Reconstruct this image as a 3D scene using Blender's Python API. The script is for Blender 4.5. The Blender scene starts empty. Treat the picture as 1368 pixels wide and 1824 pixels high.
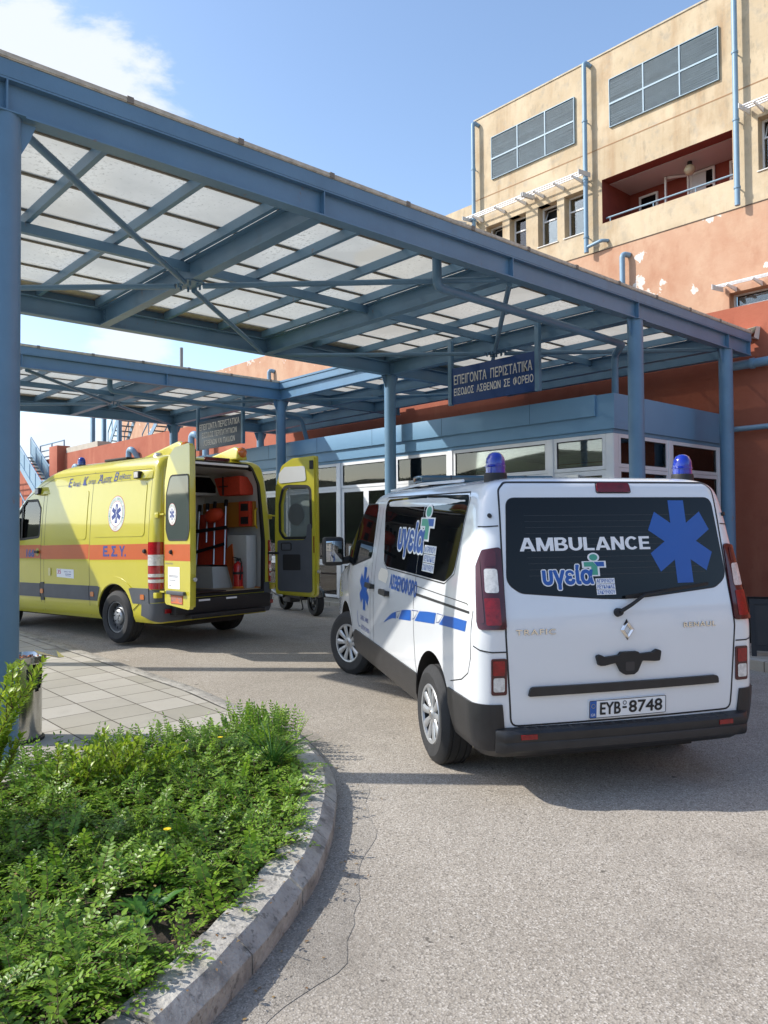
import bpy, bmesh, math, random
from mathutils import Vector, Matrix, noise
from mathutils.geometry import tessellate_polygon
random.seed(7)
S = bpy.context.scene
COL = S.collection
# ---------------------------------------------------------------- camera
H = 1.6
YAW, PITCH, ROLL = math.radians(-48.306), math.radians(1.419), math.radians(-0.420)
def cam_axes():
    cy, sy = math.cos(YAW), math.sin(YAW); cp, sp = math.cos(PITCH), math.sin(PITCH)
    f = Vector((sy*cp, cy*cp, sp)); r = Vector((cy, -sy, 0)); u = r.cross(f)
    cr, sr = math.cos(ROLL), math.sin(ROLL)
    return cr*r + sr*u, -sr*r + cr*u, f
CR, CU, CF = cam_axes()
cam = bpy.data.cameras.new('camera'); camo = bpy.data.objects.new('camera', cam); COL.objects.link(camo)
M = Matrix((CR, CU, -CF)).transposed().to_4x4(); M.translation = (0, 0, H); camo.matrix_world = M
cam.sensor_fit = 'HORIZONTAL'; cam.sensor_width = 36; cam.lens = 36*1402.4/1368; cam.clip_start = .05; cam.clip_end = 3000
S.camera = camo
# ---------------------------------------------------------------- light
SUN_EL = math.radians(38)
sd = Vector((.707*math.cos(SUN_EL), .707*math.cos(SUN_EL), -math.sin(SUN_EL)))
sl = bpy.data.lights.new('sun', 'SUN'); sl.energy = 3.0; sl.angle = math.radians(.55); sl.color = (1, .95, .87)
so = bpy.data.objects.new('sun', sl); COL.objects.link(so); so.rotation_euler = sd.to_track_quat('-Z', 'Y').to_euler()
W = bpy.data.worlds.new('World'); S.world = W; W.use_nodes = True
nt = W.node_tree; nt.nodes.clear()
wo = nt.nodes.new('ShaderNodeOutputWorld'); bg = nt.nodes.new('ShaderNodeBackground')
sky = nt.nodes.new('ShaderNodeTexSky'); sky.sky_type = 'NISHITA'; sky.sun_disc = False
sky.sun_elevation = SUN_EL; sky.sun_rotation = math.radians(225); sky.air_density = 1.0; sky.dust_density = .8; sky.ozone_density = 1.3
bg.inputs[1].default_value = .15
tc = nt.nodes.new('ShaderNodeTexCoord'); mp = nt.nodes.new('ShaderNodeMapping'); mp.inputs['Scale'].default_value = (1, 1, 2.2); mp.inputs['Location'].default_value = (.35, .1, .05)
n1 = nt.nodes.new('ShaderNodeTexNoise'); n1.inputs['Scale'].default_value = 4.2; n1.inputs['Detail'].default_value = 9; n1.inputs['Roughness'].default_value = .62
n1.inputs['Distortion'].default_value = .25
nt.links.new(tc.outputs['Generated'], mp.inputs[0]); nt.links.new(mp.outputs[0], n1.inputs['Vector'])
def blob(dirv, r0, r1):            # a cloud bank round a direction in the sky
    d = nt.nodes.new('ShaderNodeVectorMath'); d.operation = 'DISTANCE'; d.inputs[1].default_value = Vector(dirv).normalized()
    nt.links.new(tc.outputs['Generated'], d.inputs[0])
    m = nt.nodes.new('ShaderNodeMapRange'); m.inputs[1].default_value = r0; m.inputs[2].default_value = r1; m.inputs[3].default_value = 1; m.inputs[4].default_value = 0
    nt.links.new(d.outputs['Value'], m.inputs[0]); return m
def pxdir(x, y): return (CF + CR*(x-684)/1402.4 - CU*(y-912)/1402.4).normalized()
bl = [blob(pxdir(0, 150), .0, .235), blob(pxdir(90, 790), .0, .13), blob(pxdir(230, 640), 0, .09)]
mx = bl[0]
for b in bl[1:]:
    q = nt.nodes.new('ShaderNodeMath'); q.operation = 'MAXIMUM'; nt.links.new(mx.outputs[0], q.inputs[0]); nt.links.new(b.outputs[0], q.inputs[1]); mx = q
ad = nt.nodes.new('ShaderNodeMath'); ad.operation = 'MULTIPLY_ADD'; ad.inputs[1].default_value = .50; nt.links.new(mx.outputs[0], ad.inputs[0]); nt.links.new(n1.outputs['Fac'], ad.inputs[2])
cr = nt.nodes.new('ShaderNodeMapRange'); cr.interpolation_type = 'SMOOTHSTEP'; cr.inputs[1].default_value = .70; cr.inputs[2].default_value = .86
nt.links.new(ad.outputs[0], cr.inputs[0])
mixc = nt.nodes.new('ShaderNodeMix'); mixc.data_type = 'RGBA'; mixc.inputs[7].default_value = (3.4, 3.6, 3.9, 1)
mh = nt.nodes.new('ShaderNodeMath'); mh.operation = 'MULTIPLY'; mh.inputs[1].default_value = .92; nt.links.new(cr.outputs[0], mh.inputs[0])
nt.links.new(mh.outputs[0], mixc.inputs[0]); nt.links.new(sky.outputs[0], mixc.inputs[6]); nt.links.new(mixc.outputs[2], bg.inputs[0]); nt.links.new(bg.outputs[0], wo.inputs[0])
S.view_settings.view_transform = 'Standard'; S.view_settings.look = 'None'; S.view_settings.exposure = 0.90; S.view_settings.gamma = 1; S.view_settings.use_curve_mapping = False
S.render.engine = 'CYCLES'
try:
    S.cycles.use_denoising = True; S.cycles.max_bounces = 8; S.cycles.transparent_max_bounces = 12; S.cycles.sample_clamp_indirect = 8
    S.cycles.caustics_reflective = False; S.cycles.caustics_refractive = False
except Exception: pass
# ---------------------------------------------------------------- materials
MATS = {}
def lk(t, a, b): t.links.new(a, b)
def mat(name, col, rough=.6, metal=0, coat=0, var=0, vscale=3, bump=0, bscale=40, col2=None, stains=None, emit=None, trans=0, spec=None, alpha=1, stretch=None):
    if name in MATS: return MATS[name]
    m = bpy.data.materials.new(name); m.use_nodes = True; t = m.node_tree; b = t.nodes['Principled BSDF']
    b.inputs['Base Color'].default_value = (*col, 1); b.inputs['Roughness'].default_value = rough; b.inputs['Metallic'].default_value = metal
    b.inputs['Coat Weight'].default_value = coat; b.inputs['Coat Roughness'].default_value = .05
    if spec is not None: b.inputs['Specular IOR Level'].default_value = spec
    if trans: b.inputs['Transmission Weight'].default_value = trans
    if alpha < 1: b.inputs['Alpha'].default_value = alpha
    if emit: b.inputs['Emission Color'].default_value = (*emit[0], 1); b.inputs['Emission Strength'].default_value = emit[1]
    tcn = t.nodes.new('ShaderNodeTexCoord'); src = tcn.outputs['Object']
    if stretch:
        mpn = t.nodes.new('ShaderNodeMapping'); mpn.inputs['Scale'].default_value = stretch; lk(t, src, mpn.inputs[0]); src = mpn.outputs[0]
    if var or col2:
        n = t.nodes.new('ShaderNodeTexNoise'); n.inputs['Scale'].default_value = vscale; n.inputs['Detail'].default_value = 8; n.inputs['Roughness'].default_value = .65; lk(t, src, n.inputs['Vector'])
        r = t.nodes.new('ShaderNodeMapRange'); r.inputs[1].default_value = .32; r.inputs[2].default_value = .68; lk(t, n.outputs['Fac'], r.inputs[0])
        mx = t.nodes.new('ShaderNodeMix'); mx.data_type = 'RGBA'; lk(t, r.outputs[0], mx.inputs[0])
        c2 = col2 or tuple(min(1, c*(1+var)) for c in col); c1 = col if col2 else tuple(c*(1-var) for c in col)
        mx.inputs[6].default_value = (*c1, 1); mx.inputs[7].default_value = (*c2, 1); out = mx.outputs[2]
        for (sc, lo, hi, cc, amt, st) in (stains or []):
            mpp = t.nodes.new('ShaderNodeMapping'); mpp.inputs['Scale'].default_value = st; mpp.inputs['Location'].default_value = (sc*1.7, sc*.3, 2.1*sc); lk(t, tcn.outputs['Object'], mpp.inputs[0])
            nn = t.nodes.new('ShaderNodeTexNoise'); nn.inputs['Scale'].default_value = sc; nn.inputs['Detail'].default_value = 10; nn.inputs['Roughness'].default_value = .6; lk(t, mpp.outputs[0], nn.inputs['Vector'])
            rr = t.nodes.new('ShaderNodeMapRange'); rr.inputs[1].default_value = lo; rr.inputs[2].default_value = hi; rr.inputs[4].default_value = amt; lk(t, nn.outputs['Fac'], rr.inputs[0])
            m2 = t.nodes.new('ShaderNodeMix'); m2.data_type = 'RGBA'; lk(t, rr.outputs[0], m2.inputs[0]); lk(t, out, m2.inputs[6]); m2.inputs[7].default_value = (*cc, 1); out = m2.outputs[2]
        lk(t, out, b.inputs['Base Color'])
    if bump:
        n = t.nodes.new('ShaderNodeTexNoise'); n.inputs['Scale'].default_value = bscale; n.inputs['Detail'].default_value = 6; lk(t, src, n.inputs['Vector'])
        bn = t.nodes.new('ShaderNodeBump'); bn.inputs['Strength'].default_value = bump; bn.inputs['Distance'].default_value = .02; lk(t, n.outputs['Fac'], bn.inputs['Height']); lk(t, bn.outputs[0], b.inputs['Normal'])
    MATS[name] = m; return m
blue = mat('blue_steel_paint', (.110, .215, .325), .42, var=.10, vscale=1.6, bump=.05, bscale=60, stains=[(4, .60, .75, (.10, .14, .17), .45, (1, 1, .4)), (9, .66, .72, (.20, .10, .05), .5, (1, 1, .6)), (1.5, .5, .7, (.15, .25, .34), .35, (1, 1, .2))])
blue_pale = mat('blue_panel_paint', (.155, .305, .46), .5, var=.05, vscale=.8)
beige_edge = mat('sheet_edge_trim', (.50, .45, .36), .7, var=.25, vscale=14)
yplaster = mat('ochre_plaster', (.46, .355, .225), .9, var=0, col2=(.53, .43, .295), vscale=1.1, bump=.35, bscale=9,
    stains=[(1.3, .50, .68, (.33, .20, .10), .62, (1.4, 1, .18)), (2.6, .54, .66, (.34, .30, .24), .55, (1, 1, .8)), (7, .57, .64, (.30, .25, .18), .4, (1, 1, .35)), (.55, .46, .62, (.70, .58, .41), .5, (1, 1, .8))])
oplaster = mat('orange_plaster', (.46, .245, .15), .9, col2=(.55, .35, .235), vscale=.8, bump=.35, bscale=8,
    stains=[(.9, .48, .66, (.58, .40, .27), .6, (1, 1, .6)), (1.0, .625, .632, (.72, .68, .62), .95, (1, 1, 1.0)), (2.4, .52, .66, (.40, .19, .11), .45, (1, 1, .5)), (3, .6, .7, (.42, .2, .11), .4, (1, 1, .4))])
rplaster = mat('terracotta_plaster', (.33, .088, .048), .92, col2=(.39, .125, .072), vscale=.9, bump=.3, bscale=10,
    stains=[(1.2, .55, .72, (.52, .21, .12), .5, (1, 1, .25)), (5, .6, .7, (.25, .07, .04), .4, (1, 1, .5))])
dkred = mat('loggia_red_paint', (.22, .045, .03), .9, var=.1)
alu = mat('white_aluminium', (.72, .73, .74), .35, var=.03, vscale=5)
white_p = mat('white_paint', (.78, .80, .82), .5)
whitecar = mat('white_car_paint', (.73, .75, .77), .22, coat=.9, var=.015, vscale=2, stains=[(3, .55, .8, (.62, .6, .56), .18, (1, 1, .5))])
blackplas = mat('black_plastic', (.018, .018, .02), .45, var=.25, vscale=9, bump=.05, bscale=200)
greyplas = mat('grey_plastic', (.075, .082, .095), .5, var=.1, vscale=5)
seam = mat('panel_gap_black', (.015, .015, .017), .6)
tintglass = mat('dark_tinted_glass', (.006, .007, .008), .03, spec=.28)
yellow = mat('yellow_car_paint', (.50, .445, .032), .28, coat=.8, var=.03, vscale=2, stains=[(2.5, .56, .8, (.6, .52, .09), .25, (1, 1, .6))])
orange = mat('orange_reflective_band', (.46, .085, .010), .4, var=.05)
navy = mat('navy_vinyl', (.025, .05, .22), .45)
bluev = mat('blue_vinyl', (.012, .095, .38), .35, var=.04)
greenv = mat('green_vinyl', (.06, .34, .24), .4)
whitev = mat('white_vinyl', (.80, .81, .82), .4)
redlens = mat('red_lamp_lens', (.14, .003, .007), .2, coat=.2, var=.3, vscale=20)
darklens = mat('dark_red_lamp_housing', (.06, .004, .008), .12, coat=.25)
redbright = mat('bright_red_lens', (.24, .003, .006), .2, coat=.2, var=.35, vscale=30)
clearlens = mat('clear_lamp_lens', (.62, .60, .57), .1, coat=1, var=.25, vscale=35)
amber = mat('amber_lens', (.50, .12, .01), .15, coat=.8)
bluelens = mat('blue_beacon_lens', (.0, .018, .30), .16, coat=1, var=.2, vscale=25)
rubber = mat('tyre_rubber', (.022, .022, .023), .8, var=.2, vscale=12, bump=.1, bscale=60)
silver = mat('silver_wheel_paint', (.36, .37, .38), .34, metal=.5, var=.08, vscale=10)
steelgrey = mat('grey_steel_wheel', (.16, .165, .17), .45, metal=.4, var=.15)
chrome = mat('chrome', (.72, .70, .66), .14, metal=1)
stainless = mat('stainless_steel', (.46, .46, .44), .16, metal=1, var=.06, vscale=8)
signblue = mat('sign_blue', (.002, .04, .17), .6, var=.15, vscale=2.5)
signgrey = mat('sign_greyblue', (.028, .055, .10), .4, var=.1)
lettering = mat('sign_lettering', (.66, .66, .64), .5)
intwhite = mat('interior_white_panel', (.50, .50, .48), .5, var=.04)
beigefloor = mat('vehicle_floor_vinyl', (.42, .33, .21), .6, var=.1)
redfab = mat('red_nylon', (.55, .045, .015), .7, var=.12, vscale=20)
orangefab = mat('orange_board_plastic', (.62, .20, .02), .5, var=.1)
extred = mat('red_enamel', (.50, .012, .012), .25, coat=.6)
bluefab = mat('blue_seat_vinyl', (.02, .05, .14), .6)
black = mat('matt_black', (.012, .012, .013), .6)
sil = mat('brushed_aluminium', (.55, .55, .55), .35, metal=.9)
shadeglass = mat('frosted_white_plate', (.62, .62, .60), .35)
plastwhite = mat('off_white_sheet', (.7, .7, .68), .6)
concrete = mat('kerb_concrete', (.34, .315, .275), .95, var=0, col2=(.50, .47, .41), vscale=5, bump=.45, bscale=45,
    stains=[(6, .50, .66, (.14, .13, .115), .7, (1, 1, 1)), (22, .58, .64, (.09, .085, .07), .6, (1, 1, 1)), (60, .56, .7, (.16, .15, .14), .6, (1, 1, 1))])
soil = mat('dark_soil', (.035, .026, .018), 1, var=.4, vscale=8, bump=1, bscale=30)
def leafmat(name, c, c2, tr=.35):
    m = bpy.data.materials.new(name); m.use_nodes = True; t = m.node_tree; b = t.nodes['Principled BSDF']; o = t.nodes['Material Output']
    g = t.nodes.new('ShaderNodeNewGeometry'); mx = t.nodes.new('ShaderNodeMix'); mx.data_type = 'RGBA'
    lk(t, g.outputs['Random Per Island'], mx.inputs[0]); mx.inputs[6].default_value = (*c, 1); mx.inputs[7].default_value = (*c2, 1)
    lk(t, mx.outputs[2], b.inputs['Base Color']); b.inputs['Roughness'].default_value = .38
    tr_ = t.nodes.new('ShaderNodeBsdfTranslucent'); lk(t, mx.outputs[2], tr_.inputs[0]); ms = t.nodes.new('ShaderNodeMixShader'); ms.inputs[0].default_value = tr
    lk(t, b.outputs[0], ms.inputs[1]); lk(t, tr_.outputs[0], ms.inputs[2]); lk(t, ms.outputs[0], o.inputs[0]); return m
leafA = leafmat('groundcover_leaf', (.085, .20, .018), (.30, .47, .05), .42)
leafB = leafmat('shrub_leaf', (.18, .32, .02), (.40, .50, .05), .45)
leafW = leafmat('weed_leaf', (.05, .17, .03), (.10, .25, .04))
stemm = mat('twig_bark', (.14, .10, .05), .9)
def glassmat(name, tint=(.75, .82, .80), refl=.10, a=.9):
    m = bpy.data.materials.new(name); m.use_nodes = True; t = m.node_tree; t.nodes.clear(); o = t.nodes.new('ShaderNodeOutputMaterial')
    tr = t.nodes.new('ShaderNodeBsdfTransparent'); tr.inputs[0].default_value = (*tint, 1); gl = t.nodes.new('ShaderNodeBsdfGlossy'); gl.inputs['Roughness'].default_value = .02
    fr = t.nodes.new('ShaderNodeFresnel'); fr.inputs[0].default_value = 1.5; ad = t.nodes.new('ShaderNodeMath'); ad.operation = 'ADD'; ad.use_clamp = True; ad.inputs[1].default_value = refl
    lk(t, fr.outputs[0], ad.inputs[0]); ms = t.nodes.new('ShaderNodeMixShader'); lk(t, ad.outputs[0], ms.inputs[0]); lk(t, tr.outputs[0], ms.inputs[1]); lk(t, gl.outputs[0], ms.inputs[2]); lk(t, ms.outputs[0], o.inputs[0]); return m
glass = glassmat('window_glass', (.86, .90, .87), .05)
vglass = glassmat('van_door_glass', (.50, .56, .55), .06)
def sheetmat():
    m = bpy.data.materials.new('translucent_roof_sheet'); m.use_nodes = True; t = m.node_tree; t.nodes.clear(); o = t.nodes.new('ShaderNodeOutputMaterial')
    tcn = t.nodes.new('ShaderNodeTexCoord')
    n = t.nodes.new('ShaderNodeTexNoise'); n.inputs['Scale'].default_value = 1.3; n.inputs['Detail'].default_value = 5; lk(t, tcn.outputs['Object'], n.inputs['Vector'])
    r = t.nodes.new('ShaderNodeMapRange'); r.inputs[1].default_value = .35; r.inputs[2].default_value = .65; lk(t, n.outputs['Fac'], r.inputs[0])
    mx = t.nodes.new('ShaderNodeMix'); mx.data_type = 'RGBA'; lk(t, r.outputs[0], mx.inputs[0]); mx.inputs[6].default_value = (.47, .463, .41, 1); mx.inputs[7].default_value = (.60, .593, .53, 1)
    n2 = t.nodes.new('ShaderNodeTexNoise'); n2.inputs['Scale'].default_value = 22; n2.inputs['Detail'].default_value = 9; n2.inputs['Roughness'].default_value = .75; lk(t, tcn.outputs['Object'], n2.inputs['Vector'])
    ml = t.nodes.new('ShaderNodeMath'); ml.operation = 'MULTIPLY_ADD'; ml.inputs[1].default_value = .35; lk(t, n.outputs['Fac'], ml.inputs[0]); lk(t, n2.outputs['Fac'], ml.inputs[2])
    r2 = t.nodes.new('ShaderNodeMapRange'); r2.inputs[1].default_value = .735; r2.inputs[2].default_value = .84; r2.inputs[4].default_value = .75; lk(t, ml.outputs[0], r2.inputs[0])
    m2 = t.nodes.new('ShaderNodeMix'); m2.data_type = 'RGBA'; lk(t, r2.outputs[0], m2.inputs[0]); lk(t, mx.outputs[2], m2.inputs[6]); m2.inputs[7].default_value = (.22, .21, .17, 1)
    d = t.nodes.new('ShaderNodeBsdfDiffuse'); tl = t.nodes.new('ShaderNodeBsdfTranslucent'); lk(t, m2.outputs[2], d.inputs[0]); lk(t, m2.outputs[2], tl.inputs[0])
    ms = t.nodes.new('ShaderNodeMixShader'); ms.inputs[0].default_value = .55; lk(t, d.outputs[0], ms.inputs[1]); lk(t, tl.outputs[0], ms.inputs[2]); tp = t.nodes.new('ShaderNodeBsdfTransparent'); tp.inputs[0].default_value = (1, .98, .94, 1); ms2 = t.nodes.new('ShaderNodeMixShader'); ms2.inputs[0].default_value = .06; lk(t, ms.outputs[0], ms2.inputs[1]); lk(t, tp.outputs[0], ms2.inputs[2]); lk(t, ms2.outputs[0], o.inputs[0]); return m
sheet = sheetmat()
def groundmat(name, c1, c2, cstone, bscale=1.0, tiles=None):
    m = bpy.data.materials.new(name); m.use_nodes = True; t = m.node_tree; b = t.nodes['Principled BSDF']; b.inputs['Roughness'].default_value = .9; b.inputs['Specular IOR Level'].default_value = .25
    tcn = t.nodes.new('ShaderNodeTexCoord'); src = tcn.outputs['Object']
    def N(sc, det=6, rough=.6):
        n = t.nodes.new('ShaderNodeTexNoise'); n.inputs['Scale'].default_value = sc; n.inputs['Detail'].default_value = det; n.inputs['Roughness'].default_value = rough; lk(t, src, n.inputs['Vector']); return n
    def R(s, a, bb, lo=0, hi=1):
        r = t.nodes.new('ShaderNodeMapRange'); r.inputs[1].default_value = a; r.inputs[2].default_value = bb; r.inputs[3].default_value = lo; r.inputs[4].default_value = hi; lk(t, s, r.inputs[0]); return r.outputs[0]
    def MX(f, a, c):
        x = t.nodes.new('ShaderNodeMix'); x.data_type = 'RGBA'; lk(t, f, x.inputs[0])
        for i, v in ((6, a), (7, c)):
            if isinstance(v, tuple): x.inputs[i].default_value = (*v, 1)
            else: lk(t, v, x.inputs[i])
        return x.outputs[2]
    out = MX(R(N(.55, 7).outputs['Fac'], .3, .7), c1, c2)
    if not tiles:
        v = t.nodes.new('ShaderNodeTexVoronoi'); v.inputs['Scale'].default_value = 125*bscale; lk(t, src, v.inputs['Vector'])
        sep = t.nodes.new('ShaderNodeSeparateColor'); lk(t, v.outputs['Color'], sep.inputs[0])
        out = MX(R(sep.outputs[0], .62, 1.0, 0, .75), out, cstone)
        out = MX(R(sep.outputs[1], .66, 1.0, 0, .75), out, tuple(c*.42 for c in c1))
        out = MX(R(v.outputs['Distance'], .40, .85, 0, .5), out, tuple(c*.5 for c in c1))
        out = MX(R(N(1.7, 8, .7).outputs['Fac'], .56, .74, 0, .35), out, tuple(c*.55 for c in c1))
        out = MX(R(N(6, 3).outputs['Fac'], .70, .74, 0, .6), out, tuple(c*.35 for c in c1))
        # cracks
        cn = t.nodes.new('ShaderNodeTexVoronoi'); cn.feature = 'DISTANCE_TO_EDGE'; cn.inputs['Scale'].default_value = .33
        dn = N(1.8, 5); va = t.nodes.new('ShaderNodeVectorMath'); va.operation = 'MULTIPLY_ADD'; va.inputs[1].default_value = (.9, .9, .9); lk(t, dn.outputs['Color'], va.inputs[0]); lk(t, src, va.inputs[2]); lk(t, va.outputs[0], cn.inputs['Vector'])
        out = MX(R(N(.9, 9, .72).outputs['Fac'], .54, .68, 0, .42), out, tuple(c*.5 for c in c1))
        out = MX(R(N(.37, 4, .5).outputs['Fac'], .50, .60, 0, .22), out, tuple(c*.6 for c in c1))
        out = MX(R(N(2.9, 9, .75).outputs['Fac'], .665, .69, 0, .6), out, (.58, .56, .52))
        out = MX(R(N(11, 2).outputs['Fac'], .735, .76, 0, .75), out, tuple(c*.22 for c in c1))
        bn = t.nodes.new('ShaderNodeBump'); bn.inputs['Strength'].default_value = .4; bn.inputs['Distance'].default_value = .004; lk(t, v.outputs['Distance'], bn.inputs['Height'])
        b2 = t.nodes.new('ShaderNodeBump'); b2.inputs['Strength'].default_value = .4; b2.inputs['Distance'].default_value = .01; lk(t, N(14, 6).outputs['Fac'], b2.inputs['Height']); lk(t, bn.outputs[0], b2.inputs['Normal']); lk(t, b2.outputs[0], b.inputs['Normal'])
    else:
        br = t.nodes.new('ShaderNodeTexBrick'); br.offset = 0; br.inputs['Scale'].default_value = 1; br.inputs['Brick Width'].default_value = tiles; br.inputs['Row Height'].default_value = tiles
        br.inputs['Mortar Size'].default_value = .006; br.inputs['Color1'].default_value = (1, 1, 1, 1); br.inputs['Color2'].default_value = (.60, .60, .54, 1); br.inputs['Mortar'].default_value = (.22, .2, .18, 1); br.inputs['Bias'].default_value = -.3
        mp2 = t.nodes.new('ShaderNodeMapping'); mp2.inputs['Location'].default_value = (.12, .08, 0); lk(t, src, mp2.inputs[0]); lk(t, mp2.outputs[0], br.inputs['Vector'])
        mm = t.nodes.new('ShaderNodeMix'); mm.data_type = 'RGBA'; mm.blend_type = 'MULTIPLY'; mm.inputs[0].default_value = 1; lk(t, out, mm.inputs[6]); lk(t, br.outputs['Color'], mm.inputs[7])
        out = MX(R(N(2.2, 8, .7).outputs['Fac'], .52, .72, 0, .4), mm.outputs[2], tuple(c*.6 for c in c1))
        out = MX(R(N(40, 4).outputs['Fac'], .6, .8, 0, .35), out, tuple(c*.5 for c in c1))
        bn = t.nodes.new('ShaderNodeBump'); bn.inputs['Strength'].default_value = .5; bn.inputs['Distance'].default_value = .005; lk(t, br.outputs['Fac'], bn.inputs['Height']); bn.invert = True; lk(t, bn.outputs[0], b.inputs['Normal'])
    lk(t, out, b.inputs['Base Color']); return m
asphalt = groundmat('worn_asphalt', (.335, .295, .243), (.43, .385, .325), (.63, .58, .51))
gutterm = groundmat('gutter_cement', (.285, .255, .215), (.40, .36, .305), (.56, .52, .46), 1.2)
paving = groundmat('cement_paving', (.36, .335, .285), (.46, .43, .37), (.4, .4, .4), tiles=.385)
# ---------------------------------------------------------------- helpers
def sharp(me, ang):
    me.polygons.foreach_set('use_smooth', [True]*len(me.polygons))
    try: me.set_sharp_from_angle(angle=math.radians(ang))
    except Exception: pass
def obj(name, me, parent=None, mats=None):
    o = bpy.data.objects.new(name, me)
    if mats:
        for m in (mats if isinstance(mats, (list, tuple)) else [mats]): me.materials.append(m)
    COL.objects.link(o)
    if parent is not None: o.parent = parent
    return o
def tag(o, label=None, cat=None, group=None, kind=None):
    if label: o['label'] = label
    if cat: o['category'] = cat
    if group: o['group'] = group
    if kind: o['kind'] = kind
    return o
def empty(name, loc=(0, 0, 0), rz=0, mw=None):
    o = bpy.data.objects.new(name, None); COL.objects.link(o); o.empty_display_size = .2
    if mw is not None: o.matrix_world = mw
    else: o.location = loc; o.rotation_euler = (0, 0, rz)
    return o
def copy_tree(o, parent=None):
    c = o.copy(); COL.objects.link(c)
    if parent is not None: c.parent = parent
    for ch in list(o.children): copy_tree(ch, c)
    return c
def frame(p0, p1, up=(0, 0, 1)):
    p0 = Vector(p0); p1 = Vector(p1); d = (p1-p0).normalized(); u = Vector(up)
    if abs(d.dot(u)) > .99: u = Vector((1, 0, 0))
    a = u.cross(d).normalized(); b = d.cross(a)
    return p0, p1, a, b
class MB:
    def __init__(s): s.v = []; s.f = []; s.m = []; s.mi = 0
    def add(s, vs, fs):
        n = len(s.v); s.v += [tuple(v) for v in vs]; s.f += [tuple(i+n for i in f) for f in fs]; s.m += [s.mi]*len(fs); return s
    def box(s, x0, x1, y0, y1, z0, z1):
        vs = [(x, y, z) for z in (z0, z1) for y in (y0, y1) for x in (x0, x1)]
        return s.add(vs, [(0, 2, 3, 1), (4, 5, 7, 6), (0, 1, 5, 4), (2, 6, 7, 3), (0, 4, 6, 2), (1, 3, 7, 5)])
    def prism(s, poly, p0, p1, up=(0, 0, 1)):     # 2D poly (a,b) swept p0->p1
        p0, p1, a, b = frame(p0, p1, up); n = len(poly)
        vs = [p0+a*x+b*y for x, y in poly]+[p1+a*x+b*y for x, y in poly]
        return s.add(vs, [(i, (i+1) % n, (i+1) % n+n, i+n) for i in range(n)]+[tuple(range(n-1, -1, -1)), tuple(range(n, 2*n))])
    def bar(s, p0, p1, w, h, up=(0, 0, 1)): return s.prism([(-w/2, -h/2), (w/2, -h/2), (w/2, h/2), (-w/2, h/2)], p0, p1, up)
    def cyl(s, p0, p1, r, n=14, r1=None):
        p0, p1, a, b = frame(p0, p1); r1 = r if r1 is None else r1
        vs = [p0+(a*math.cos(t)+b*math.sin(t))*r for t in [2*math.pi*i/n for i in range(n)]]+[p1+(a*math.cos(t)+b*math.sin(t))*r1 for t in [2*math.pi*i/n for i in range(n)]]
        return s.add(vs, [(i, (i+1) % n, (i+1) % n+n, i+n) for i in range(n)]+[tuple(range(n-1, -1, -1)), tuple(range(n, 2*n))])
    def tube(s, pts, r, n=10):
        pts = [Vector(p) for p in pts]; rings = []; prev = None
        rr = r if isinstance(r, (list, tuple)) else [r]*len(pts)
        for i, p in enumerate(pts):
            d = (pts[min(i+1, len(pts)-1)]-pts[max(i-1, 0)]).normalized()
            if prev is None: a = d.orthogonal().normalized()
            else: a = (prev-d*prev.dot(d)).normalized()
            prev = a; b = d.cross(a); rings.append([p+(a*math.cos(t)+b*math.sin(t))*rr[i] for t in [2*math.pi*k/n for k in range(n)]])
        vs = [v for r_ in rings for v in r_]; fs = []
        for i in range(len(pts)-1):
            for k in range(n): fs.append((i*n+k, i*n+(k+1) % n, (i+1)*n+(k+1) % n, (i+1)*n+k))
        fs += [tuple(range(n-1, -1, -1)), tuple(range((len(pts)-1)*n, len(pts)*n))]
        return s.add(vs, fs)
    def lathe(s, prof, o=(0, 0, 0), ax=(0, 0, 1), n=32, closed=False):   # prof (r, h)
        o = Vector(o); ax = Vector(ax).normalized(); a = ax.orthogonal().normalized(); b = ax.cross(a)
        vs = []; m = len(prof)
        for i in range(n):
            t = 2*math.pi*i/n; d = a*math.cos(t)+b*math.sin(t)
            vs += [o+d*r+ax*h for r, h in prof]
        fs = []
        for i in range(n):
            for k in range(m-1 if not closed else m):
                k2 = (k+1) % m; fs.append((i*m+k, ((i+1) % n)*m+k, ((i+1) % n)*m+k2, i*m+k2))
        return s.add(vs, fs)
    def build(s, name, mats, parent=None, smooth=None, bevel=0, seg=2, doubles=False, label=None):
        me = bpy.data.meshes.new(name)
        if bevel or doubles:
            bm = bmesh.new(); vv = [bm.verts.new(v) for v in s.v]
            for f, mi in zip(s.f, s.m):
                try: ff = bm.faces.new([vv[i] for i in f]); ff.material_index = mi
                except Exception: pass
            if doubles: bmesh.ops.remove_doubles(bm, verts=bm.verts, dist=1e-5)
            bmesh.ops.recalc_face_normals(bm, faces=bm.faces)
            if bevel:
                es = [e for e in bm.edges if len(e.link_faces) == 2 and e.calc_face_angle(0) > .6]
                bmesh.ops.bevel(bm, geom=es, offset=bevel, segments=seg, profile=.6, affect='EDGES', clamp_overlap=True)
            bm.to_mesh(me); bm.free()
        else:
            me.from_pydata(s.v, [], s.f); me.polygons.foreach_set('material_index', s.m)
        if smooth or bevel: sharp(me, smooth or 40)
        o = obj(name, me, parent, mats)
        if label: o['label'] = label
        return o
def ipoly(h, w, tf, tw): return [(-w/2, 0), (w/2, 0), (w/2, tf), (tw/2, tf), (tw/2, h-tf), (w/2, h-tf), (w/2, h), (-w/2, h), (-w/2, h-tf), (-tw/2, h-tf), (-tw/2, tf), (-w/2, tf)]
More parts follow.
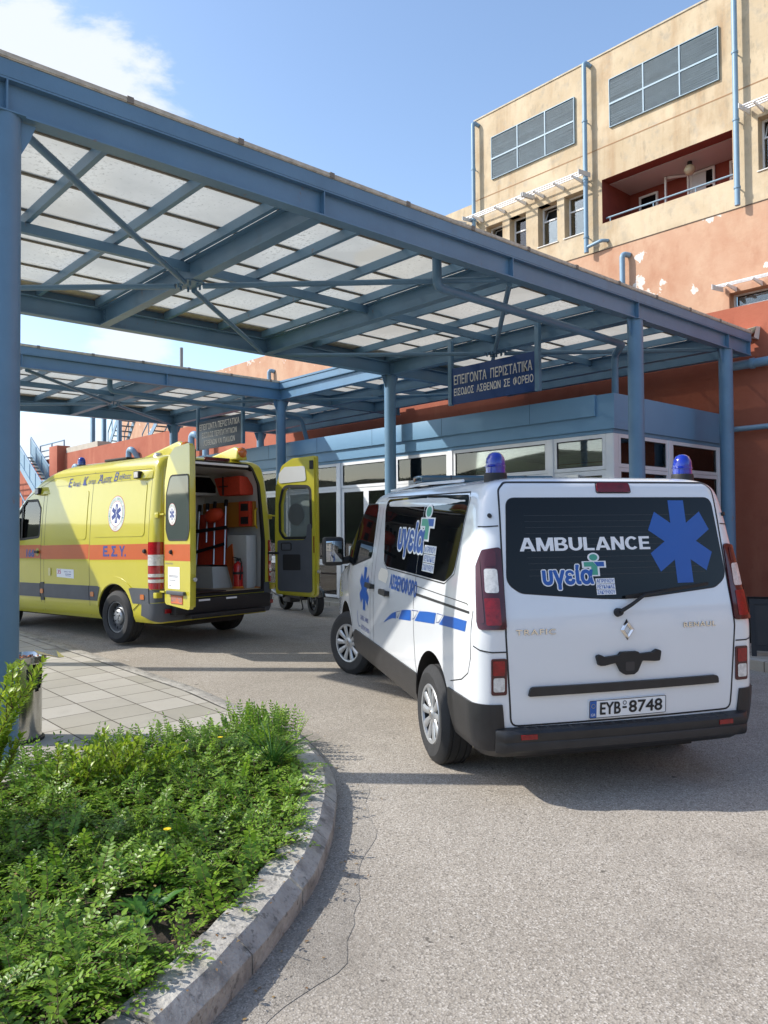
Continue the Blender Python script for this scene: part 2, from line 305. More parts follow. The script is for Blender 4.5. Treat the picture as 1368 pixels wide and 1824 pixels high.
def rpoly(pts, r, n=5):                      # rounded polygon; r number or list
    out = []; m = len(pts); rs = r if isinstance(r, (list, tuple)) else [r]*m
    for i in range(m):
        p = Vector(pts[i]); a = Vector(pts[i-1])-p; b = Vector(pts[(i+1) % m])-p; ri = rs[i]
        if ri <= 0: out.append(tuple(p)); continue
        la, lb = a.length, b.length; a.normalize(); b.normalize(); ang = a.angle(b); d = min(ri/math.tan(ang/2), la*.49, lb*.49)
        p0 = p+a*d; p1 = p+b*d
        for k in range(n+1):
            t = k/n; out.append(tuple(p0*(1-t)**2+p*2*t*(1-t)+p1*t*t))
    return out
def inset(poly, d):
    n = len(poly); out = []; ar = sum(poly[i-1][0]*poly[i][1]-poly[i][0]*poly[i-1][1] for i in range(n)); sg = 1 if ar > 0 else -1
    for i in range(n):
        a = Vector(poly[i-1]); p = Vector(poly[i]); b = Vector(poly[(i+1) % n]); e1 = (p-a); e2 = (b-p)
        if e1.length < 1e-6: e1 = e2
        if e2.length < 1e-6: e2 = e1
        t = (e1.normalized()+e2.normalized()).normalized(); nn = Vector((-t.y, t.x))*sg; out.append(tuple(p+nn*d))
    return out
def ring2d(outer, inner):
    n = len(outer); return list(outer)+list(inner), [(i, (i+1) % n, (i+1) % n+n, i+n) for i in range(n)]
def ribbon2d(pts, w, closed=False):
    n = len(pts); L = []; R_ = []
    for i in range(n):
        a = Vector(pts[(i-1) % n if closed else max(i-1, 0)]); b = Vector(pts[(i+1) % n if closed else min(i+1, n-1)]); t = (b-a).normalized(); nn = Vector((-t.y, t.x))*w/2
        p = Vector(pts[i]); L.append(tuple(p+nn)); R_.append(tuple(p-nn))
    fs = [(i, (i+1) % n, (i+1) % n+n, i+n) for i in range(n if closed else n-1)]
    return L+R_, fs
def poly2d(poly): return list(poly), [tuple(range(len(poly)))]
def join2d(*a):
    V = []; F = []
    for v, f in a: n = len(V); V += list(v); F += [tuple(i+n for i in q) for q in f]
    return V, F
def xf2d(d, sx=1, sy=1, dx=0, dy=0, rot=0):
    c, s_ = math.cos(rot), math.sin(rot); return [((x*c-y*s_)*sx+dx, (x*s_+y*c)*sy+dy) for x, y in d[0]], d[1]
TXT = {}
def text2d(body, bold=0, shear=0, spacing=1.0):
    k = (body, bold, shear, spacing)
    if k in TXT: return TXT[k]
    cu = bpy.data.curves.new('txt', 'FONT'); cu.body = body; cu.size = 1; cu.offset = bold; cu.shear = shear; cu.resolution_u = 3; cu.space_character = spacing
    o = bpy.data.objects.new('txt', cu); COL.objects.link(o); bpy.context.view_layer.update()
    me = bpy.data.meshes.new_from_object(o.evaluated_get(bpy.context.evaluated_depsgraph_get()))
    V = [(v.co.x, v.co.y) for v in me.vertices]; F = [tuple(p.vertices) for p in me.polygons]
    bpy.data.objects.remove(o); bpy.data.curves.remove(cu); bpy.data.meshes.remove(me); TXT[k] = (V, F); return V, F
def textfit(body, x0, y0, x1, y1, bold=0, shear=0, mirror=False, spacing=1.0):
    V, F = text2d(body, bold, shear, spacing); a0 = min(v[0] for v in V); a1 = max(v[0] for v in V); b0 = min(v[1] for v in V); b1 = max(v[1] for v in V)
    return [(x0+(v[0]-a0)/(a1-a0)*(x1-x0), y0+(v[1]-b0)/(b1-b0)*(y1-y0)) for v in V], F
def patch(name, d2, mapper, off, mats, parent, th=0, step=.08, smooth=30, label=None, flip=False):
    V, F = d2; bm = bmesh.new(); vv = [bm.verts.new((x, y, 0)) for x, y in V]
    for f in F:
        try: bm.faces.new([vv[i] for i in f])
        except Exception: pass
    bmesh.ops.remove_doubles(bm, verts=bm.verts, dist=1e-6)
    for ax in (0, 1):
        lo = min(v.co[ax] for v in bm.verts); hi = max(v.co[ax] for v in bm.verts); k = int((hi-lo)/step)
        for i in range(1, k+1):
            c = [0, 0, 0]; c[ax] = lo+i*(hi-lo)/(k+1); nn = [0, 0, 0]; nn[ax] = 1
            bmesh.ops.bisect_plane(bm, geom=list(bm.verts)+list(bm.edges)+list(bm.faces), plane_co=c, plane_no=nn, dist=1e-6)
    for f in bm.faces:
        if f.normal.z < 0: f.normal_flip()
    bedges = [e for e in bm.edges if e.is_boundary]; pn = {}
    for v in bm.verts: pn[v] = mapper(v.co.x, v.co.y)
    if th:
        low = {}
        for e in bedges:
            for v in e.verts:
                if v not in low:
                    nv = bm.verts.new((0, 0, 0)); low[v] = nv
        for e in bedges:
            f = e.link_faces[0]; l = [l for l in f.loops if l.edge == e][0]; a = l.vert; b = l.link_loop_next.vert
            bm.faces.new([b, a, low[a], low[b]])
        for v, nv in low.items(): p, n = pn[v]; nv.co = Vector(p)+Vector(n)*(off-th)
    for v, (p, n) in pn.items(): v.co = Vector(p)+Vector(n)*off
    p0, n0 = next(iter(pn.values())); bm.normal_update()
    fs = [f for f in bm.faces if all(v in pn for v in f.verts)]
    tot = sum((f.normal.dot(Vector(pn[f.verts[0]][1]))*f.calc_area() for f in fs), 0)
    if tot < 0:
        for f in bm.faces: f.normal_flip()
    me = bpy.data.meshes.new(name); bm.to_mesh(me); bm.free(); sharp(me, smooth); o = obj(name, me, parent, mats)
    if label: o['label'] = label
    return o
def merge(objs):
    bm = bmesh.new(); o0 = objs[0]
    for o in objs: bm.from_mesh(o.data)
    bm.to_mesh(o0.data); bm.free()
    for o in objs[1:]: m = o.data; bpy.data.objects.remove(o, do_unlink=True); bpy.data.meshes.remove(m)
    return o0
def fat(name, d2, r, mapper, off, mats, parent, n=8, step=.3, dz=.00012, th=0):
    os_ = []
    for k in range(n):
        t = 2*math.pi*k/n; os_.append(patch(name, xf2d(d2, 1, 1, r*math.cos(t), r*math.sin(t)), mapper, off+dz*k, mats, parent, step=step, th=th))
    return merge(os_)
def plane_map(o, ax, ay, n=None):
    o = Vector(o); ax = Vector(ax); ay = Vector(ay); n = Vector(n) if n is not None else ax.cross(ay).normalized()
    return lambda a, b: (o+ax*a+ay*b, n)
def plate(name, outer, holes, mp, t0, t1, mats, parent, bevel=0):   # flat plate with holes between offsets t0..t1 along normal
    loops = [list(outer)]+[list(h) for h in holes]; flat = [p for l in loops for p in l]
    tris = tessellate_polygon([[Vector((x, y, 0)) for x, y in l] for l in loops])
    b = MB(); P0 = [mp(*p) for p in flat]; n = len(flat)
    vs = [Vector(p)+Vector(nn)*t0 for p, nn in P0]+[Vector(p)+Vector(nn)*t1 for p, nn in P0]
    fs = [tuple(t) for t in tris]+[tuple(i+n for i in reversed(t)) for t in tris]; k = 0
    for l in loops:
        m = len(l)
        for i in range(m): a = k+i; c = k+(i+1) % m; fs.append((a, c, c+n, a+n))
        k += m
    b.add(vs, fs); return b.build(name, mats, parent, smooth=30, doubles=True)
def star6(cx, cy, r, w, rot=0):
    out = []
    for k in range(3):
        a = rot+math.pi/2+k*math.pi/3; d = Vector((math.cos(a), math.sin(a))); n = Vector((-d.y, d.x))*w/2
        out.append(([tuple(Vector((cx, cy))+d*r+n), tuple(Vector((cx, cy))-d*r+n), tuple(Vector((cx, cy))-d*r-n), tuple(Vector((cx, cy))+d*r-n)], [(0, 1, 2, 3)]))
    return out
def star_outline(cx, cy, r, w):
    # single outline of the six armed star
    pts = []; hw = w/2
    for k in range(6):
        a = math.pi/2+k*math.pi/3; d = Vector((math.cos(a), math.sin(a))); n = Vector((-d.y, d.x))
        q = hw/math.tan(math.radians(30)) if False else hw*math.sqrt(3)
        pts += [d*q-n*hw, d*r-n*hw, d*r+n*hw]
    return [(cx+p.x, cy+p.y) for p in pts]
def interp(tab, z):
    # monotone-ish cubic through table [(z, v)]
    n = len(tab)
    if z <= tab[0][0]: return tab[0][1]
    if z >= tab[-1][0]: return tab[-1][1]
    for i in range(n-1):
        if z <= tab[i+1][0]: break
    def sl(j):
        if j == 0 or j == n-1: return None
        d0 = (tab[j][1]-tab[j-1][1])/(tab[j][0]-tab[j-1][0]); d1 = (tab[j+1][1]-tab[j][1])/(tab[j+1][0]-tab[j][0])
        return 0 if d0*d1 <= 0 else 2*d0*d1/(d0+d1)
    x0, y0 = tab[i]; x1, y1 = tab[i+1]; h = x1-x0; sec = (y1-y0)/h; m0 = sl(i); m1 = sl(i+1); m0 = sec if m0 is None else m0; m1 = sec if m1 is None else m1
    t = (z-x0)/h; return y0*(1+2*t)*(1-t)**2+h*m0*t*(1-t)**2+y1*t*t*(3-2*t)+h*m1*t*t*(t-1)
def zd(d):
    d = max(d, -6)
    if d < 9.5: return .0235*(d-4.9)
    t = min((d-9.5)/6, 1); return .0235*4.6+.0235*6*(t-t*t/2)
def zg(x, y): return zd(-.7459*x+.6661*y)
# ================================================================= GROUND
def grid_ground():
    xs = sorted(set([-400, -250, -150, -100, -70, -50]+[round(-40+.8*i, 2) for i in range(75)]+[22, 28, 40, 60, 100, 150, 250, 400]))
    ys = sorted(set([-400, -250, -150, -100, -60, -40, -25]+[round(-16+.8*i, 2) for i in range(44)]+[22, 28, 40, 60, 100, 150, 250, 400]))
    n = len(xs); b = MB(); b.add([(x, y, zg(x, y)) for y in ys for x in xs], [(j*n+i, j*n+i+1, (j+1)*n+i+1, (j+1)*n+i) for j in range(len(ys)-1) for i in range(n-1)])
    return b.build('road', asphalt, smooth=60)
tag(grid_ground(), kind='structure')
OUT = [(-1.80, -4), (-1.85, -1.5), (-1.95, 0), (-2.12, .7), (-2.404, 1.346), (-2.711, 1.856), (-3.027, 2.283), (-3.517, 2.753), (-3.997, 3.099), (-4.56, 3.346), (-5.005, 3.504), (-5.41, 3.6)]
def catmull(P, n=6):
    out = []
    for i in range(len(P)-1):
        p0 = Vector(P[max(i-1, 0)]); p1 = Vector(P[i]); p2 = Vector(P[i+1]); p3 = Vector(P[min(i+2, len(P)-1)])
        for k in range(n): t = k/n; out.append(.5*((2*p1)+(-p0+p2)*t+(2*p0-5*p1+4*p2-p3)*t*t+(-p0+3*p1-3*p2+p3)*t**3))
    out.append(Vector(P[-1])); return out
KC = catmull(OUT, 8)
def kerb():
    b = MB(); rnd = random.Random(3); prof = [(-.0, -.10), (.0, .075), (.065, .128), (.195, .134), (.21, .12), (.21, -.1)]   # inward offset, height
    L = 0; seglen = .52; cur = []; groups = []; last = KC[0]; gap = .006
    pts = [(KC[0], 0)]
    for p in KC[1:]: L += (p-last).length; pts.append((p, L)); last = p
    def at(s):
        for i in range(len(pts)-1):
            if pts[i+1][1] >= s: a, la = pts[i]; c, lc = pts[i+1]; t = (s-la)/(lc-la); return a.lerp(c, t), (c-a).normalized()
        return pts[-1][0], (pts[-1][0]-pts[-2][0]).normalized()
    s = 0
    while s < L-.05:
        e = min(s+seglen, L); dh = rnd.uniform(-.006, .006); m = len(prof); K = 7; vs = []
        for k in range(K+1):
            p, d = at(s+gap+(e-s-2*gap)*k/K); n = Vector((-d.y, d.x))     # left of travel = inward
            for (o, h) in prof:
                jit = noise.noise(Vector((p.x*9+o*20, p.y*9, h*30)))*.007
                q = p+n*(o+jit*.7); vs.append((q.x, q.y, zg(p.x, p.y)+h+(dh+jit if h > 0 else 0)))
        fs = [(k*m+i, k*m+(i+1) % m, (k+1)*m+(i+1) % m, (k+1)*m+i) for k in range(K) for i in range(m)]+[tuple(range(m)), tuple(range(K*m+m-1, K*m-1, -1))]
        b.add(vs, fs); s = e
    return b.build('kerb', concrete, smooth=28, doubles=False)
tag(kerb(), kind='structure')
# mortar strip just inside the kerb joints and cement gutter
def strip(name, o0, o1, h, m, lo=0, hi=None, wob=0):
    b = MB(); vs = []; P = KC[lo:hi]
    for i, p in enumerate(P):
        d = (P[min(i+1, len(P)-1)]-P[max(i-1, 0)]).normalized(); n = Vector((-d.y, d.x)); w = (noise.noise(Vector((p.x*2, p.y*2, 3)))+.15*noise.noise(Vector((p.x*9, p.y*9, 3))))*wob
        for o in (o0+w, o1): q = p+n*o; vs.append((q.x, q.y, zg(q.x, q.y)+h))
    b.add(vs, [(2*i, 2*i+1, 2*i+3, 2*i+2) for i in range(len(P)-1)]); return tag(b.build(name, m), kind='structure')
strip('kerb_bedding', .02, .16, .06, soil)
strip('gutter', -.20, .02, .002, gutterm, wob=.13)
# flat cement kerb strip + sidewalk island (runs along -X)
def sheetpoly(name, poly, h, m, kind='structure', thick=.2, skirt=True):
    b = MB(); n = len(poly); vs = [(x, y, zg(x, y)+h) for x, y in poly]+[(x, y, zg(x, y)-thick) for x, y in poly]
    b.add(vs, [tuple(range(n))]+[(i, i+n, (i+1) % n+n, (i+1) % n) for i in range(n)]); return tag(b.build(name, m, doubles=True), kind=kind)
def stripgrid(name, x0, x1, y0, y1, h, m, nx, ny, fy=None):
    b = MB(); xs = [x0+(x1-x0)*i/nx for i in range(nx+1)]; top = fy or (lambda x: y1)
    vs = []
    for x in xs:
        for j in range(ny+1): y = y0+(top(x)-y0)*j/ny; vs.append((x, y, zg(x, y)+h))
        y = top(x); vs.append((x, y, zg(x, y)-.1))
    m_ = ny+2; b.add(vs, [(i*m_+j, (i+1)*m_+j, (i+1)*m_+j+1, i*m_+j+1) for i in range(nx) for j in range(ny+1)]); return tag(b.build(name, m), kind='structure')
edge = lambda x: 3.58+.13*max(0, min(1, (-5.4-x)/1.4))-.006*max(0, -9-x)
stripgrid('sidewalk_paving', -26, -5.26, -6, 0, .05, paving, 26, 8, lambda x: edge(x)-.16)
b = MB(); xs = [-5.3-.35*i for i in range(60)]; vs = []
for x in xs: y = edge(x); z = zg(x, y); vs += [(x, y-.158, z+.054), (x, y-.02, z+.054), (x, y, z+.035), (x, y+.004, z-.05)]
b.add(vs, [(4*i+j, 4*i+4+j, 4*i+5+j, 4*i+1+j) for i in range(59) for j in range(3)]); tag(b.build('sidewalk_edging', concrete, smooth=50), kind='structure')
tag(MB().bar((-5.25, 3.42, zg(-5.25, 3.4)+.0), (-5.25, -5, zg(-5.25, -5)+.0), .07, .14).build('bed_edging', concrete, bevel=.01), kind='structure')
# planted bed soil
bed = [(-5.21, -5), (-2.0, -5)]+[tuple(p+Vector((-(KC[min(i+1, len(KC)-1)]-KC[max(i-1, 0)]).normalized().y, (KC[min(i+1, len(KC)-1)]-KC[max(i-1, 0)]).normalized().x))*.19) for i, p in enumerate(KC) if p.x > -5.2]+[(-5.21, 3.4)]
sheetpoly('planting_soil', bed, .075, soil)
# reception apron + far pavement with a diagonal kerb
def zf(x, y): return zg(x, y)
ap = [(-26, 9.32), (-6.9, 9.32), (-6.0, 9.15), (-3.5, 8.55), (4, 8.4), (9, 9.5), (9, 13.3), (-26, 13.3)]
b = MB(); n = len(ap); b.add([(x, y, .245 if y > 9.2 and x < -5 else .19) for x, y in ap]+[(x, y, 0) for x, y in ap], [tuple(range(n))]+[(i, i+n, (i+1) % n+n, (i+1) % n) for i in range(n)])
tag(b.build('reception_pavement', paving, doubles=True), kind='structure')
# ================================================================= CANOPIES
ZB, ZT, ZF = 4.44, 4.68, 4.80
BH = ZT-ZB
IB = [(x, z) for x, z in ipoly(BH, .13, .014, .01)]
BAYS = [1.6, 4.28, 6.94, 9.6, 12.27]
def beam_y(name, x, y0, y1, parent, m=blue):      # longitudinal I beam
    return MB().prism(IB, (x, y0, ZB), (x, y1, ZB)).build(name, m, parent)
def column(x, y, parent, gz=None):
    z0 = zg(x, y)+.0 if gz is None else gz
    b = MB().cyl((x, y, z0), (x, y, ZB-.012), .105, 28); b.cyl((x, y, z0-.01), (x, y, z0+.025), .16, 20)
    b.box(x-.11, x+.11, y-.11, y+.11, ZB-.012, ZB-.001)
    for sx, sy in ((0, 1), (0, -1)):        # gusset plates under the beam
        yy = y+sy*.105; b.add([(x-.006, yy, ZB-.012), (x-.006, yy+sy*.10, ZB-.012), (x-.006, yy+sy*.06, ZB-.12), (x-.006, yy, ZB-.24), (x+.006, yy, ZB-.012), (x+.006, yy+sy*.10, ZB-.012), (x+.006, yy+sy*.06, ZB-.12), (x+.006, yy, ZB-.24)],
            [(0, 1, 2, 3), (7, 6, 5, 4), (0, 4, 5, 1), (1, 5, 6, 2), (2, 6, 7, 3)])
    return b.build('column', blue, parent, smooth=40, doubles=True)
def fascia_y(x, y0, y1, parent, side):
    xo = x+side*.055
    f = MB().box(min(xo, xo+side*.012), max(xo, xo+side*.012), y0, y1, ZT+.002, ZF).build('fascia_plate', blue, parent)
    b = MB(); xe = xo+side*.02
    b.box(min(xo-side*.25, xe), max(xo-side*.25, xe), y0-.02, y1+.02, ZF+.002, ZF+.045); b.box(min(xe, xe+side*.006), max(xe, xe+side*.006), y0-.02, y1+.02, ZF+.010, ZF+.03)
    b.build('sheet_edge_trim', beige_edge, parent)
    for i in range(int((y1-y0)/.95)): yy = y0+.45+i*.95; MB().box(min(xe-side*.02, xe+side*.01), max(xe-side*.02, xe+side*.01), yy-.02, yy+.03, ZF+.004, ZF+.05).build('sheet_clip', mat('clip_grey_brown', (.2, .17, .14), .7), parent)
def stiff(x, y, parent, side=1, n=1):
    b = MB()
    b.box(x+side*.006 if side > 0 else x-.064, x+.064 if side > 0 else x-.006, y-.006, y+.006, ZB+.015, ZT-.015); b.build('stiffener_plate', blue, parent)
def canopy(name, X0, X1, ys, yend, label, purl=True, ystart=None, cols=(), front_side=1):
    """X0 = outer (camera side) beam, X1 = inner beam"""
    root = empty(name, (X0, ys[0], 0)); tag(root, label, 'canopy', None); inv = Matrix.Translation((-X0, -ys[0], 0))
    ya = ystart if ystart is not None else ys[0]-.55
    before = set(bpy.data.objects)
    beam_y('long_beam', X0, ya, yend, root); beam_y('long_beam', X1, ya, yend, root)
    fascia_y(X0, ya, yend, root, 1); fascia_y(X1, ya, yend, root, -1)
    for y in ys: stiff(X0, y, root, 1); stiff(X0, y, root, -1); stiff(X1, y, root, 1)
    stiff(X0, yend-.03, root, 1)
    for y in ys+[yend-.10]:
        o = MB().prism(IB, (X0-.07, y, ZB+.0005), (X1+.07, y, ZB+.0005)).build('cross_beam', blue, root)
        bb = MB()
        for z in (ZB+.05, ZB+.10, ZB+.15, ZB+.19):
            for xx, sg in ((X1+.085, 1),):
                bb.cyl((xx, y-.02, z), (xx, y+.02, z), .009, 6)
        bb.box(X1+.066, X1+.115, y-.011, y-.006, ZB+.02, ZT-.02); bb.build('bolted_end_plate', blue, root)
    alls = sorted(ys+[yend-.10]); C = [(0, -.0), (.05, 0), (.05, .008), (.008, .008), (.008, .095), (.05, .095), (.05, .103), (0, .103)]
    MB().box(X1-.03, X0+.03, ya-.012, ya, ZB+.0, ZF).build('end_fascia', blue, root)
    if ystart is not None and ya < ys[0]-.6: alls = [ya+.06]+alls
    for a, c in zip(alls[:-1], alls[1:]):
        k = 3 if c-a > 2 else 1
        for i in range(k+1):
            if i in (0, k) and i == 0 and a != alls[0]: continue
            y = a+(c-a)*i/k; dy = -.12 if i == k and c != alls[-1] else 0
            MB().prism([(-p, q) for p, q in C], (X0-.03, y+dy-.0, ZT+.004), (X1+.03, y+dy-.0, ZT+.004)).build('purlin', blue, root)
    xm = (X0+X1)/2
    MB().prism([(-.03, 0), (.03, 0), (.03, .10), (-.03, .10)], (xm, ya+.1, ZT-.105), (xm, yend-.15, ZT-.105)).build('ridge_tie', blue, root)
    # sheets: corrugated seams along Y
    nS = 6; wS = (X1-X0)/nS
    b = MB(); b.add([(X0+.06, ya, ZF+.012), (X1-.06, ya, ZF+.012), (X1-.06, yend, ZF+.012), (X0+.06, yend, ZF+.012)], [(0, 1, 2, 3)]); b.build('translucent_sheet', sheet, root)
    b = MB()
    for i in range(1, nS): x = X0+wS*i; b.box(x-.009, x+.009, ya, yend, ZF-.004, ZF+.008); b.box(x-.03, x+.03, ya, yend, ZF+.016, ZF+.03)
    b.build('sheet_seam', mat('sheet_seam_brown', (.30, .255, .20), .8), root)
    zb = ZB-.03; R = .032
    nodes = [(ys[i], ys[i+1], ys[i+2]) for i in range(0, len(ys)-2, 2)]
    for a, m_, c in nodes:
        nd = Vector((xm, m_, zb))
        for (x, y) in ((X0-.09, a+.12), (X1+.09, a+.12), (X0-.09, c-.12), (X1+.09, c-.12)):
            p = Vector((x, y, zb+.02)); d = (nd-p).normalized(); MB().cyl(p, nd-d*.16, R, 10).build('diagonal_brace', blue, root, smooth=40)
        g = MB(); g.prism(rpoly([(-.17, -.12), (.17, -.12), (.17, .12), (-.17, .12)], .05, 3), nd+Vector((0, 0, .018)), nd+Vector((0, 0, .032)), (0, 1, 0))
        for q in range(8):
            t = q*math.pi/4+.39; g.cyl(nd+Vector((.12*math.cos(t), .12*math.sin(t), -.03)), nd+Vector((.12*math.cos(t), .12*math.sin(t), .03)), .014, 6)
        g.build('brace_node_plate', blue, root)
    for (x, y) in cols: column(x, y, root)
    for o in set(bpy.data.objects)-before-{root}:
        if o.type == 'MESH': o.data.transform(inv)
    return root
X0, X1 = -5.64, -10.59
can1 = canopy('steel_canopy', X0, X1, BAYS, 13.07, 'blue steel canopy with translucent roof over the road, nearest to the camera', cols=[(X0, 1.6), (X0, 9.6), (X0, 12.27), (X1, 9.6), (X1, 1.6)])
X2, X3 = -14.1, -19.05
can2 = canopy('steel_canopy', X2, X3, [-1.06]+BAYS, 13.07, 'farther blue steel canopy behind the yellow ambulance roof', cols=[(X2, 9.6), (X3, 9.6), (X3, 12.27), (X2, -1.06)])
# link canopy between both, along the reception
lk_ = empty('link_canopy', (X1, 9.6, 0)); tag(lk_, 'low link canopy of blue beams between the two canopies above the reception doors', 'canopy')
inv = Matrix.Translation((-X1, -9.6, 0)); before = set(bpy.data.objects)
MB().prism(IB, (X1-.07, 9.6, ZB), (X2+.07, 9.6, ZB)).build('front_beam', blue, lk_)
MB().box(X2+.02, X1-.02, 9.533, 9.545, ZT+.002, ZF).build('fascia_plate', blue, lk_)
MB().box(X2+.02, X1-.02, 9.515, 9.8, ZF+.002, ZF+.04).build('sheet_edge_trim', blue, lk_)
for y in (10.93, 12.27): MB().prism(IB, (X1-.07, y, ZB), (X2+.07, y, ZB)).build('cross_beam', blue, lk_)
for y in (10.3, 11.6, 12.9): MB().box(X2+.05, X1-.05, y, y+.05, ZT+.004, ZT+.10).build('purlin', blue, lk_)
MB().prism([(-.03, 0), (.03, 0), (.03, .10), (-.03, .10)], ((X1+X2)/2, 9.7, ZT-.1), ((X1+X2)/2, 13, ZT-.1)).build('ridge_tie', blue, lk_)
MB().add([(X2+.08, 9.62, ZF+.011), (X1-.08, 9.62, ZF+.011), (X1-.08, 13.07, ZF+.011), (X2+.08, 13.07, ZF+.011)], [(0, 1, 2, 3)]).build('translucent_sheet', sheet, lk_)
b = MB()
for i in range(1, 6): x = X2+(X1-X2)*i/6; b.box(x-.01, x+.01, 9.66, 13.05, ZF-.01, ZF+.007)
b.build('sheet_seam', MATS['sheet_seam_brown'], lk_)
for p in ((X2+.15, 9.75), (X1-.15, 12.1)): MB().cyl((p[0], p[1], ZB-.02), ((X1+X2)/2, 10.93, ZB-.02), .03, 10).build('diagonal_brace', blue, lk_, smooth=40)
for o in set(bpy.data.objects)-before:
    if o.type == 'MESH': o.data.transform(inv)
# roof drain pipes under canopies
def elbow(pts, r=.06, n=5):
    out = [Vector(pts[0])]
    for i in range(1, len(pts)-1):
        p = Vector(pts[i]); a = (Vector(pts[i-1])-p).normalized(); c = (Vector(pts[i+1])-p).normalized(); d = 1.6*r
        for k in range(n+1): t = k/n; out.append((p+a*d)*(1-t)**2+p*2*t*(1-t)+(p+c*d)*t*t)
    out.append(Vector(pts[-1])); return out
def pipe(name, pts, r, label=None, cat=None, parent=None, m=blue, collars=(), group=None):
    b = MB().tube(elbow(pts, r), r, 12)
    for c, ax in collars: c = Vector(c); ax = Vector(ax); b.cyl(c-ax*.03, c+ax*.03, r*1.22, 12)
    o = b.build(name, m, parent, smooth=50)
    if label: tag(o, label, cat, group)
    return o
pipe('drainpipe', [(-6.05, 6.2, ZT), (-6.05, 6.2, 4.30), (-6.05, 9.95, 4.24), (-6.40, 10.32, 4.20), (-6.42, 10.34, 3.3)], .052, 'blue drainpipe bending under the near canopy and down to the reception roof', 'drainpipe')
pipe('drainpipe', [(-14.5, 6.0, ZT), (-14.5, 6.0, 4.30), (-14.5, 9.9, 4.22), (-14.4, 10.35, 4.15), (-14.35, 10.6, 3.3)], .05, 'blue drainpipe under the farther canopy beside its front column', 'drainpipe')
# ================================================================= SIGNS
def hsign(x0, x1, y, z0, z1, lines, label, board, ztop=ZB, lcol=lettering):
    cx = (x0+x1)/2; r = empty('hanging_sign', (cx, y, z0)); tag(r, label, 'sign')
    w = (x1-x0)/2; h = z1-z0; pw = .075
    MB().box(-w+pw, w-pw, -.02, .02, 0, h).build('sign_panel', board, r, bevel=.003)
    for s in (-1, 1): MB().box(s*w-(pw if s > 0 else 0), s*w+(0 if s > 0 else pw), -.035, .035, -.01, ztop-z0).build('hanger_post', blue, r, bevel=.004)
    d = []
    for (t, a, b0, c, e) in lines: d.append(textfit(t, -w+pw+a*(2*w-2*pw), b0*h, -w+pw+c*(2*w-2*pw), e*h, bold=.012))
    patch('lettering', join2d(*d), plane_map((0, -.023, 0), (1, 0, 0), (0, 0, 1), (0, -1, 0)), .001, lcol, r, th=.002, step=9)
    return r
hsign(-8.93, -7.09, 9.42, 3.67, 4.26, [('ΕΠΕΙΓΟΝΤΑ  ΠΕΡΙΣΤΑΤΙΚΑ', .03, .53, .97, .80), ('ΕΙΣΟΔΟΣ  ΑΣΘΕΝΩΝ  ΣΕ  ΦΟΡΕΙΟ', .03, .22, .98, .44)], 'dark blue hanging sign in Greek with two lines of lettering over the white van', signblue, ztop=4.72)
hsign(-17.45, -15.30, 9.42, 3.62, 4.30, [('ΕΠΕΙΓΟΝΤΑ ΠΕΡΙΣΤΑΤΙΚΑ', .04, .68, .96, .90), ('ΕΙΣΟΔΟΣ ΠΕΡΙΠΑΤΗΤΙΚΩΝ', .10, .40, .90, .59), ('ΑΣΘΕΝΩΝ ΚΑΙ ΠΑΙΔΙΩΝ', .14, .12, .86, .31)], 'grey blue hanging sign in Greek with three lines above the yellow ambulance', signgrey, ztop=4.66)
# ================================================================= RECEPTION BUILDING
rec = empty('reception_building', (-6.18, 9.9, .2)); tag(rec, 'low glazed reception with blue fascia and white window frames', 'building')
rinv = Matrix.Translation((6.18, -9.9, -.2)); before = set(bpy.data.objects)
RX0, RX1, RY0, RY1, RZ = -18.2, -6.18, 9.9, 13.28, 3.04
FL = .262
MB().box(RX0, RX1+.04, RY0-.04, RY1, 3.045, 3.55).build('upper_fascia', blue_pale, rec, bevel=.004)
MB().box(RX0, RX1-.005, RY0+.0, RY1, 2.99, 3.044).build('fascia_soffit', blue_pale, rec)
b = MB(); b.box(RX0, RX1-.25, RY0-.085, RY0-.042, 3.245, 3.555); b.build('fascia_overlap_panel', blue_pale, rec, bevel=.003)
b = MB()
for x in (-16.7, -14.9, -13.1, -11.35, -9.5, -7.6): b.box(x-.003, x+.003, RY0-.0875, RY0-.084, 3.25, 3.55)
b.build('fascia_joint', mat('joint_blue_dark', (.05, .11, .16), .7), rec)
MB().box(RX1-1.0, RX1-.2, RY0+.5, RY1-.1, 3.551, 3.60).build('roof_upstand', oplaster, rec)
def fr_front(x0, x1, z0, z1, y, parent, glassm=glass, t=.055, d=.05, name='window_frame'):
    o = MB()
    o.box(x0, x0+t, y, y+d, z0, z1); o.box(x1-t, x1, y, y+d, z0, z1); o.box(x0+t+.0005, x1-t-.0005, y+.001, y+d-.001, z0, z0+t); o.box(x0+t+.0005, x1-t-.0005, y+.001, y+d-.001, z1-t, z1)
    f = o.build(name, alu, parent); MB().box(x0+t, x1-t, y+d*.5-.004, y+d*.5+.004, z0+t, z1-t).build('pane', glassm, f)
    g = MB(); e = .012; xa, xb, za, zb = x0+t, x1-t, z0+t, z1-t
    for q in ((xa, xb, za, za+e), (xa, xb, zb-e, zb), (xa, xa+e, za+e, zb-e), (xb-e, xb, za+e, zb-e)): g.box(q[0]+.001, q[1]-.001, y+.012, y+d*.5-.005, q[2], q[3])
    g.build('gasket', black, f); return f
def mullion(x, w, y): return MB().box(x-w/2, x+w/2, y-.02, y+.09, FL, RZ-.055).build('mullion', alu, rec, bevel=.004)
MX = [-17.6, -16.1, -14.3, -12.46, -10.83, -9.37, -7.27]
for x in MX: mullion(x, .10, RY0+.0)
MB().box(RX1-.13, RX1, RY0-.0, RY0+.13, FL, RZ-.055).build('corner_post', alu, rec, bevel=.006)
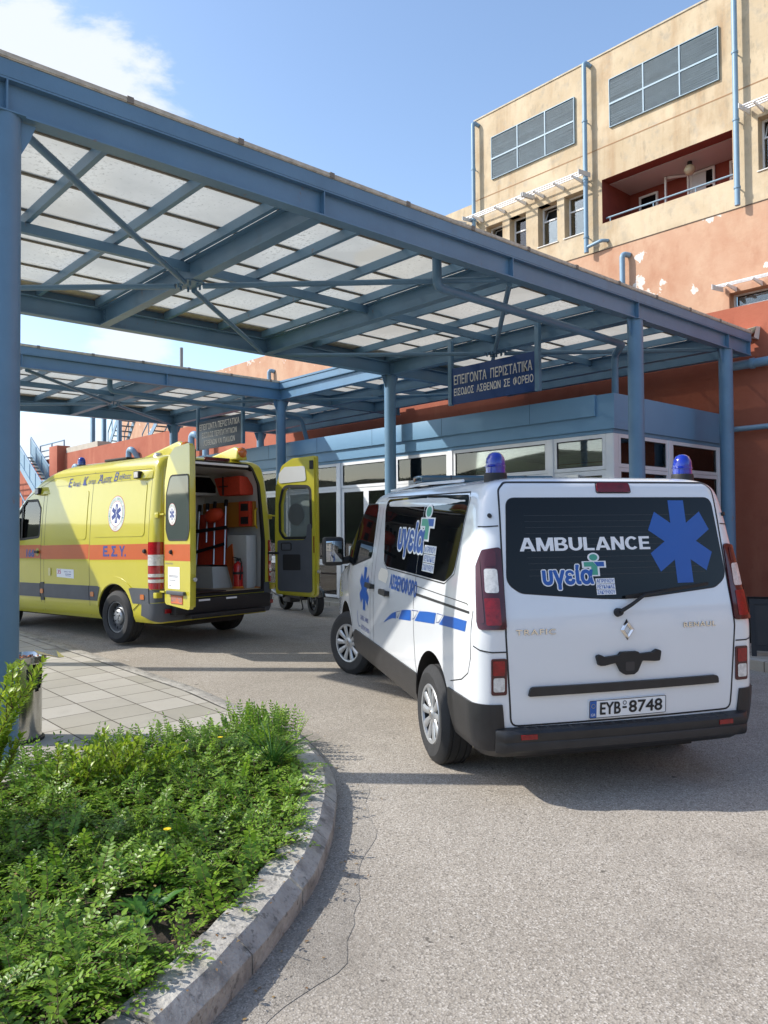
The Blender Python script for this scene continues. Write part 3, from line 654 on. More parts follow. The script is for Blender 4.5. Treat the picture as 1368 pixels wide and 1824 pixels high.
MXX = MX+[RX1-.08]
for i, (a, c) in enumerate(zip(MXX[:-1], MXX[1:])):
    fr_front(a+.052, c-.052, 2.47, RZ-.055, RY0, rec)
    door = i in (1, 3, 6)
    if door:
        mid = (a+c)/2; k = 2 if c-a > 1.5 else 1; ww = (c-a-.104)/k
        for j in range(k):
            fr_front(a+.052+ww*j, a+.052+ww*(j+1), 1.0, 2.465, RY0+.01, rec, t=.075, name='door_leaf'); fr_front(a+.052+ww*j, a+.052+ww*(j+1), FL+.02, .995, RY0+.01, rec, t=.075, name='door_leaf')
    else:
        fr_front(a+.052, c-.052, .98, 2.465, RY0, rec); fr_front(a+.052, c-.052, FL+.01, .975, RY0, rec)
b = MB(); b.box(-6.95, -6.75, RY0-.05, RY0-.005, 2.36, 2.42); b.cyl((-7.02, RY0-.06, 2.31), (-7.02, RY0-.0, 2.31), .04, 10); b.box(-7.1, -6.62, RY0-.035, RY0-.022, 2.33, 2.345); b.build('door_closer', sil, rec)
# side face x = RX1
def fr_side(y0, y1, z0, z1, x, parent, t=.055, d=.05):
    o = MB(); o.box(x-d, x, y0, y0+t, z0, z1); o.box(x-d, x, y1-t, y1, z0, z1); o.box(x-d+.001, x-.001, y0+t+.0005, y1-t-.0005, z0, z0+t); o.box(x-d+.001, x-.001, y0+t+.0005, y1-t-.0005, z1-t, z1)
    f = o.build('window_frame', alu, parent); MB().box(x-d*.5-.004, x-d*.5+.004, y0+t, y1-t, z0+t, z1-t).build('pane', glass, f)
    g = MB(); e = .012; xa, xb, za, zb = y0+t, y1-t, z0+t, z1-t
    for q in ((xa, xb, za, za+e), (xa, xb, zb-e, zb), (xa, xa+e, za+e, zb-e), (xb-e, xb, za+e, zb-e)): g.box(x-d*.5+.005, x-.012, q[0]+.001, q[1]-.001, q[2], q[3])
    g.build('gasket', black, f)
for (a, c) in ((RY0+.131, 11.43), (11.54, 13.1)):
    fr_side(a, c, 2.50, RZ-.055, RX1, rec); fr_side(a, c, 1.0, 2.495, RX1, rec); fr_side(a, c, FL, .995, RX1, rec)
for y in (11.485, 13.19): MB().box(RX1-.08, RX1+.012, y-.054 if y < 13 else y-.088, y+.054 if y < 13 else y+.085, FL, RZ-.055).build('mullion', alu, rec, bevel=.004)
# interior
b = MB(); b.box(RX0, RX1-.2, RY1-.12, RY1-.02, .2, 2.9); b.box(RX0, RX0+.1, RY0+.2, RY1-.1, .2, 2.9); b.build('inner_wall', mat('interior_wall_paint', (.60, .61, .53), .8), rec)
MB().box(RX0+.05, RX1-.06, RY0+.06, RY1-.02, .2, FL-.005).build('floor', mat('interior_floor', (.25, .24, .22), .3), rec)
MB().box(RX0+.05, RX1-.06, RY0+.06, RY1-.02, 2.93, 2.985).build('ceiling', mat('ceiling_tile_grid', (.62, .63, .58), .8, var=.05), rec)
b = MB()
for y in (10.5, 11.1, 11.7, 12.3, 12.9): b.box(RX0+.1, RX1-.1, y-.012, y+.012, 2.925, 2.931)
for k in range(19): x = RX0+.3+k*.62; b.box(x-.012, x+.012, RY0+.1, RY1-.15, 2.9225, 2.9245)
b.build('ceiling_grid', sil, rec)
b = MB()
for (x, w, z1) in ((-16.9, .9, 2.25), (-15.0, .95, 2.25), (-13.2, .8, 2.25), (-11.6, .95, 2.25), (-10.1, 1.0, 2.25), (-8.3, 1.3, 2.4), (-6.95, .7, 2.4)): b.box(x-w/2, x+w/2, RY1-.135, RY1-.121, FL, z1)
b.build('inner_doorway', mat('dark_doorway', (.02, .022, .018), .4), rec)
b = MB()
for (x, w, z1) in ((-15.0, .95, 2.25), (-11.6, .95, 2.25), (-10.1, 1.0, 2.25), (-8.3, 1.3, 2.4)):
    for s in (-1, 1): b.box(x+s*w/2-.04, x+s*w/2+.04, RY1-.16, RY1-.136, FL, z1+.08)
    b.box(x-w/2-.04, x+w/2+.04, RY1-.16, RY1-.137, z1+.081, z1+.14)
b.build('inner_door_frame', alu, rec)
b = MB(); b.box(-13.3, -13.22, 11.2, RY1-.2, FL, 2.92); b.box(-9.6, -9.52, 11.4, RY1-.2, FL, 2.92); b.build('partition', MATS['interior_wall_paint'], rec)
for o in set(bpy.data.objects)-before:
    if o.type == 'MESH': o.data.transform(rinv)
# ================================================================= WALLS / MAIN BUILDING
YW = 13.3
rw = empty('terracotta_wall', (-10, YW, 0)); tag(rw, 'terracotta red rendered lower wall behind the reception, running the whole width', 'wall')
def tri(name, verts, faces, m, parent, **k): return MB().add(verts, faces).build(name, m, parent, **k)
before = set(bpy.data.objects)
b = MB(); b.box(-37.6, 16, YW, YW+.3, -.3, 5.36); b.build('wall', rplaster, rw)
MB().box(-38.4, -37.35, YW-.35, YW+.25, -.3, 5.72).build('pier', rplaster, rw, bevel=.01)
MB().box(-46, -38.41, YW, YW+.28, -.3, 5.25).build('wall', rplaster, rw)
MB().box(-37.2, -33.5, YW+.02, YW+.6, 5.361, 5.60).build('coping_block', mat('coping_stone', (.45, .40, .33), .9, var=.1), rw)
b = MB(); b.add([(-5.72, YW-.001, 4.80), (-5.52, YW-.001, 4.95), (-5.52, YW-.16, 4.93), (-5.72, YW-.2, 4.80), (-6.0, YW-.001, 4.87), (-6.0, YW-.2, 4.87), (-5.55, YW-.001, 4.74), (-5.56, YW-.16, 4.76)], [(0, 1, 2, 3), (4, 1, 2, 5), (1, 6, 7, 2), (0, 6, 7, 3)]); b.build('flashing', mat('white_flashing', (.72, .70, .64), .7, var=.1), rw)
for o in set(bpy.data.objects)-before:
    if o.type == 'MESH': o.data.transform(Matrix.Translation((10, -YW, 0)))
K = 1.65
def kz(z): return 1.6+K*(z-1.6)
YB = YW*K
hb = empty('hospital_building', (-19.39, YB, 0)); tag(hb, 'tall ochre hospital block with louvred panels, balcony and peeling orange lower storey', 'building')
before = set(bpy.data.objects)
ZO, ZS, ZR = kz(7.025), kz(9.035), kz(10.865)
XL = -11.75*K
openings = [(-11.44, -10.97, 7.51, 8.36), (-10.775, -10.33, 7.51, 8.36), (-10.02, -9.535, 7.51, 8.36), (-9.36, -8.885, 7.51, 8.37), (-8.48, -5.925, 7.555, 8.415), (-5.50, -4.85, 7.55, 8.45), (-3.9, -3.4, 7.55, 8.4)]
OP = [(a*K, c*K, kz(d), kz(e)) for a, c, d, e in openings]
OR_OPEN = [(-6.03*K, -5.2*K, kz(5.0), kz(5.62))]
MP = plane_map((0, YB, 0), (1, 0, 0), (0, 0, 1), (0, -1, 0))
rect = lambda a, c, d, e: [(a, d), (c, d), (c, e), (a, e)]
plate('wall', rect(XL, 26, ZO+.03, ZR), [rect(*o) for o in OP], MP, -.45, 0, yplaster, hb)
MB().box(XL+.02, 26, YB+5.5, YB+6, ZO, ZR-.05).build('rear_wall', yplaster, hb)
MB().box(XL-.0, XL+.3, YB+.451, YB+5.9, ZO+.03, ZR-.02).build('side_wall', yplaster, hb)
MB().box(-26.5, XL-.001, YB+.01, YB+4, ZO+.03, ZS-.04).build('low_parapet_wall', yplaster, hb)
MB().box(XL+.3, 26, YB+.455, YB+5.4, ZR-.5, ZR-.35).build('roof_slab', mat('roof_grey', (.3, .3, .29), .9), hb)
plate('orange_wall', rect(-51, 26, 0, ZO+.0), [rect(*o) for o in OR_OPEN], MP, -.45, .0, oplaster, hb)
b = MB(); b.box(XL, 26, YB-.012, YB+.02, ZO+.0, ZO+.03); b.build('storey_joint', mat('joint_dark', (.10, .07, .05), .9), hb)
b = MB(); b.box(XL+.01, 26, YB-.006, YB+.01, ZS, ZS+.035); b.build('storey_joint', mat('joint_brown', (.32, .19, .10), .9), hb)
MB().box(XL-.03, 26, YB-.03, YB+.5, ZR+.001, ZR+.05).build('parapet_coping', mat('parapet_cement', (.50, .44, .34), .9, var=.2), hb)
# weather stains under louvres are in the plaster; louvre panels
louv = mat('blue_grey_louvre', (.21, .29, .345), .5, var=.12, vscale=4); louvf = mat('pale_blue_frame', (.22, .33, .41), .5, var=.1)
for (a, c) in ((-11.24, -9.07), (-8.275, -6.125)):
    x0, x1, z0, z1 = a*K, c*K, kz(9.355), kz(10.30); f = MB()
    e = .024; f.box(x0, x1, YB-.07, YB-.002, z0, z0+e); f.box(x0, x1, YB-.07, YB-.002, z1-e, z1)
    for x in (x0, x0+(x1-x0)/3-e/2, x0+2*(x1-x0)/3-e/2, x1-e): f.box(x, x+e+(.02 if x not in (x0, x1-e) else 0), YB-.071, YB-.003, z0+e+.001, z1-e-.001)
    zm = (z0*.52+z1*.48); f.box(x0+e, x1-e, YB-.075, YB-.06, zm-.03, zm+.03)
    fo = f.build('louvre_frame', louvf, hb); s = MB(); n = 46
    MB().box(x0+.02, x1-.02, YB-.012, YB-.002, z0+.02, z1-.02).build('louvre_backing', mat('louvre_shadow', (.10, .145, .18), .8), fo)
    for i in range(n):
        z = z0+.05+(z1-z0-.1)*(i+.5)/n; sag = random.uniform(-.006, .006)
        s.add([(x0+.04, YB-.055, z-.012+sag), (x1-.04, YB-.055, z-.012-sag), (x1-.04, YB-.016, z+.020), (x0+.04, YB-.016, z+.020), (x0+.04, YB-.055, z-.004+sag), (x1-.04, YB-.055, z-.004-sag), (x1-.04, YB-.016, z+.026), (x0+.04, YB-.016, z+.026)], [(0, 1, 2, 3), (7, 6, 5, 4), (0, 4, 5, 1), (1, 5, 6, 2)])
    s.build('louvre_slats', louv, fo)
def bwin(x0, x1, z0, z1, y, openvent=False):
    t = .05; o = MB(); zt = z0+(z1-z0)*.66
    o.box(x0, x0+t, y, y+.06, z0, z1); o.box(x1-t, x1, y, y+.06, z0, z1)
    for z in (z0, zt-t/2, z1-t): o.box(x0+t, x1-t, y+.001, y+.059, z, z+t)
    f = o.build('window', alu, hb); MB().box(x0+t, x1-t, y+.03, y+.036, z0+t, zt-t/2).build('pane', glass, f)
    if openvent:
        g = MB(); zz0, zz1 = zt+t/2, z1-t
        for (p, q) in (((x0+t, zz0), (x1-t, zz0)), ((x0+t, zz1), (x1-t, zz1)), ((x0+t+.015, zz0), (x0+t+.015, zz1)), ((x1-t-.015, zz0), (x1-t-.015, zz1))):
            ya = y+.06+(.18 if p[1] == zz1 else 0); yb = y+.06+(.18 if q[1] == zz1 else 0); g.bar((p[0], ya, p[1]), (q[0], yb, q[1]), .03, .03)
        g.build('tilted_vent', alu, f)
    else: MB().box(x0+t, x1-t, y+.03, y+.036, zt+t/2, z1-t).build('pane', glass, f)
    MB().box(x0+.27, x1-.02, y+.045, y+.06, z0+.05, zt-.03).build('blind', mat('curtain_cloth', (.55, .57, .60), .9, var=.06), f)
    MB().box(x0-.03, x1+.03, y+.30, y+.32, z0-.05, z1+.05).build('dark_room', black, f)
    return f
for i, (a, c, d, e) in enumerate(OP[:4]): bwin(a, c, d, e, YB+.28, openvent=i in (0, 2)); MB().box(a-.03, c+.03, YB-.035, YB+.27, d-.03, d-.001).build('window_sill', mat('marble_sill', (.62, .60, .56), .5), hb)
for i, (a, c, d, e) in enumerate(OP[5:]): bwin(a, c, d, e, YB+.28, openvent=i == 0); MB().box(a-.03, c+.03, YB-.035, YB+.27, d-.03, d-.001).build('window_sill', MATS['marble_sill'], hb)
a, c, d, e = OR_OPEN[0]; bwin(a, c, d, e, YB+.3)
# balcony
a, c, d, e = OP[4]; D = 1.7
b = MB(); y0 = YB+.452; y1 = YB+D
b.add([(a, y0, d), (c, y0, d), (c, y1, d), (a, y1, d), (a, y0, e), (c, y0, e), (c, y1, e), (a, y1, e)], [(0, 3, 7, 4), (3, 2, 6, 7), (2, 1, 5, 6), (0, 1, 2, 3)]); b.build('loggia_wall', dkred, hb)
MB().box(a-.3, c+.3, y0, y1+.1, d-.9, d-.7).build('loggia_floor', dkred, hb)
MB().box(a, c, y0+.0, y1, e-.02, e+.0).build('loggia_ceiling', mat('loggia_ceiling_white', (.55, .52, .50), .9), hb)
r_ = MB()
for (p, q, s, t_) in ((a, c, d, e),):
    r_.box(p, q, YB+.002, YB+.45, s-.001, s+.004); r_.box(p, p+.004, YB+.002, YB+.45, s+.005, t_-.003); r_.box(q-.004, q, YB+.002, YB+.45, s+.005, t_-.003); r_.box(p+.005, q-.005, YB+.002, YB+.45, t_-.004, t_)
r_.build('loggia_reveal', dkred, hb)
b = MB().cyl((a+.06, YB+.15, d+.20), (c-.02, YB+.15, d+.20), .03, 8)
for x in (a+.2, a+1.7, a+3.05): b.cyl((x, YB+.15, d), (x, YB+.15, d+.2), .02, 8)
b.build('balcony_railing', louvf, hb, smooth=40)
def bdoor(x0, x1, z1, y): 
    t = .07; o = MB(); z0 = d-.7; o.box(x0, x0+t, y, y+.05, z0, z1); o.box(x1-t, x1, y, y+.05, z0, z1); o.box(x0+t, x1-t, y, y+.05, z1-t, z1); o.box(x0+t, x1-t, y, y+.05, z1-.55, z1-.48)
    f = o.build('balcony_door', alu, hb); MB().box(x0+t, x1-t, y+.03, y+.04, z0, z1-t).build('pane', tintglass, f); return f
bdoor(a+.35, a+1.02, d+1.20, y1-.06)
bdoor(a+3.38, a+4.15, d+1.33, y1-.06)
f = bdoor(a+2.11, a+2.92, d+1.37, y1-.06); MB().box(a+2.2, a+2.65, y1-.075, y1-.065, d-.5, d+1.28).build('curtain', MATS['curtain_cloth'], f)
b = MB(); b.bar((a+1.50, y1-.42, d-.5), (a+1.50, y1-.42, d+1.37), .07, .05); b.bar((a+1.54, y1-.40, d+1.34), (a+2.04, y1-.10, d+1.34), .05, .07); b.bar((a+2.08, y1-.08, d-.5), (a+2.08, y1-.08, d+1.37), .07, .05); b.build('open_door_leaf', alu, hb)
b = MB().lathe([(0, -.17), (.09, -.145), (.155, -.07), (.17, 0), (.155, .07), (.10, .13), (.05, .15), (0, .15)], (a+2.50, YB+.9, e-.27), (0, 0, 1), 20); lamp = b.build('globe_lamp', mat('opal_globe', (.50, .44, .30), .25, var=.2, vscale=8), hb, smooth=60)
MB().cyl((a+2.50, YB+.9, e-.14), (a+2.50, YB+.9, e-.021), .07, 12).build('lamp_mount', black, lamp)
# awnings: slatted shelf brackets
def awning(x0, x1, z, ends=(True, True)):
    f = MB()
    for k in range(3): y = YB-.18-.17*k; f.box(x0, x1, y-.045, y, z-.025*k, z+.03-.025*k)
    r = f.build('sun_shelf', white_p, hb)
    for x in ([x0+.35, (x0+x1)/2+.05, x1-.35]): MB().add([(x-.02, YB, z-.16), (x+.02, YB, z-.16), (x+.02, YB-.62, z-.10), (x-.02, YB-.62, z-.10), (x-.02, YB, z-.03), (x+.02, YB, z-.03), (x+.02, YB-.62, z-.06), (x-.02, YB-.62, z-.06)], [(0, 1, 2, 3), (7, 6, 5, 4), (0, 3, 7, 4), (1, 5, 6, 2), (2, 6, 7, 3)]).build('bracket', white_p, r)
    for x in (x0, x1): MB().add([(x-.012, YB-.05, z-.10), (x-.012, YB-.72, z-.16), (x-.012, YB-.72, z-.02), (x-.012, YB-.05, z+.06), (x+.012, YB-.05, z-.10), (x+.012, YB-.72, z-.16), (x+.012, YB-.72, z-.02), (x+.012, YB-.05, z+.06)], [(0, 1, 2, 3), (7, 6, 5, 4), (0, 4, 5, 1), (1, 5, 6, 2), (2, 6, 7, 3), (3, 7, 4, 0)]).build('end_plate', mat('grey_white_plate', (.55, .56, .56), .6), r)
aw = kz(8.60)
awning(-11.75*K, -10.12*K, aw); awning(-10.08*K, -8.72*K, aw); awning(-13.6*K, -12.0*K, aw); awning(-5.62*K, -4.4*K, aw); awning(-6.12*K, -4.9*K, kz(5.72))
def bpipe(pts, r=.075, stubs=()):
    o = MB().tube(elbow(pts, r), r, 12); zs = [p[2] for p in pts]
    z = min(zs)+.5
    while z < max(zs)-.3: o.cyl((pts[-1][0], pts[-1][1], z-.03), (pts[-1][0], pts[-1][1], z+.03), r*1.25, 12); o.box(pts[-1][0]-.015, pts[-1][0]+.015, pts[-1][1], YB-.002, z-.01, z+.01); z += 1.9
    f = o.build('drainpipe', mat('pale_blue_pipe', (.19, .31, .42), .45, var=.08), hb, smooth=50)
    for s in stubs: MB().tube(elbow(s, .06), .055, 10).build('branch_pipe', MATS['pale_blue_pipe'], f, smooth=50)
yp = YB-.22
for (x, zt, zb_, st) in ((-11.68, 10.78, 7.1, [[(-11.68*K, yp, kz(8.45)), (-11.9*K, yp, kz(8.40)), (-12.0*K, YB, kz(8.40))]]), (-8.76, 10.82, 7.03, [[(-8.76*K, yp, kz(7.13)), (-8.42*K, yp, kz(7.18)), (-8.36*K, YB, kz(7.19))]]), (-5.80, 11.0, 7.03, [])):
    bpipe([(x*K+.1, YB, kz(zt)-.1), (x*K, yp, kz(zt)), (x*K, yp, kz(zb_))], stubs=st)
bpipe([(-7.9*K, YB, kz(6.78)), (-7.98*K, yp, kz(6.80)), (-7.98*K, yp, kz(4.6))], r=.085)
bpipe([(-19.85*K, YB, kz(6.45)), (-19.95*K, yp, kz(6.50)), (-19.95*K, yp, kz(5.0))], r=.10)
for o in set(bpy.data.objects)-before:
    if o.type == 'MESH': o.data.transform(Matrix.Translation((19.39, -YB, 0)))
# drains on the terracotta wall
pb = MATS['pale_blue_pipe']
pipe('drainpipe', [(-5.1-.9, YW-.14, 4.33), (6, YW-.14, 4.39)], .075, 'thick horizontal blue pipe high on the terracotta wall at right', 'drainpipe', m=pb, collars=[((-5.6, YW-.14, 4.332), (1, 0, 0))])
pipe('drainpipe', [(-6.1, YW-.12, 3.27), (6, YW-.12, 3.30)], .045, 'thinner horizontal blue pipe lower on the terracotta wall at right', 'drainpipe', m=pb, collars=[((-6.0, YW-.12, 3.271), (1, 0, 0))])
for x, zt, w in ((-38.6, 4.85, 'leftmost small blue gooseneck pipe beside the terracotta pier'), (-35.5, 4.62, 'small blue gooseneck pipe above the blue roof beacon of the yellow ambulance'), (-29.7, 4.88, 'blue gooseneck pipe on the terracotta wall above the middle of the ambulance roof'), (-24.6, 4.98, 'blue gooseneck pipe left of the hanging three line sign'), (-23.6, 4.98, 'blue gooseneck pipe nearest the three line sign')):
    pipe('drainpipe', [(x+.35, YW+.0, zt-.35), (x+.35, YW-.25, zt), (x, YW-.25, zt), (x, YW-.25, 2.2)], .11, w, 'drainpipe', m=pb)
# ================================================================= STAIRS & RAILINGS (far left)
def stair(name, p_low, p_high, w, steps, label, land=None, glassy=True, under=True):
    r = empty(name, p_low); tag(r, label, 'staircase'); L = Vector(p_high)-Vector(p_low); rail = .95
    for sy in (0, w):
        MB().bar((0, sy, 0), L+Vector((0, sy, 0)), .05, .28).build('stringer', pb, r)
        b = MB().cyl((0, sy, rail), L+Vector((0, sy, rail)), .035, 8); n = 5
        for i in range(n+1): p = L*i/n; b.cyl(p+Vector((0, sy, .05)), p+Vector((0, sy, rail)), .028, 8)
        if land: b.cyl((0, sy, rail), (land, sy, rail), .035, 8); b.cyl((land, sy, 0), (land, sy, rail), .028, 8)
        b.build('handrail', pb, r, smooth=40)
        if glassy: MB().add([Vector((0, sy, .18)), L+Vector((0, sy, .18)), L+Vector((0, sy, rail-.08)), Vector((0, sy, rail-.08))], [(0, 1, 2, 3)]).build('infill_panel', mat('pale_blue_mesh', (.20, .32, .42), .5), r)
    b = MB()
    for i in range(steps): p = L*(i+.5)/steps; b.box(p.x-.15, p.x+.15, .03, w-.03, p.z-.02, p.z+.02)
    b.build('tread', mat('stair_tread', (.10, .12, .14), .6), r)
    if land: MB().box(0, land, 0, w, -.1, -.02).build('landing', MATS['stair_tread'], r)
    return r
stair('metal_staircase', (-37.2, 12.2, 3.05), (-41.2, 12.2, 5.5), .8, 13, 'blue metal outdoor staircase at the far left behind the yellow ambulance cab', land=.9)
stair('metal_staircase', (-36.3, 11.3, .3), (-40.3, 11.3, 2.9), .8, 15, 'lower flight of blue metal stairs seen through the cab window', glassy=False)
b = stair('metal_staircase', (-41.9, 19.2, 6.2), (-37.9, 19.2, 9.4), 1.2, 14, 'blue metal stairs rising beyond the terracotta wall under the farther canopy', glassy=False)
s2 = stair('metal_staircase', (-45.2, 18.6, 6.6), (-42.3, 18.6, 9.9), 1.0, 12, 'left flight of blue metal stairs with tall posts beyond the terracotta wall', glassy=False)
for x in (-2.3, -.6, 1.6): MB().box(x-.12, x+.12, -.1, .1, -6, 4.2).build('post', blue, s2)
def railing(name, x0, x1, y, z, label, h=.75):
    b = MB(); n = max(2, int((x1-x0)/1.1)); r = empty(name, (x0, y, z)); tag(r, label, 'railing')
    for k in (.15, .45, h): b.cyl((0, 0, k), (x1-x0, 0, k), .032, 8)
    b.build('rail', pb, r, smooth=40); b = MB()
    for i in range(n+1): x = (x1-x0)*i/n; b.cyl((x, 0, 0), (x, 0, h), .035, 8)
    b.build('post', pb, r, smooth=40)
railing('metal_railing', -41.0, -37.7, YW+.1, 5.27, 'blue pipe railing on the terracotta wall left of its pier')
railing('metal_railing', -46, -41.4, YW-1.5, 5.1, 'blue railing section half hidden by the big left column')
tag(MB().cyl((-38.8, 20, 3), (-38.8, 20, 11.6), .09, 10).build('slim_post', mat('weathered_grey_post', (.25, .25, .24), .7), smooth=40), 'slim grey post rising between the two canopies against the sky', 'post')
# building across the road (seen in the windows' reflections)
ob = empty('office_building', (24, -4, 0)); tag(ob, 'pale low building across the road with shuttered windows', 'building')
b = MB().box(0, 10, -22, 22, -1, 7); b.build('wall', mat('pale_render', (.42, .38, .32), .9, var=.08), ob)
for k in range(9):
    y = -18+k*4.4
    for z in (1.0, 4.2): f = MB().box(-.06, -.001, y, y+1.6, z, z+1.6).build('window', mat('shutter_grey', (.12, .12, .12), .6), ob)
b = MB().box(-.8, -.001, -22, 22, 6.9, 7.15).build('cornice', MATS['pale_render'], ob)

hl = MB(); xs = [-160+6*i for i in range(46)]; rows = [(-38, 0), (-42, .35), (-48, .8), (-60, 1.0), (-90, 1.1)]  # added hill out of view, gives the glazing something dark to reflect
hl.add([(x, y+2*noise.noise(Vector((x*.1, y, 2))), -1.5+k*(11+3*noise.noise(Vector((x*.04, 0, 7)))+3.2*noise.noise(Vector((x*.35, y, 9))))) for y, k in rows for x in xs], [(j*46+i, j*46+i+1, (j+1)*46+i+1, (j+1)*46+i) for j in range(4) for i in range(45)])
tag(hl.build('added_reflection_hill', mat('reflection_hill_green', (.03, .055, .02), 1, var=.6, vscale=.6, bump=1, bscale=2), smooth=60), kind='structure')
# ================================================================= VEHICLES
def vframe(x, y, yaw, z, pitch, roll=0):
    c, s = math.cos(yaw), math.sin(yaw)
    X = Vector((c, s, pitch)).normalized(); Z = Vector((-pitch*c+roll*s, -pitch*s-roll*c, 1)).normalized(); Y = Z.cross(X).normalized(); X = Y.cross(Z)
    m = Matrix((X, Y, Z)).transposed().to_4x4(); m.translation = (x, y, z); return m
class Body:
    def __init__(s, w, xr, xf, rc, rf, bul, taper):
        s.w, s.xr, s.xf, s.rc, s.rf, s.bul, s.taper = w, xr, xf, rc, rf, bul, taper
    def W(s, z): return interp(s.w, z)
    def XR(s, z): return interp(s.xr, z)
    def XF(s, z): return interp(s.xf, z)
    def tap(s, x, W): t = max(0, (x-s.taper[0])/s.taper[1]); return W*(1-s.taper[2]*t**2.2)
    def half(s, z):                 # list of (x, y) from rear centre to front centre on the left side
        W, xr, xf = s.W(z), s.XR(z), s.XF(z); rc = min(s.rc, W*.6); rf = min(s.rf, W*.6); b = s.bul; P = []
        for i in range(8): t = i/8; P.append((xr+b*t*t, (W-rc)*t))
        for i in range(8): t = math.pi/2*i/8; P.append((xr+b+rc*(1-math.cos(t)), W-rc+rc*math.sin(t)))
        xa, xb = xr+b+rc, xf-rf-b
        for i in range(49): x = xa+(xb-xa)*i/48; P.append((x, s.tap(x, W)))
        We = s.tap(xb, W); rf = min(rf, We*.6)
        for i in range(1, 9): t = math.pi/2*i/8; P.append((xb+rf*math.sin(t), We-rf*(1-math.cos(t))))
        for i in range(1, 7): t = i/6; P.append((xb+rf+b*(1-(1-t)**2), (We-rf)*(1-t)))
        return P
    def mesh(s, zs, name, mats, parent):
        rows = []
        for z in zs:
            P = s.half(z); L = [(x, y, z) for x, y in P]; R_ = [(x, -y, z) for x, y in P[1:-1]][::-1]; rows.append(L+R_)
        n = len(rows[0]); b = MB(); vs = [v for r in rows for v in r]
        fs = [(j*n+i, (j+1)*n+i, (j+1)*n+(i+1) % n, j*n+(i+1) % n) for j in range(len(rows)-1) for i in range(n)]
        fs += [tuple(range(n)), tuple(range((len(rows)-1)*n+n-1, (len(rows)-1)*n-1, -1))]
        b.add(vs, fs); return b.build(name, mats, parent, doubles=True)
    def wrap(s, u, z):              # arc length from rear centre
        sg = 1 if u >= 0 else -1; a = abs(u); W, xr = s.W(z), s.XR(z); rc, b = s.rc, s.bul
        if a <= W-rc: return Vector((xr+b*(a/(W-rc))**2, sg*a, z))
        a -= W-rc
        if a <= rc*math.pi/2: t = a/rc; return Vector((xr+b+rc*(1-math.cos(t)), sg*(W-rc+rc*math.sin(t)), z))
        a -= rc*math.pi/2; x = xr+b+rc+a; return Vector((x, sg*s.tap(x, W), z))
    def wrapm(s, u, z):
        e = .004; p = s.wrap(u, z); du = s.wrap(u+e, z)-s.wrap(u-e, z); dz = s.wrap(u, z+e)-s.wrap(u, z-e); n = dz.cross(du).normalized()
        return p, n
    def rearm(s, y, z): return s.wrapm(y, z)
    def sidem(s, sg=1, mir=1):
        def f(x, z):
            x *= mir; P = lambda x_, z_: Vector((x_, sg*s.tap(x_, s.W(z_)), z_)); e = .004
            p = P(x, z); n = (P(x, z+e)-P(x, z-e)).cross(P(x+e, z)-P(x-e, z)).normalized()
            if n.y*sg < 0: n = -n
            return p, n
        return f
def boolsub(o, cutter, keep=False):
    m = o.modifiers.new('b', 'BOOLEAN'); m.operation = 'DIFFERENCE'; m.solver = 'EXACT'; m.object = cutter; m.use_self = False
    cutter.parent = o.parent; bpy.context.view_layer.update()
    me = bpy.data.meshes.new_from_object(o.evaluated_get(bpy.context.evaluated_depsgraph_get())); old = o.data
    o.modifiers.clear(); o.data = me; me.name = old.name; bpy.data.meshes.remove(old)
    if not keep: bpy.data.objects.remove(cutter, do_unlink=True)
def cutter(b, mats, idx):
    b.m = [idx]*len(b.f); return b.build('cutter', mats, None, doubles=True)
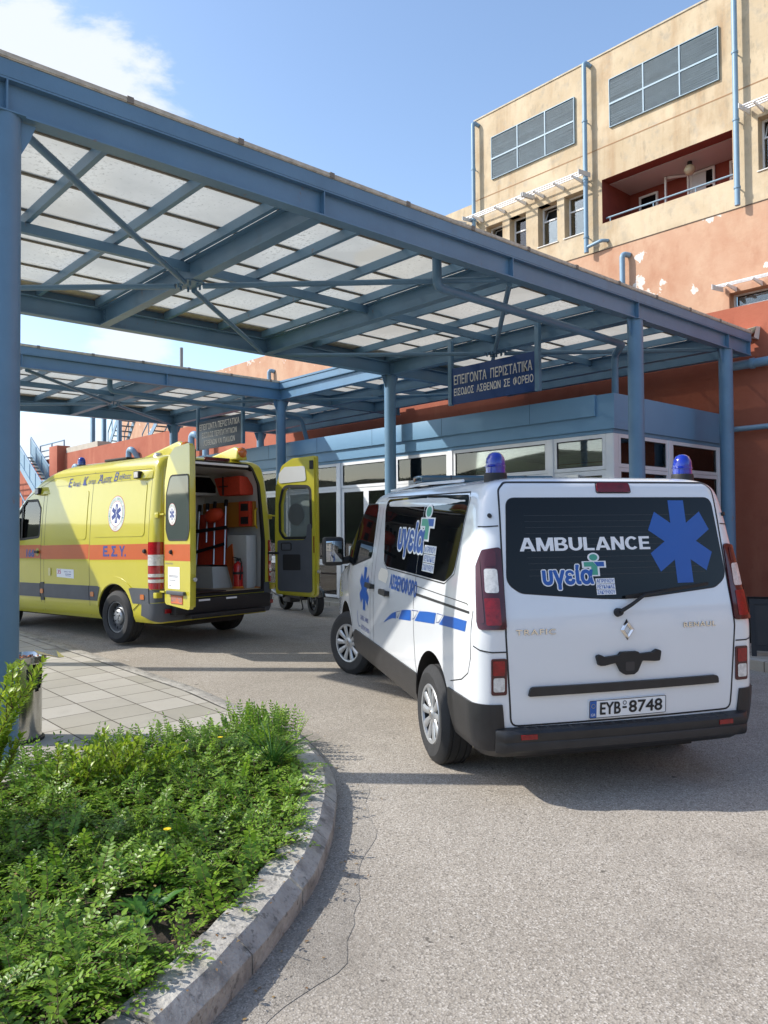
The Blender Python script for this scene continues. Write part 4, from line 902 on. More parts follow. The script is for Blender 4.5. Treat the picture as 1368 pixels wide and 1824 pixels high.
def wheel(parent, x, y, z, sy, kind, R=.335, w=.215, steer=0):
    e = empty('wheel'); e.parent = parent; e.location = (x, y, z); e.rotation_euler = (0, 0, steer+(0 if sy > 0 else math.pi))
    # local +Y is outward
    rr = .205 if kind == 'cap' else .21; h = w/2
    prof = [(rr, -h), (rr+.02, -h-.004), (R-.05, -h-.01), (R-.015, -h+.01), (R, -h+.03), (R, -.055), (R-.008, -.052), (R-.008, -.046), (R, -.043), (R, -.004), (R-.008, -.001), (R-.008, .005), (R, .008), (R, .05), (R-.008, .053), (R-.008, .059), (R, .062), (R, h-.03), (R-.015, h-.01), (R-.05, h+.006), (R-.055, h+.010), (R-.07, h+.009), (rr+.02, h+.004), (rr, h)]
    MB().lathe(prof, (0, 0, 0), (0, 1, 0), 56).build('tyre', rubber, e, smooth=35)
    b = MB().lathe([(rr+.002, -h), (rr-.004, h-.01), (rr-.02, h-.012), (rr-.03, h-.05), (rr-.035, -h+.04), (0, -h+.03)], (0, 0, 0), (0, 1, 0), 48); b.build('rim', steelgrey if kind == 'steel' else black, e, smooth=35)
    if kind == 'cap':
        c = MB(); c.lathe([(rr+.002, h-.004), (rr-.006, h+.006), (rr-.022, h+.002), (rr-.026, h-.012)], (0, 0, 0), (0, 1, 0), 56)
        c.lathe([(0, h-.0), (.028, h+.001), (.034, h-.006), (.06, h-.010), (.066, h-.024)], (0, 0, 0), (0, 1, 0), 36)
        for k in range(10):
            t0 = 2*math.pi*k/10; rows = []
            for q in range(6):
                f = q/5; r = .045+(rr-.02-.045)*f; wd = .020+.014*f**1.5; yy = h-.012+.012*math.sin(f*1.5); sw = .10*f*f*0
                for s_, dy in ((-1, -.010), (-.6, 0), (.6, 0), (1, -.010)):
                    a = t0+sw; rows.append((r*math.cos(a)-s_*wd*math.sin(a), yy+dy, r*math.sin(a)+s_*wd*math.cos(a)))
            c.add(rows, [(4*q+i, 4*q+i+1, 4*q+5+i, 4*q+4+i) for q in range(5) for i in range(3)])
        c.build('wheel_cover', silver, e, smooth=45)
        g = MB(); r1, r2 = .024, .013; V = []
        for r_, yy in ((r1, h+.004), (r2, h+.004)): V += [(0, yy, r_*1.25), (r_*.85, yy, 0), (0, yy, -r_*1.25), (-r_*.85, yy, 0)]
        g.add(V, [(i, (i+1) % 4, (i+1) % 4+4, i+4) for i in range(4)]); g.build('centre_emblem', chrome, e)
    else:
        c = MB(); c.lathe([(rr-.03, h-.075), (.135, h-.062), (.118, h-.05), (.10, h-.072), (.0, h-.072)], (0, 0, 0), (0, 1, 0), 48); c.build('disc', steelgrey, e, smooth=40)
        c = MB()
        for k in range(16): t = 2*math.pi*k/16; d = Vector((math.cos(t), 0, math.sin(t))); u = Vector((-d.z, 0, d.x)); p = d*.158+Vector((0, h-.064, 0)); c.add([p-u*.013-d*.016, p+u*.013-d*.016, p+u*.015+d*.018+Vector((0, -.002, 0)), p-u*.015+d*.018+Vector((0, -.002, 0))], [(0, 1, 2, 3)])
        c.build('vent_slot', black, e)
        c = MB(); c.lathe([(.100, h-.055), (.096, h-.035), (.080, h-.022), (.035, h-.020), (.033, h-.012), (0, h-.012)], (0, 0, 0), (0, 1, 0), 36)
        c.build('hub_cap', silver, e, smooth=35); c = MB()
        for k in range(5): t = 2*math.pi*k/5+.3; c.cyl((.062*math.cos(t), h-.021, .062*math.sin(t)), (.062*math.cos(t), h-.015, .062*math.sin(t)), .009, 8)
        c.build('bolt_hole', black, e)
    return e
def beacon(parent, x, y, z, r=.062, h=.15, name='beacon'):
    d = MB().lathe([(0, h), (r*.35, h*.985), (r*.7, h*.90), (r*.93, h*.72), (r, h*.5), (r*1.0, h*.42), (r*1.1, h*.40), (r*1.1, h*.36), (r, h*.35), (r*1.03, h*.02)], (x, y, z), (0, 0, 1), 32).build(name, bluelens, parent, smooth=40)
    MB().lathe([(r*1.12, .016), (r*1.18, .0), (r*1.18, -.05), (0, -.05)], (x, y, z), (0, 0, 1), 32).build('base', black, d, smooth=40)
    return d
# ------------------------------------------------------------- white ambulance
WV = empty('ambulance_van', mw=vframe(-2.573, 4.266, 2.65695, -.012, .0235, -.005)); tag(WV, 'white ambulance van with tinted windows and a large blue star on its rear glass', 'ambulance')
B = Body(w=[(.28, .86), (.34, .92), (.45, .942), (.6, .95), (1.0, .947), (1.1, .938), (1.25, .922), (1.5, .887), (1.8, .840), (1.865, .812), (1.905, .762), (1.93, .68), (1.943, .56), (1.953, .35), (1.957, .08)],
         xr=[(.28, .10), (.34, .06), (.45, .05), (.6, .042), (1.0, .04), (1.1, .055), (1.25, .09), (1.5, .14), (1.8, .20), (1.88, .22), (1.915, .25), (1.935, .31), (1.946, .48), (1.953, .8), (1.957, 1.3)],
         xf=[(.28, 4.82), (.34, 4.9), (.45, 4.97), (.6, 4.99), (.85, 4.95), (.98, 4.85), (1.08, 4.60), (1.15, 4.30), (1.22, 4.12), (1.5, 3.78), (1.8, 3.38), (1.88, 3.22), (1.92, 3.05), (1.943, 2.7), (1.953, 2.4), (1.957, 2.2)],
         rc=.125, rf=.25, bul=.03, taper=(3.5, 1.45, .10))
zs = [.28, .31, .34, .39, .45, .52]+[.6+.05*i for i in range(24)]+[1.775, 1.8, 1.825, 1.85, 1.87, 1.888, 1.903, 1.915, 1.925, 1.933, 1.940, 1.945, 1.949, 1.953, 1.9555, 1.957]
wb = B.mesh(zs, 'body', [whitecar, black], WV)
for sy in (1, -1):
    for xx in (.97, 4.07):
        boolsub(wb, cutter(MB().cyl((xx, sy*.55, .36), (xx, sy*1.2, .36), .405 if xx < 2 else .42, 48), [whitecar, black], 1))
sharp(wb.data, 28)
for (x, st) in ((.97, 0), (4.07, math.radians(27))):
    for sy in (1, -1): wheel(WV, x, sy*(.852 if x < 2 else .835), .335, sy, 'cap', steer=st)
MB().box(.3, 4.6, -.62, .62, .20, .30).build('underbody', black, WV)
SL = B.sidem(1); SR = B.sidem(-1)
TG, TS, TC = .004, .004, .004
# tailgate outline gap
gate = rpoly([(-.735, .478), (.745, .468), (.775, 1.0), (.745, 1.86), (.70, 1.905), (-.70, 1.905), (-.745, 1.86), (-.77, 1.0)][::-1], [.05]*8, 4)
patch('tailgate_gap', ribbon2d(gate, .011, True), B.rearm, .0012, seam, WV, step=.12)
# rear window
gl = rpoly([(-.715, 1.805), (-.75, 1.30), (-.66, 1.243), (0, 1.186), (.66, 1.243), (.74, 1.30), (.70, 1.805)], [.055, .11, .1, 2.5, .1, .11, .055], 6)
g = patch('rear_window', poly2d(gl), B.rearm, .0025, tintglass, WV, th=.004, step=.06)
patch('window_gap', ribbon2d(gl, .012, True), B.rearm, .0012, seam, g, step=.1)
heat = []
for k in range(11): z = 1.70-.036*k; heat.append(ribbon2d([(-.60, z), (.60, z)], .0022))
patch('heater_line', join2d(*heat), B.rearm, .0030, mat('heater_line_grey', (.03, .032, .035), .4), g, step=.15)
patch('star_decal', poly2d([(-.446+(x+.446)*.88, z) for x, z in star_outline(-.446, 1.532, .258, .132)]), B.rearm, .0036, bluev, g, step=.08)
def blocktext(word, x0, z0, x1, z1, mapper, off, m, parent, t=.235):
    q = lambda a, b_, c, d: [a, b_, c, d]; r_ = lambda xa, ya, xb, yb: [(xa, ya), (xb, ya), (xb, yb), (xa, yb)]
    def arc(cx, cy, rx, ry, a0, a1, n=14):
        o = [(cx+rx*math.cos(math.radians(a0+(a1-a0)*i/n)), cy+ry*math.sin(math.radians(a0+(a1-a0)*i/n))) for i in range(n+1)]; i_ = [(cx+(rx-t)*math.cos(math.radians(a0+(a1-a0)*i/n)), cy+(ry-t*.72)*math.sin(math.radians(a0+(a1-a0)*i/n))) for i in range(n+1)]
        return o+i_, [(k, k+1, k+n+2, k+n+1) for k in range(n)]
    P = lambda pts: (pts, [tuple(range(len(pts)))]); h = t*.72
    G = {'A': (.98, [P([(0, 0), (t*1.05, 0), (.58, 1), (.34, 1)]), P([(.98-t*1.05, 0), (.98, 0), (.64, 1), (.40, 1)]), P(r_(.22, .18, .76, .18+h))]),
         'M': (1.06, [P(r_(0, 0, t, 1)), P(r_(1.06-t, 0, 1.06, 1)), P([(0, 1), (t*1.25, 1), (.62, 0), (.44, 0)]), P([(1.06, 1), (1.06-t*1.25, 1), (.44, 0), (.62, 0)])]),
         'B': (.84, [P(r_(0, 0, t, 1)), P(r_(t, 0, .5, h)), P(r_(t, 1-h, .46, 1)), P(r_(t, .5-h*.45, .5, .5+h*.45)), arc(.48, .285, .36, .285, -90, 90), arc(.46, .755, .31, .245, -90, 90)]),
         'U': (.86, [P(r_(0, .38, t, 1)), P(r_(.86-t, .38, .86, 1)), arc(.43, .39, .43, .39, 180, 360)]), 'L': (.70, [P(r_(0, 0, t, 1)), P(r_(t, 0, .70, h))]),
         'N': (.86, [P(r_(0, 0, t, 1)), P(r_(.86-t, 0, .86, 1)), P([(0, 1), (t*1.1, 1), (.86, 0), (.86-t*1.1, 0)])]), 'C': (.88, [arc(.46, .5, .46, .51, 42, 318, 24)]),
         'E': (.74, [P(r_(0, 0, t, 1)), P(r_(t, 0, .74, h)), P(r_(t, 1-h, .72, 1)), P(r_(t, .5-h/2, .68, .5+h/2))])}
    W_ = sum(G[c][0]+.07 for c in word)-.07; x = 0; L = []
    for c in word:
        for k, (V, F) in enumerate(G[c][1]): L.append(([(x0+(x+a)/W_*(x1-x0), z0+b_*(z1-z0)) for a, b_ in V], F, k))
        x += G[c][0]+.07
    return merge([patch('lettering', (V, F), mapper, off+.00015*k, m, parent, step=.3) for V, F, k in L])
blocktext('AMBULANCE', .645, 1.486, -.222, 1.566, B.rearm, .0038, whitev, g)
def logo(x0, x1, z0, z1, mapper, parent, off):
    """greek word with outlined letters, little figure cross and three town lines; x0 left edge, x1 right edge"""
    dx = x1-x0; dz = z1-z0
    tx = textfit('υγεία', x0, z0+.06*dz, x0+.70*dx, z0+.66*dz, bold=.012); rr_ = abs(dx)*.010
    fat('logo_outline', tx, rr_*2.4, mapper, off, whitev, parent, n=14); fat('logo_word', tx, rr_*.9, mapper, off+.0022, bluev, parent)
    cx, cz = x0+.735*dx, z0+.66*dz; ux = dx/100.; uz = dz/100.
    def cross(k): return [(-5-k, -26-k*1.4), (5+k, -26-k*1.4), (5+k, -5-k), (15+k, -5-k), (15+k, 8+k), (5+k, 8+k), (-5-k, 8+k), (-15-k, 8+k), (-15-k, -5-k), (-5-k, -5-k)]
    P = lambda L: [(cx+a*ux, cz+b_*uz) for a, b_ in L]
    circ = lambda r, h=0: [(r*math.cos(t)*1.0, 20+r*1.9*math.sin(t)*.75) for t in [2*math.pi*i/18 for i in range(18)]]
    patch('logo_outline', join2d(poly2d(P(cross(2.3))), ), mapper, off+.0002, whitev, parent, step=.3); patch('logo_outline', poly2d(P(circ(8.6))), mapper, off+.0003, whitev, parent, step=.3)
    patch('logo_figure', join2d(poly2d(P([(-4.5, -26), (4.5, -26), (4.5, -4), (-1, 8), (-14.5, 8), (-14.5, -4), (-4.5, -4)])), poly2d(P(circ(6)))), mapper, off+.0012, greenv, parent, step=.3)
    patch('logo_figure', poly2d(P([(4.6, -4), (14.5, -4), (14.5, 8), (0, 8)])), mapper, off+.0014, bluev, parent, step=.3)
    d = []; bk = []
    for i, t in enumerate(('ΑΓΡΙΝΙΟΥ', 'ΛΕΥΚΑΔΑΣ', 'ΖΑΚΥΝΘΟΥ')):
        za = z0+(.19-.145*i)*dz; d.append(textfit(t, x0+.745*dx, za, x0+1.0*dx, za+.10*dz, bold=.01)); bk.append(poly2d([(x0+.735*dx, za-.018*dz), (x0+1.01*dx, za-.018*dz), (x0+1.01*dx, za+.118*dz), (x0+.735*dx, za+.118*dz)]))
    patch('logo_backing', join2d(*bk), mapper, off+.0002, whitev, parent, step=.3); patch('lettering', join2d(*d), mapper, off+.0012, bluev, parent, step=.3)
logo(.515, .055, 1.245, 1.475, B.rearm, g, .0038)
# rear details
bl_ = patch('brake_light', poly2d(rpoly([(.105, 1.842), (-.125, 1.842), (-.12, 1.897), (.10, 1.897)][::-1], .014)), B.rearm, .010, redlens, WV, th=.014, step=.05)
patch('rubber_seal', ribbon2d(rpoly([(.11, 1.838), (-.13, 1.838), (-.125, 1.900), (.105, 1.900)][::-1], .014), .006, True), B.rearm, .002, seam, bl_, step=.05)
patch('trim_strip', poly2d(rpoly([(.643, .642), (-.632, .652), (-.628, .70), (.630, .695)][::-1], [.006, .006, .03, .03][::-1])), B.rearm, .022, blackplas, WV, th=.024, step=.1)
hp = rpoly([(.217, .862), (.20, .803), (.165, .803), (.085, .818), (.055, .76), (.03, .742), (-.03, .742), (-.055, .76), (-.085, .822), (-.165, .815), (-.205, .815), (-.215, .875), (-.19, .885), (-.16, .868), (-.07, .862), (-.055, .878), (.055, .878), (.07, .86), (.16, .852), (.19, .868)][::-1], .012, 3)
hh = patch('tailgate_handle', poly2d(hp), B.rearm, .028, black, WV, th=.028, step=.3); patch('lock', poly2d(rpoly([(.03, .765), (-.03, .765), (-.03, .82), (.03, .82)], .01)), B.rearm, .0295, mat('lock_grey', (.03, .03, .035), .3), hh, step=.2)
def rhomb(r): return [(0, r*1.28), (-r*.95, 0), (0, -r*1.28), (r*.95, 0)]
dm = [(x, z+1.008) for x, z in rhomb(.050)]; di = [(x, z+1.008) for x, z in rhomb(.021)]
V, F = ring2d(dm, di); bm_ = MB()
V3 = []
for i, (y, z) in enumerate(V): p, n = B.rearm(y, z); V3.append(p+n*.002); 
mid = [(x, z+1.008) for x, z in rhomb(.034)]
for (y, z) in mid: p, n = B.rearm(y, z); V3.append(p+n*.016)
bm_.add(V3, [(i, (i+1) % 4, (i+1) % 4+8, i+8) for i in range(4)]+[(i+8, (i+1) % 4+8, (i+1) % 4+4, i+4) for i in range(4)]); bm_.build('emblem', chrome, WV)
patch('badge_lettering', textfit('TRAFIC', .715, 1.001, .468, 1.032, bold=.0, spacing=1.15), B.rearm, .006, chrome, WV, th=.006, step=.3)
patch('badge_lettering', textfit('RENAUL', -.390, 1.006, -.625, 1.035, bold=.0, spacing=1.1), B.rearm, .006, chrome, WV, th=.006, step=.3)
pl = patch('number_plate', poly2d(rpoly([(.262, .486), (-.258, .492), (-.258, .602), (.262, .597)][::-1], .008)), B.rearm, .012, whitev, WV, th=.012, step=.3)
patch('plate_border', ribbon2d(rpoly([(.258, .490), (-.254, .496), (-.254, .598), (.258, .593)][::-1], .008), .004, True), B.rearm, .0128, black, pl, step=.3)
patch('country_band', poly2d([(.255, .492), (.212, .4925), (.212, .5945), (.255, .594)]), B.rearm, .0126, bluev, pl, step=.3)
fat('plate_lettering', join2d(textfit('EYB', .188, .510, .055, .580), textfit('8748', -.003, .512, -.228, .582), ([(.040, .541), (.015, .541), (.015, .549), (.040, .549)], [(0, 1, 2, 3)])), .0022, B.rearm, .0135, black, pl, n=6)
sc = [(.027+.011*math.cos(t), .572+.011*math.sin(t)) for t in [i*math.pi/6 for i in range(12)]]; patch('plate_seal', ribbon2d(sc, .004, True), B.rearm, .0135, black, pl, step=.3)
patch('country_letters', textfit('GR', .248, .502, .219, .518), B.rearm, .0135, whitev, pl, step=.3)
patch('country_stars', ribbon2d([(.2335+.012*math.cos(t), .562+.012*math.sin(t)) for t in [i*math.pi/6 for i in range(12)]], .002, True), B.rearm, .0135, mat('plate_gold', (.5, .4, .05), .5), pl, step=.3)
# lamps (wrap map)
def lamp(sg):
    Q = lambda L: [(sg*u, z) for u, z in L]
    fx = (lambda L: L[::-1]) if sg > 0 else (lambda L: L)
    o = patch('tail_light', poly2d(rpoly(fx(Q([(.770, 1.035), (.935, 1.035), (.945, 1.08), (.925, 1.40), (.875, 1.495), (.765, 1.515)])), .022)), B.wrapm, .012, darklens, WV, th=.016, step=.04)
    patch('brake_lens', poly2d(rpoly(fx(Q([(.800, 1.06), (.885, 1.06), (.885, 1.215), (.800, 1.215)])), .012)), B.wrapm, .0145, redbright, o, step=.05)
    patch('indicator_lens', poly2d(rpoly(fx(Q([(.800, 1.245), (.875, 1.245), (.870, 1.385), (.798, 1.385)])), .016)), B.wrapm, .0145, clearlens, o, step=.05)
    patch('upper_lens', poly2d(rpoly(fx(Q([(.800, 1.40), (.868, 1.40), (.845, 1.485), (.798, 1.49)])), .01)), B.wrapm, .0143, darklens, o, step=.05)
    patch('side_lens', poly2d(rpoly(fx(Q([(.895, 1.07), (.930, 1.07), (.915, 1.39), (.89, 1.45)])), .015)), B.wrapm, .0140, darklens, o, step=.05)
    o = patch('fog_light', poly2d(rpoly(fx(Q([(.772, .655), (.865, .655), (.865, .868), (.772, .868)])), .014)), B.wrapm, .008, darklens, WV, th=.012, step=.05)
    patch('red_lens', poly2d(rpoly(fx(Q([(.785, .77), (.855, .77), (.855, .855), (.785, .855)])), .01)), B.wrapm, .0105, redbright, o, step=.05)
    patch('reverse_lens', poly2d(rpoly(fx(Q([(.787, .675), (.853, .675), (.853, .757), (.787, .757)])), .012)), B.wrapm, .0108, clearlens, o, step=.05)
    # shut lines on the rear corner
    d = [ribbon2d(Q([(.775, .905), (.86, .905), (.93, .915), (.985, .935)]), .008), ribbon2d(Q([(.765, 1.64), (.84, 1.635), (.90, 1.635)]), .007)]
    patch('corner_gap', join2d(*d), B.wrapm, .0030, seam, WV, step=.05)
    p, n = B.wrapm(sg*.81, 1.70); MB().cyl(p, p+n*.018, .013, 10).build('hinge_cap', black, WV, smooth=40)
lamp(1); lamp(-1)
# bumper
q = patch('bumper', poly2d([(-1.42, .60), (-1.42, .50), (-1.30, .31), (-1.05, .285), (1.05, .285), (1.30, .31), (1.42, .50), (1.42, .60), (.99, .603), (.80, .60), (.786, .46), (-.786, .46), (-.80, .60), (-.99, .603)]), B.wrapm, .012, blackplas, WV, th=.016, step=.05)
def bump_sweep(prof, u0, u1, n=44):
    b = MB(); m = len(prof); vs = []
    for i in range(n+1):
        u = u0+(u1-u0)*i/n; e = min(1, (1-abs(2*i/n-1))*14+.25)
        p, nn = B.wrapm(u, .44); nn = Vector((nn.x, nn.y, 0)).normalized()
        for o_, z in prof: vs.append((p.x+nn.x*o_*e, p.y+nn.y*o_*e, z))
    fs = [(i*m+k, i*m+(k+1) % m, (i+1)*m+(k+1) % m, (i+1)*m+k) for i in range(n) for k in range(m)]+[tuple(range(m)), tuple(range(n*m+m-1, n*m-1, -1))]
    b.add(vs, fs); return b
bp = bump_sweep([(.0, .325), (.045, .320), (.058, .335), (.062, .375), (.058, .385), (.064, .395), (.062, .435), (.048, .452), (.0, .462)], -.86, .84).build('step_bar', blackplas, WV, smooth=35)
for i in range(20):
    y = -.66+i*.0695; p, n = B.wrapm(y, .46); MB().add([p+n*.012+Vector((0, 0, .002)), p+n*.012+Vector((0, .012, .002)), p+n*.052+Vector((0, .012-.02, -.012)), p+n*.052+Vector((0, -.02, -.012)), p+n*.012+Vector((0, .003, .006)), p+n*.012+Vector((0, .009, .006)), p+n*.052+Vector((0, .009-.02, -.006)), p+n*.052+Vector((0, .003-.02, -.006))], [(4, 5, 6, 7), (0, 4, 7, 3), (1, 2, 6, 5), (3, 7, 6, 2)]).build('tread_rib', blackplas, bp)
for sg in (1, -1):
    p, n = B.wrapm(sg*.655, .44); n = Vector((n.x, n.y, 0)).normalized(); t = Vector((-n.y, n.x, 0)); p = Vector((p.x, p.y, 0))+n*.0625; b = MB()
    b.add([p-t*.05+Vector((0, 0, .400)), p+t*.05+Vector((0, 0, .400)), p+t*.05+Vector((0, 0, .430)), p-t*.05+Vector((0, 0, .430)), p-t*.05+n*.005+Vector((0, 0, .402)), p+t*.05+n*.005+Vector((0, 0, .402)), p+t*.05+n*.005+Vector((0, 0, .428)), p-t*.05+n*.005+Vector((0, 0, .428))], [(4, 5, 6, 7), (0, 1, 5, 4), (3, 7, 6, 2), (0, 4, 7, 3), (1, 2, 6, 5)]); b.build('reflector', redbright, WV)
# wiper
p0, n0 = B.rearm(.055, 1.112); p1, n1 = B.rearm(-.12, 1.205); p2, n2 = B.rearm(-.60, 1.262)
w = MB().cyl(p0, p0+n0*.035, .027, 16, .022); w.tube([p0+n0*.03, p0.lerp(p1, .4)+n0*.048, p1+n1*.045, p1.lerp(p2, .35)+n2*.035], [.013, .012, .010, .006], 8); w.build('rear_wiper', black, WV, smooth=40)
MB().bar(B.rearm(.0, 1.198)[0]+n1*.02, p2+n2*.014, .010, .02).build('wiper_blade', black, WV)
# side windows
def side_panels(S_, sg):
    F_ = lambda L: L if sg < 0 else L[::-1]
    w1 = rpoly(F_([(2.655, 1.84), (2.44, 1.30), (2.33, 1.262), (1.44, 1.262), (1.44, 1.85)]), [.08, .10, .14, .004, .004] if sg < 0 else [.004, .004, .14, .10, .08])
    o1 = patch('side_window', poly2d(w1), S_, .003, tintglass, WV, th=.004, step=.12)
    w2 = rpoly(F_([(1.425, 1.85), (1.425, 1.262), (.76, 1.262), (.60, 1.33), (.49, 1.80), (.53, 1.835)]), [.004, .004, .16, .12, .05, .05] if sg < 0 else [.05, .05, .12, .16, .004, .004])
    o2 = patch('side_window', poly2d(w2), S_, .003, tintglass, WV, th=.004, step=.12)
    patch('window_gap', ribbon2d([(2.67, 1.85), (2.44, 1.285), (2.32, 1.249), (.76, 1.249), (.585, 1.325), (.475, 1.805), (.52, 1.852), (2.66, 1.858)], .010, True), S_, .0012, seam, WV, step=.15)
    dw = rpoly(F_([(3.36, 1.80), (3.98, 1.33), (3.99, 1.215), (3.72, 1.19), (2.92, 1.315), (2.92, 1.80)]), [.08, .1, .04, .05, .06, .08] if sg < 0 else [.08, .06, .05, .04, .1, .08])
    o3 = patch('door_window', poly2d(dw), S_, .003, tintglass, WV, th=.004, step=.12)
    patch('window_seal', ribbon2d(dw, .022, True), S_, .0014, black, o3, step=.12)
    seams = [ribbon2d([(1.432, 1.90), (1.43, 1.86)], .008), ribbon2d([(1.43, 1.25), (1.43, 1.1), (1.415, .85), (1.37, .62), (1.33, .54)], .008), ribbon2d([(2.70, 1.85), (2.735, 1.25), (2.735, .9), (2.72, .32)], .008),
        ribbon2d([(2.83, 1.84), (2.86, 1.25), (2.86, .34)], .006), ribbon2d([(3.9, 1.17), (4.02, 1.05), (3.82, .83), (3.66, .60), (3.62, .34)], .007), ribbon2d([(1.43, 1.178), (.30, 1.168), (.27, 1.16)], .006),
        ribbon2d([(.56, .648), (.35, .70), (.235, .76), (.19, .86), (.19, 1.14)], .007)]
    patch('panel_gap', join2d(*seams), S_, .0012, seam, WV, step=.15)
    patch('slide_rail', poly2d(F_([(1.41, 1.128), (1.41, 1.108), (.24, 1.112), (.24, 1.128)])), S_, .0016, seam, WV, step=.15)
    patch('sill_cladding', poly2d(rpoly(F_([(3.62, .50), (3.60, .33), (1.40, .315), (1.30, .545), (3.50, .56)]), .02)), S_, .012, blackplas, WV, th=.014, step=.12)
    for x, z in ((2.80, 1.052), (2.25, 1.042)):
        hd = patch('door_handle', poly2d(rpoly(F_([(x+.13, z-.02), (x-.10, z-.02), (x-.10, z+.025), (x+.13, z+.025)]), .02)), S_, .045, blackplas, WV, th=.02, step=.06)
        patch('handle_foot', join2d(poly2d(F_([(x+.12, z-.018), (x+.07, z-.018), (x+.07, z+.022), (x+.12, z+.022)])), poly2d(F_([(x-.05, z-.018), (x-.09, z-.018), (x-.09, z+.022), (x-.05, z+.022)]))), S_, .03, blackplas, hd, th=.03, step=.2)
side_panels(SL, 1); side_panels(SR, -1)
# left side decals
MLS = lambda a, z: SL(a, z)
patch('star_decal', join2d(*[xf2d(s, 1, 1) for s in star6(3.115, 1.0, .205, .10)[:1]]), SL, .0022, bluev, WV, step=.1)
patch('star_decal', poly2d(star_outline(3.115, .995, .20, .10)), SL, .0026, bluev, WV, step=.1)
fat('lettering', textfit('ΑΣΘΕΝΟΦΟΡΟ', 2.17, 1.092, 1.375, 1.212, bold=.01), .0045, SL, .0022, bluev, WV)
stp = [[(2.35, .779), (2.24, .825), (2.14, .866), (2.03, .902), (1.925, .925), (1.925, .868), (2.04, .856), (2.156, .832)], [(1.841, .875), (1.746, .957), (1.60, .978), (1.486, .990), (1.487, .908)], [(1.385, .922), (1.26, 1.008), (1.06, 1.028), (.869, 1.042), (.90, .964), (1.12, .945)], [(.80, .975), (.691, 1.048), (.48, 1.060), (.270, 1.066), (.29, 1.000), (.50, .990)]]
for q in stp: patch('stripe_decal', poly2d(q), SL, .0022, bluev, WV, step=.15)
tri_ = [[(1.905, .925), (1.79, .945), (1.87, .885), (1.895, .88)], [(1.465, .99), (1.29, 1.005), (1.40, .935), (1.455, .925)], [(.845, 1.042), (.72, 1.045), (.80, .99), (.86, .978)]]
for q in tri_: patch('stripe_decal', ribbon2d(q, .006, True), SL, .0022, navy, WV, step=.3)
patch('lettering', join2d(textfit('26450 24400', 3.28, .690, 2.93, .735), textfit('69724 24400', 3.24, .600, 2.90, .645)), SL, .0022, navy, WV, step=.3)
patch('phone_mark', ribbon2d([(3.40, .76), (3.42, .72), (3.40, .66), (3.34, .61), (3.31, .62)], .012), SL, .0022, navy, WV, step=.3)
logo(2.04, 1.02, 1.35, 1.79, SL, WV, .0042)
patch('paint_patch', poly2d(rpoly([(2.58, 1.13), (2.30, 1.12), (2.24, 1.19), (2.29, 1.235), (2.52, 1.24), (2.60, 1.18)], .03)), SL, .0018, mat('cream_touch_up', (.66, .62, .55), .5), WV, step=.2)
# mirror, light bar, beacons, roof
for sg in (1, -1):
    m = MB(); m.box(3.93, 4.07, min(sg*.98, sg*1.20), max(sg*.98, sg*1.20), 1.17, 1.47); o = m.build('door_mirror', black, WV, bevel=.045, seg=4)
    MB().box(3.921, 3.929, min(sg*1.005, sg*1.175), max(sg*1.005, sg*1.175), 1.21, 1.43).build('mirror_glass', mat('mirror', (.35, .38, .42), .03, metal=1), o, bevel=.003)
    MB().tube([(4.0, sg*.87, 1.24), (4.0, sg*.95, 1.22), (4.0, sg*1.0, 1.22)], .04, 10).build('mirror_arm', black, o, smooth=50)
b = MB(); b.box(2.28, 2.55, -.62, .62, 1.985, 2.045); lb = b.build('light_bar', mat('light_bar_smoked', (.02, .07, .10), .08, coat=1), WV, bevel=.018, seg=3)
MB().box(2.30, 2.53, -.60, .60, 1.965, 1.984).build('bar_base', black, lb); MB().box(2.36, 2.47, -.5, .5, 1.94, 1.9645).build('bar_mount', black, lb)
b = MB()
for y in (-.35, 0, .35): b.box(2.278, 2.553, y-.004, y+.004, 1.986, 2.046)
b.build('bar_divider', black, lb)
for y in (.675, -.675): beacon(WV, .46, y, 1.955)
rr = MB()
for sg in (1, -1):
    rr.tube([(3.0, sg*.70, 1.93), (2.0, sg*.70, 1.958), (1.0, sg*.70, 1.945)], .012, 6)
rr.build('roof_seam', whitecar, WV, smooth=40)
# front (seen only from other sides)
def frontpatch(name, poly, m, off, parent):
    def f(y, z):
        P = lambda y_, z_: Vector((B.XF(z_)-.03*(abs(y_)/.8)**2-.25*max(0, (abs(y_)-.6))**1.5, y_, z_)); e = .004; p = P(y, z); n = (P(y+e, z)-P(y-e, z)).cross(P(y, z+e)-P(y, z-e)).normalized(); return p, (n if n.x > 0 else -n)
    return patch(name, poly2d(poly), f, off, m, parent, step=.1)
frontpatch('windscreen', rpoly([(-.66, 1.23), (.66, 1.23), (.58, 1.80), (-.58, 1.80)], .08), tintglass, .012, WV)
frontpatch('grille', rpoly([(-.42, .72), (.42, .72), (.48, .84), (-.48, .84)], .03), black, .012, WV)
frontpatch('lower_grille', rpoly([(-.6, .36), (.6, .36), (.6, .56), (-.6, .56)], .03), black, .012, WV)
for s in (-1, 1): frontpatch('headlight', rpoly([(s*.52, .76), (s*.78, .80), (s*.80, .98), (s*.55, .90)][::s], .03), clearlens, .015, WV)
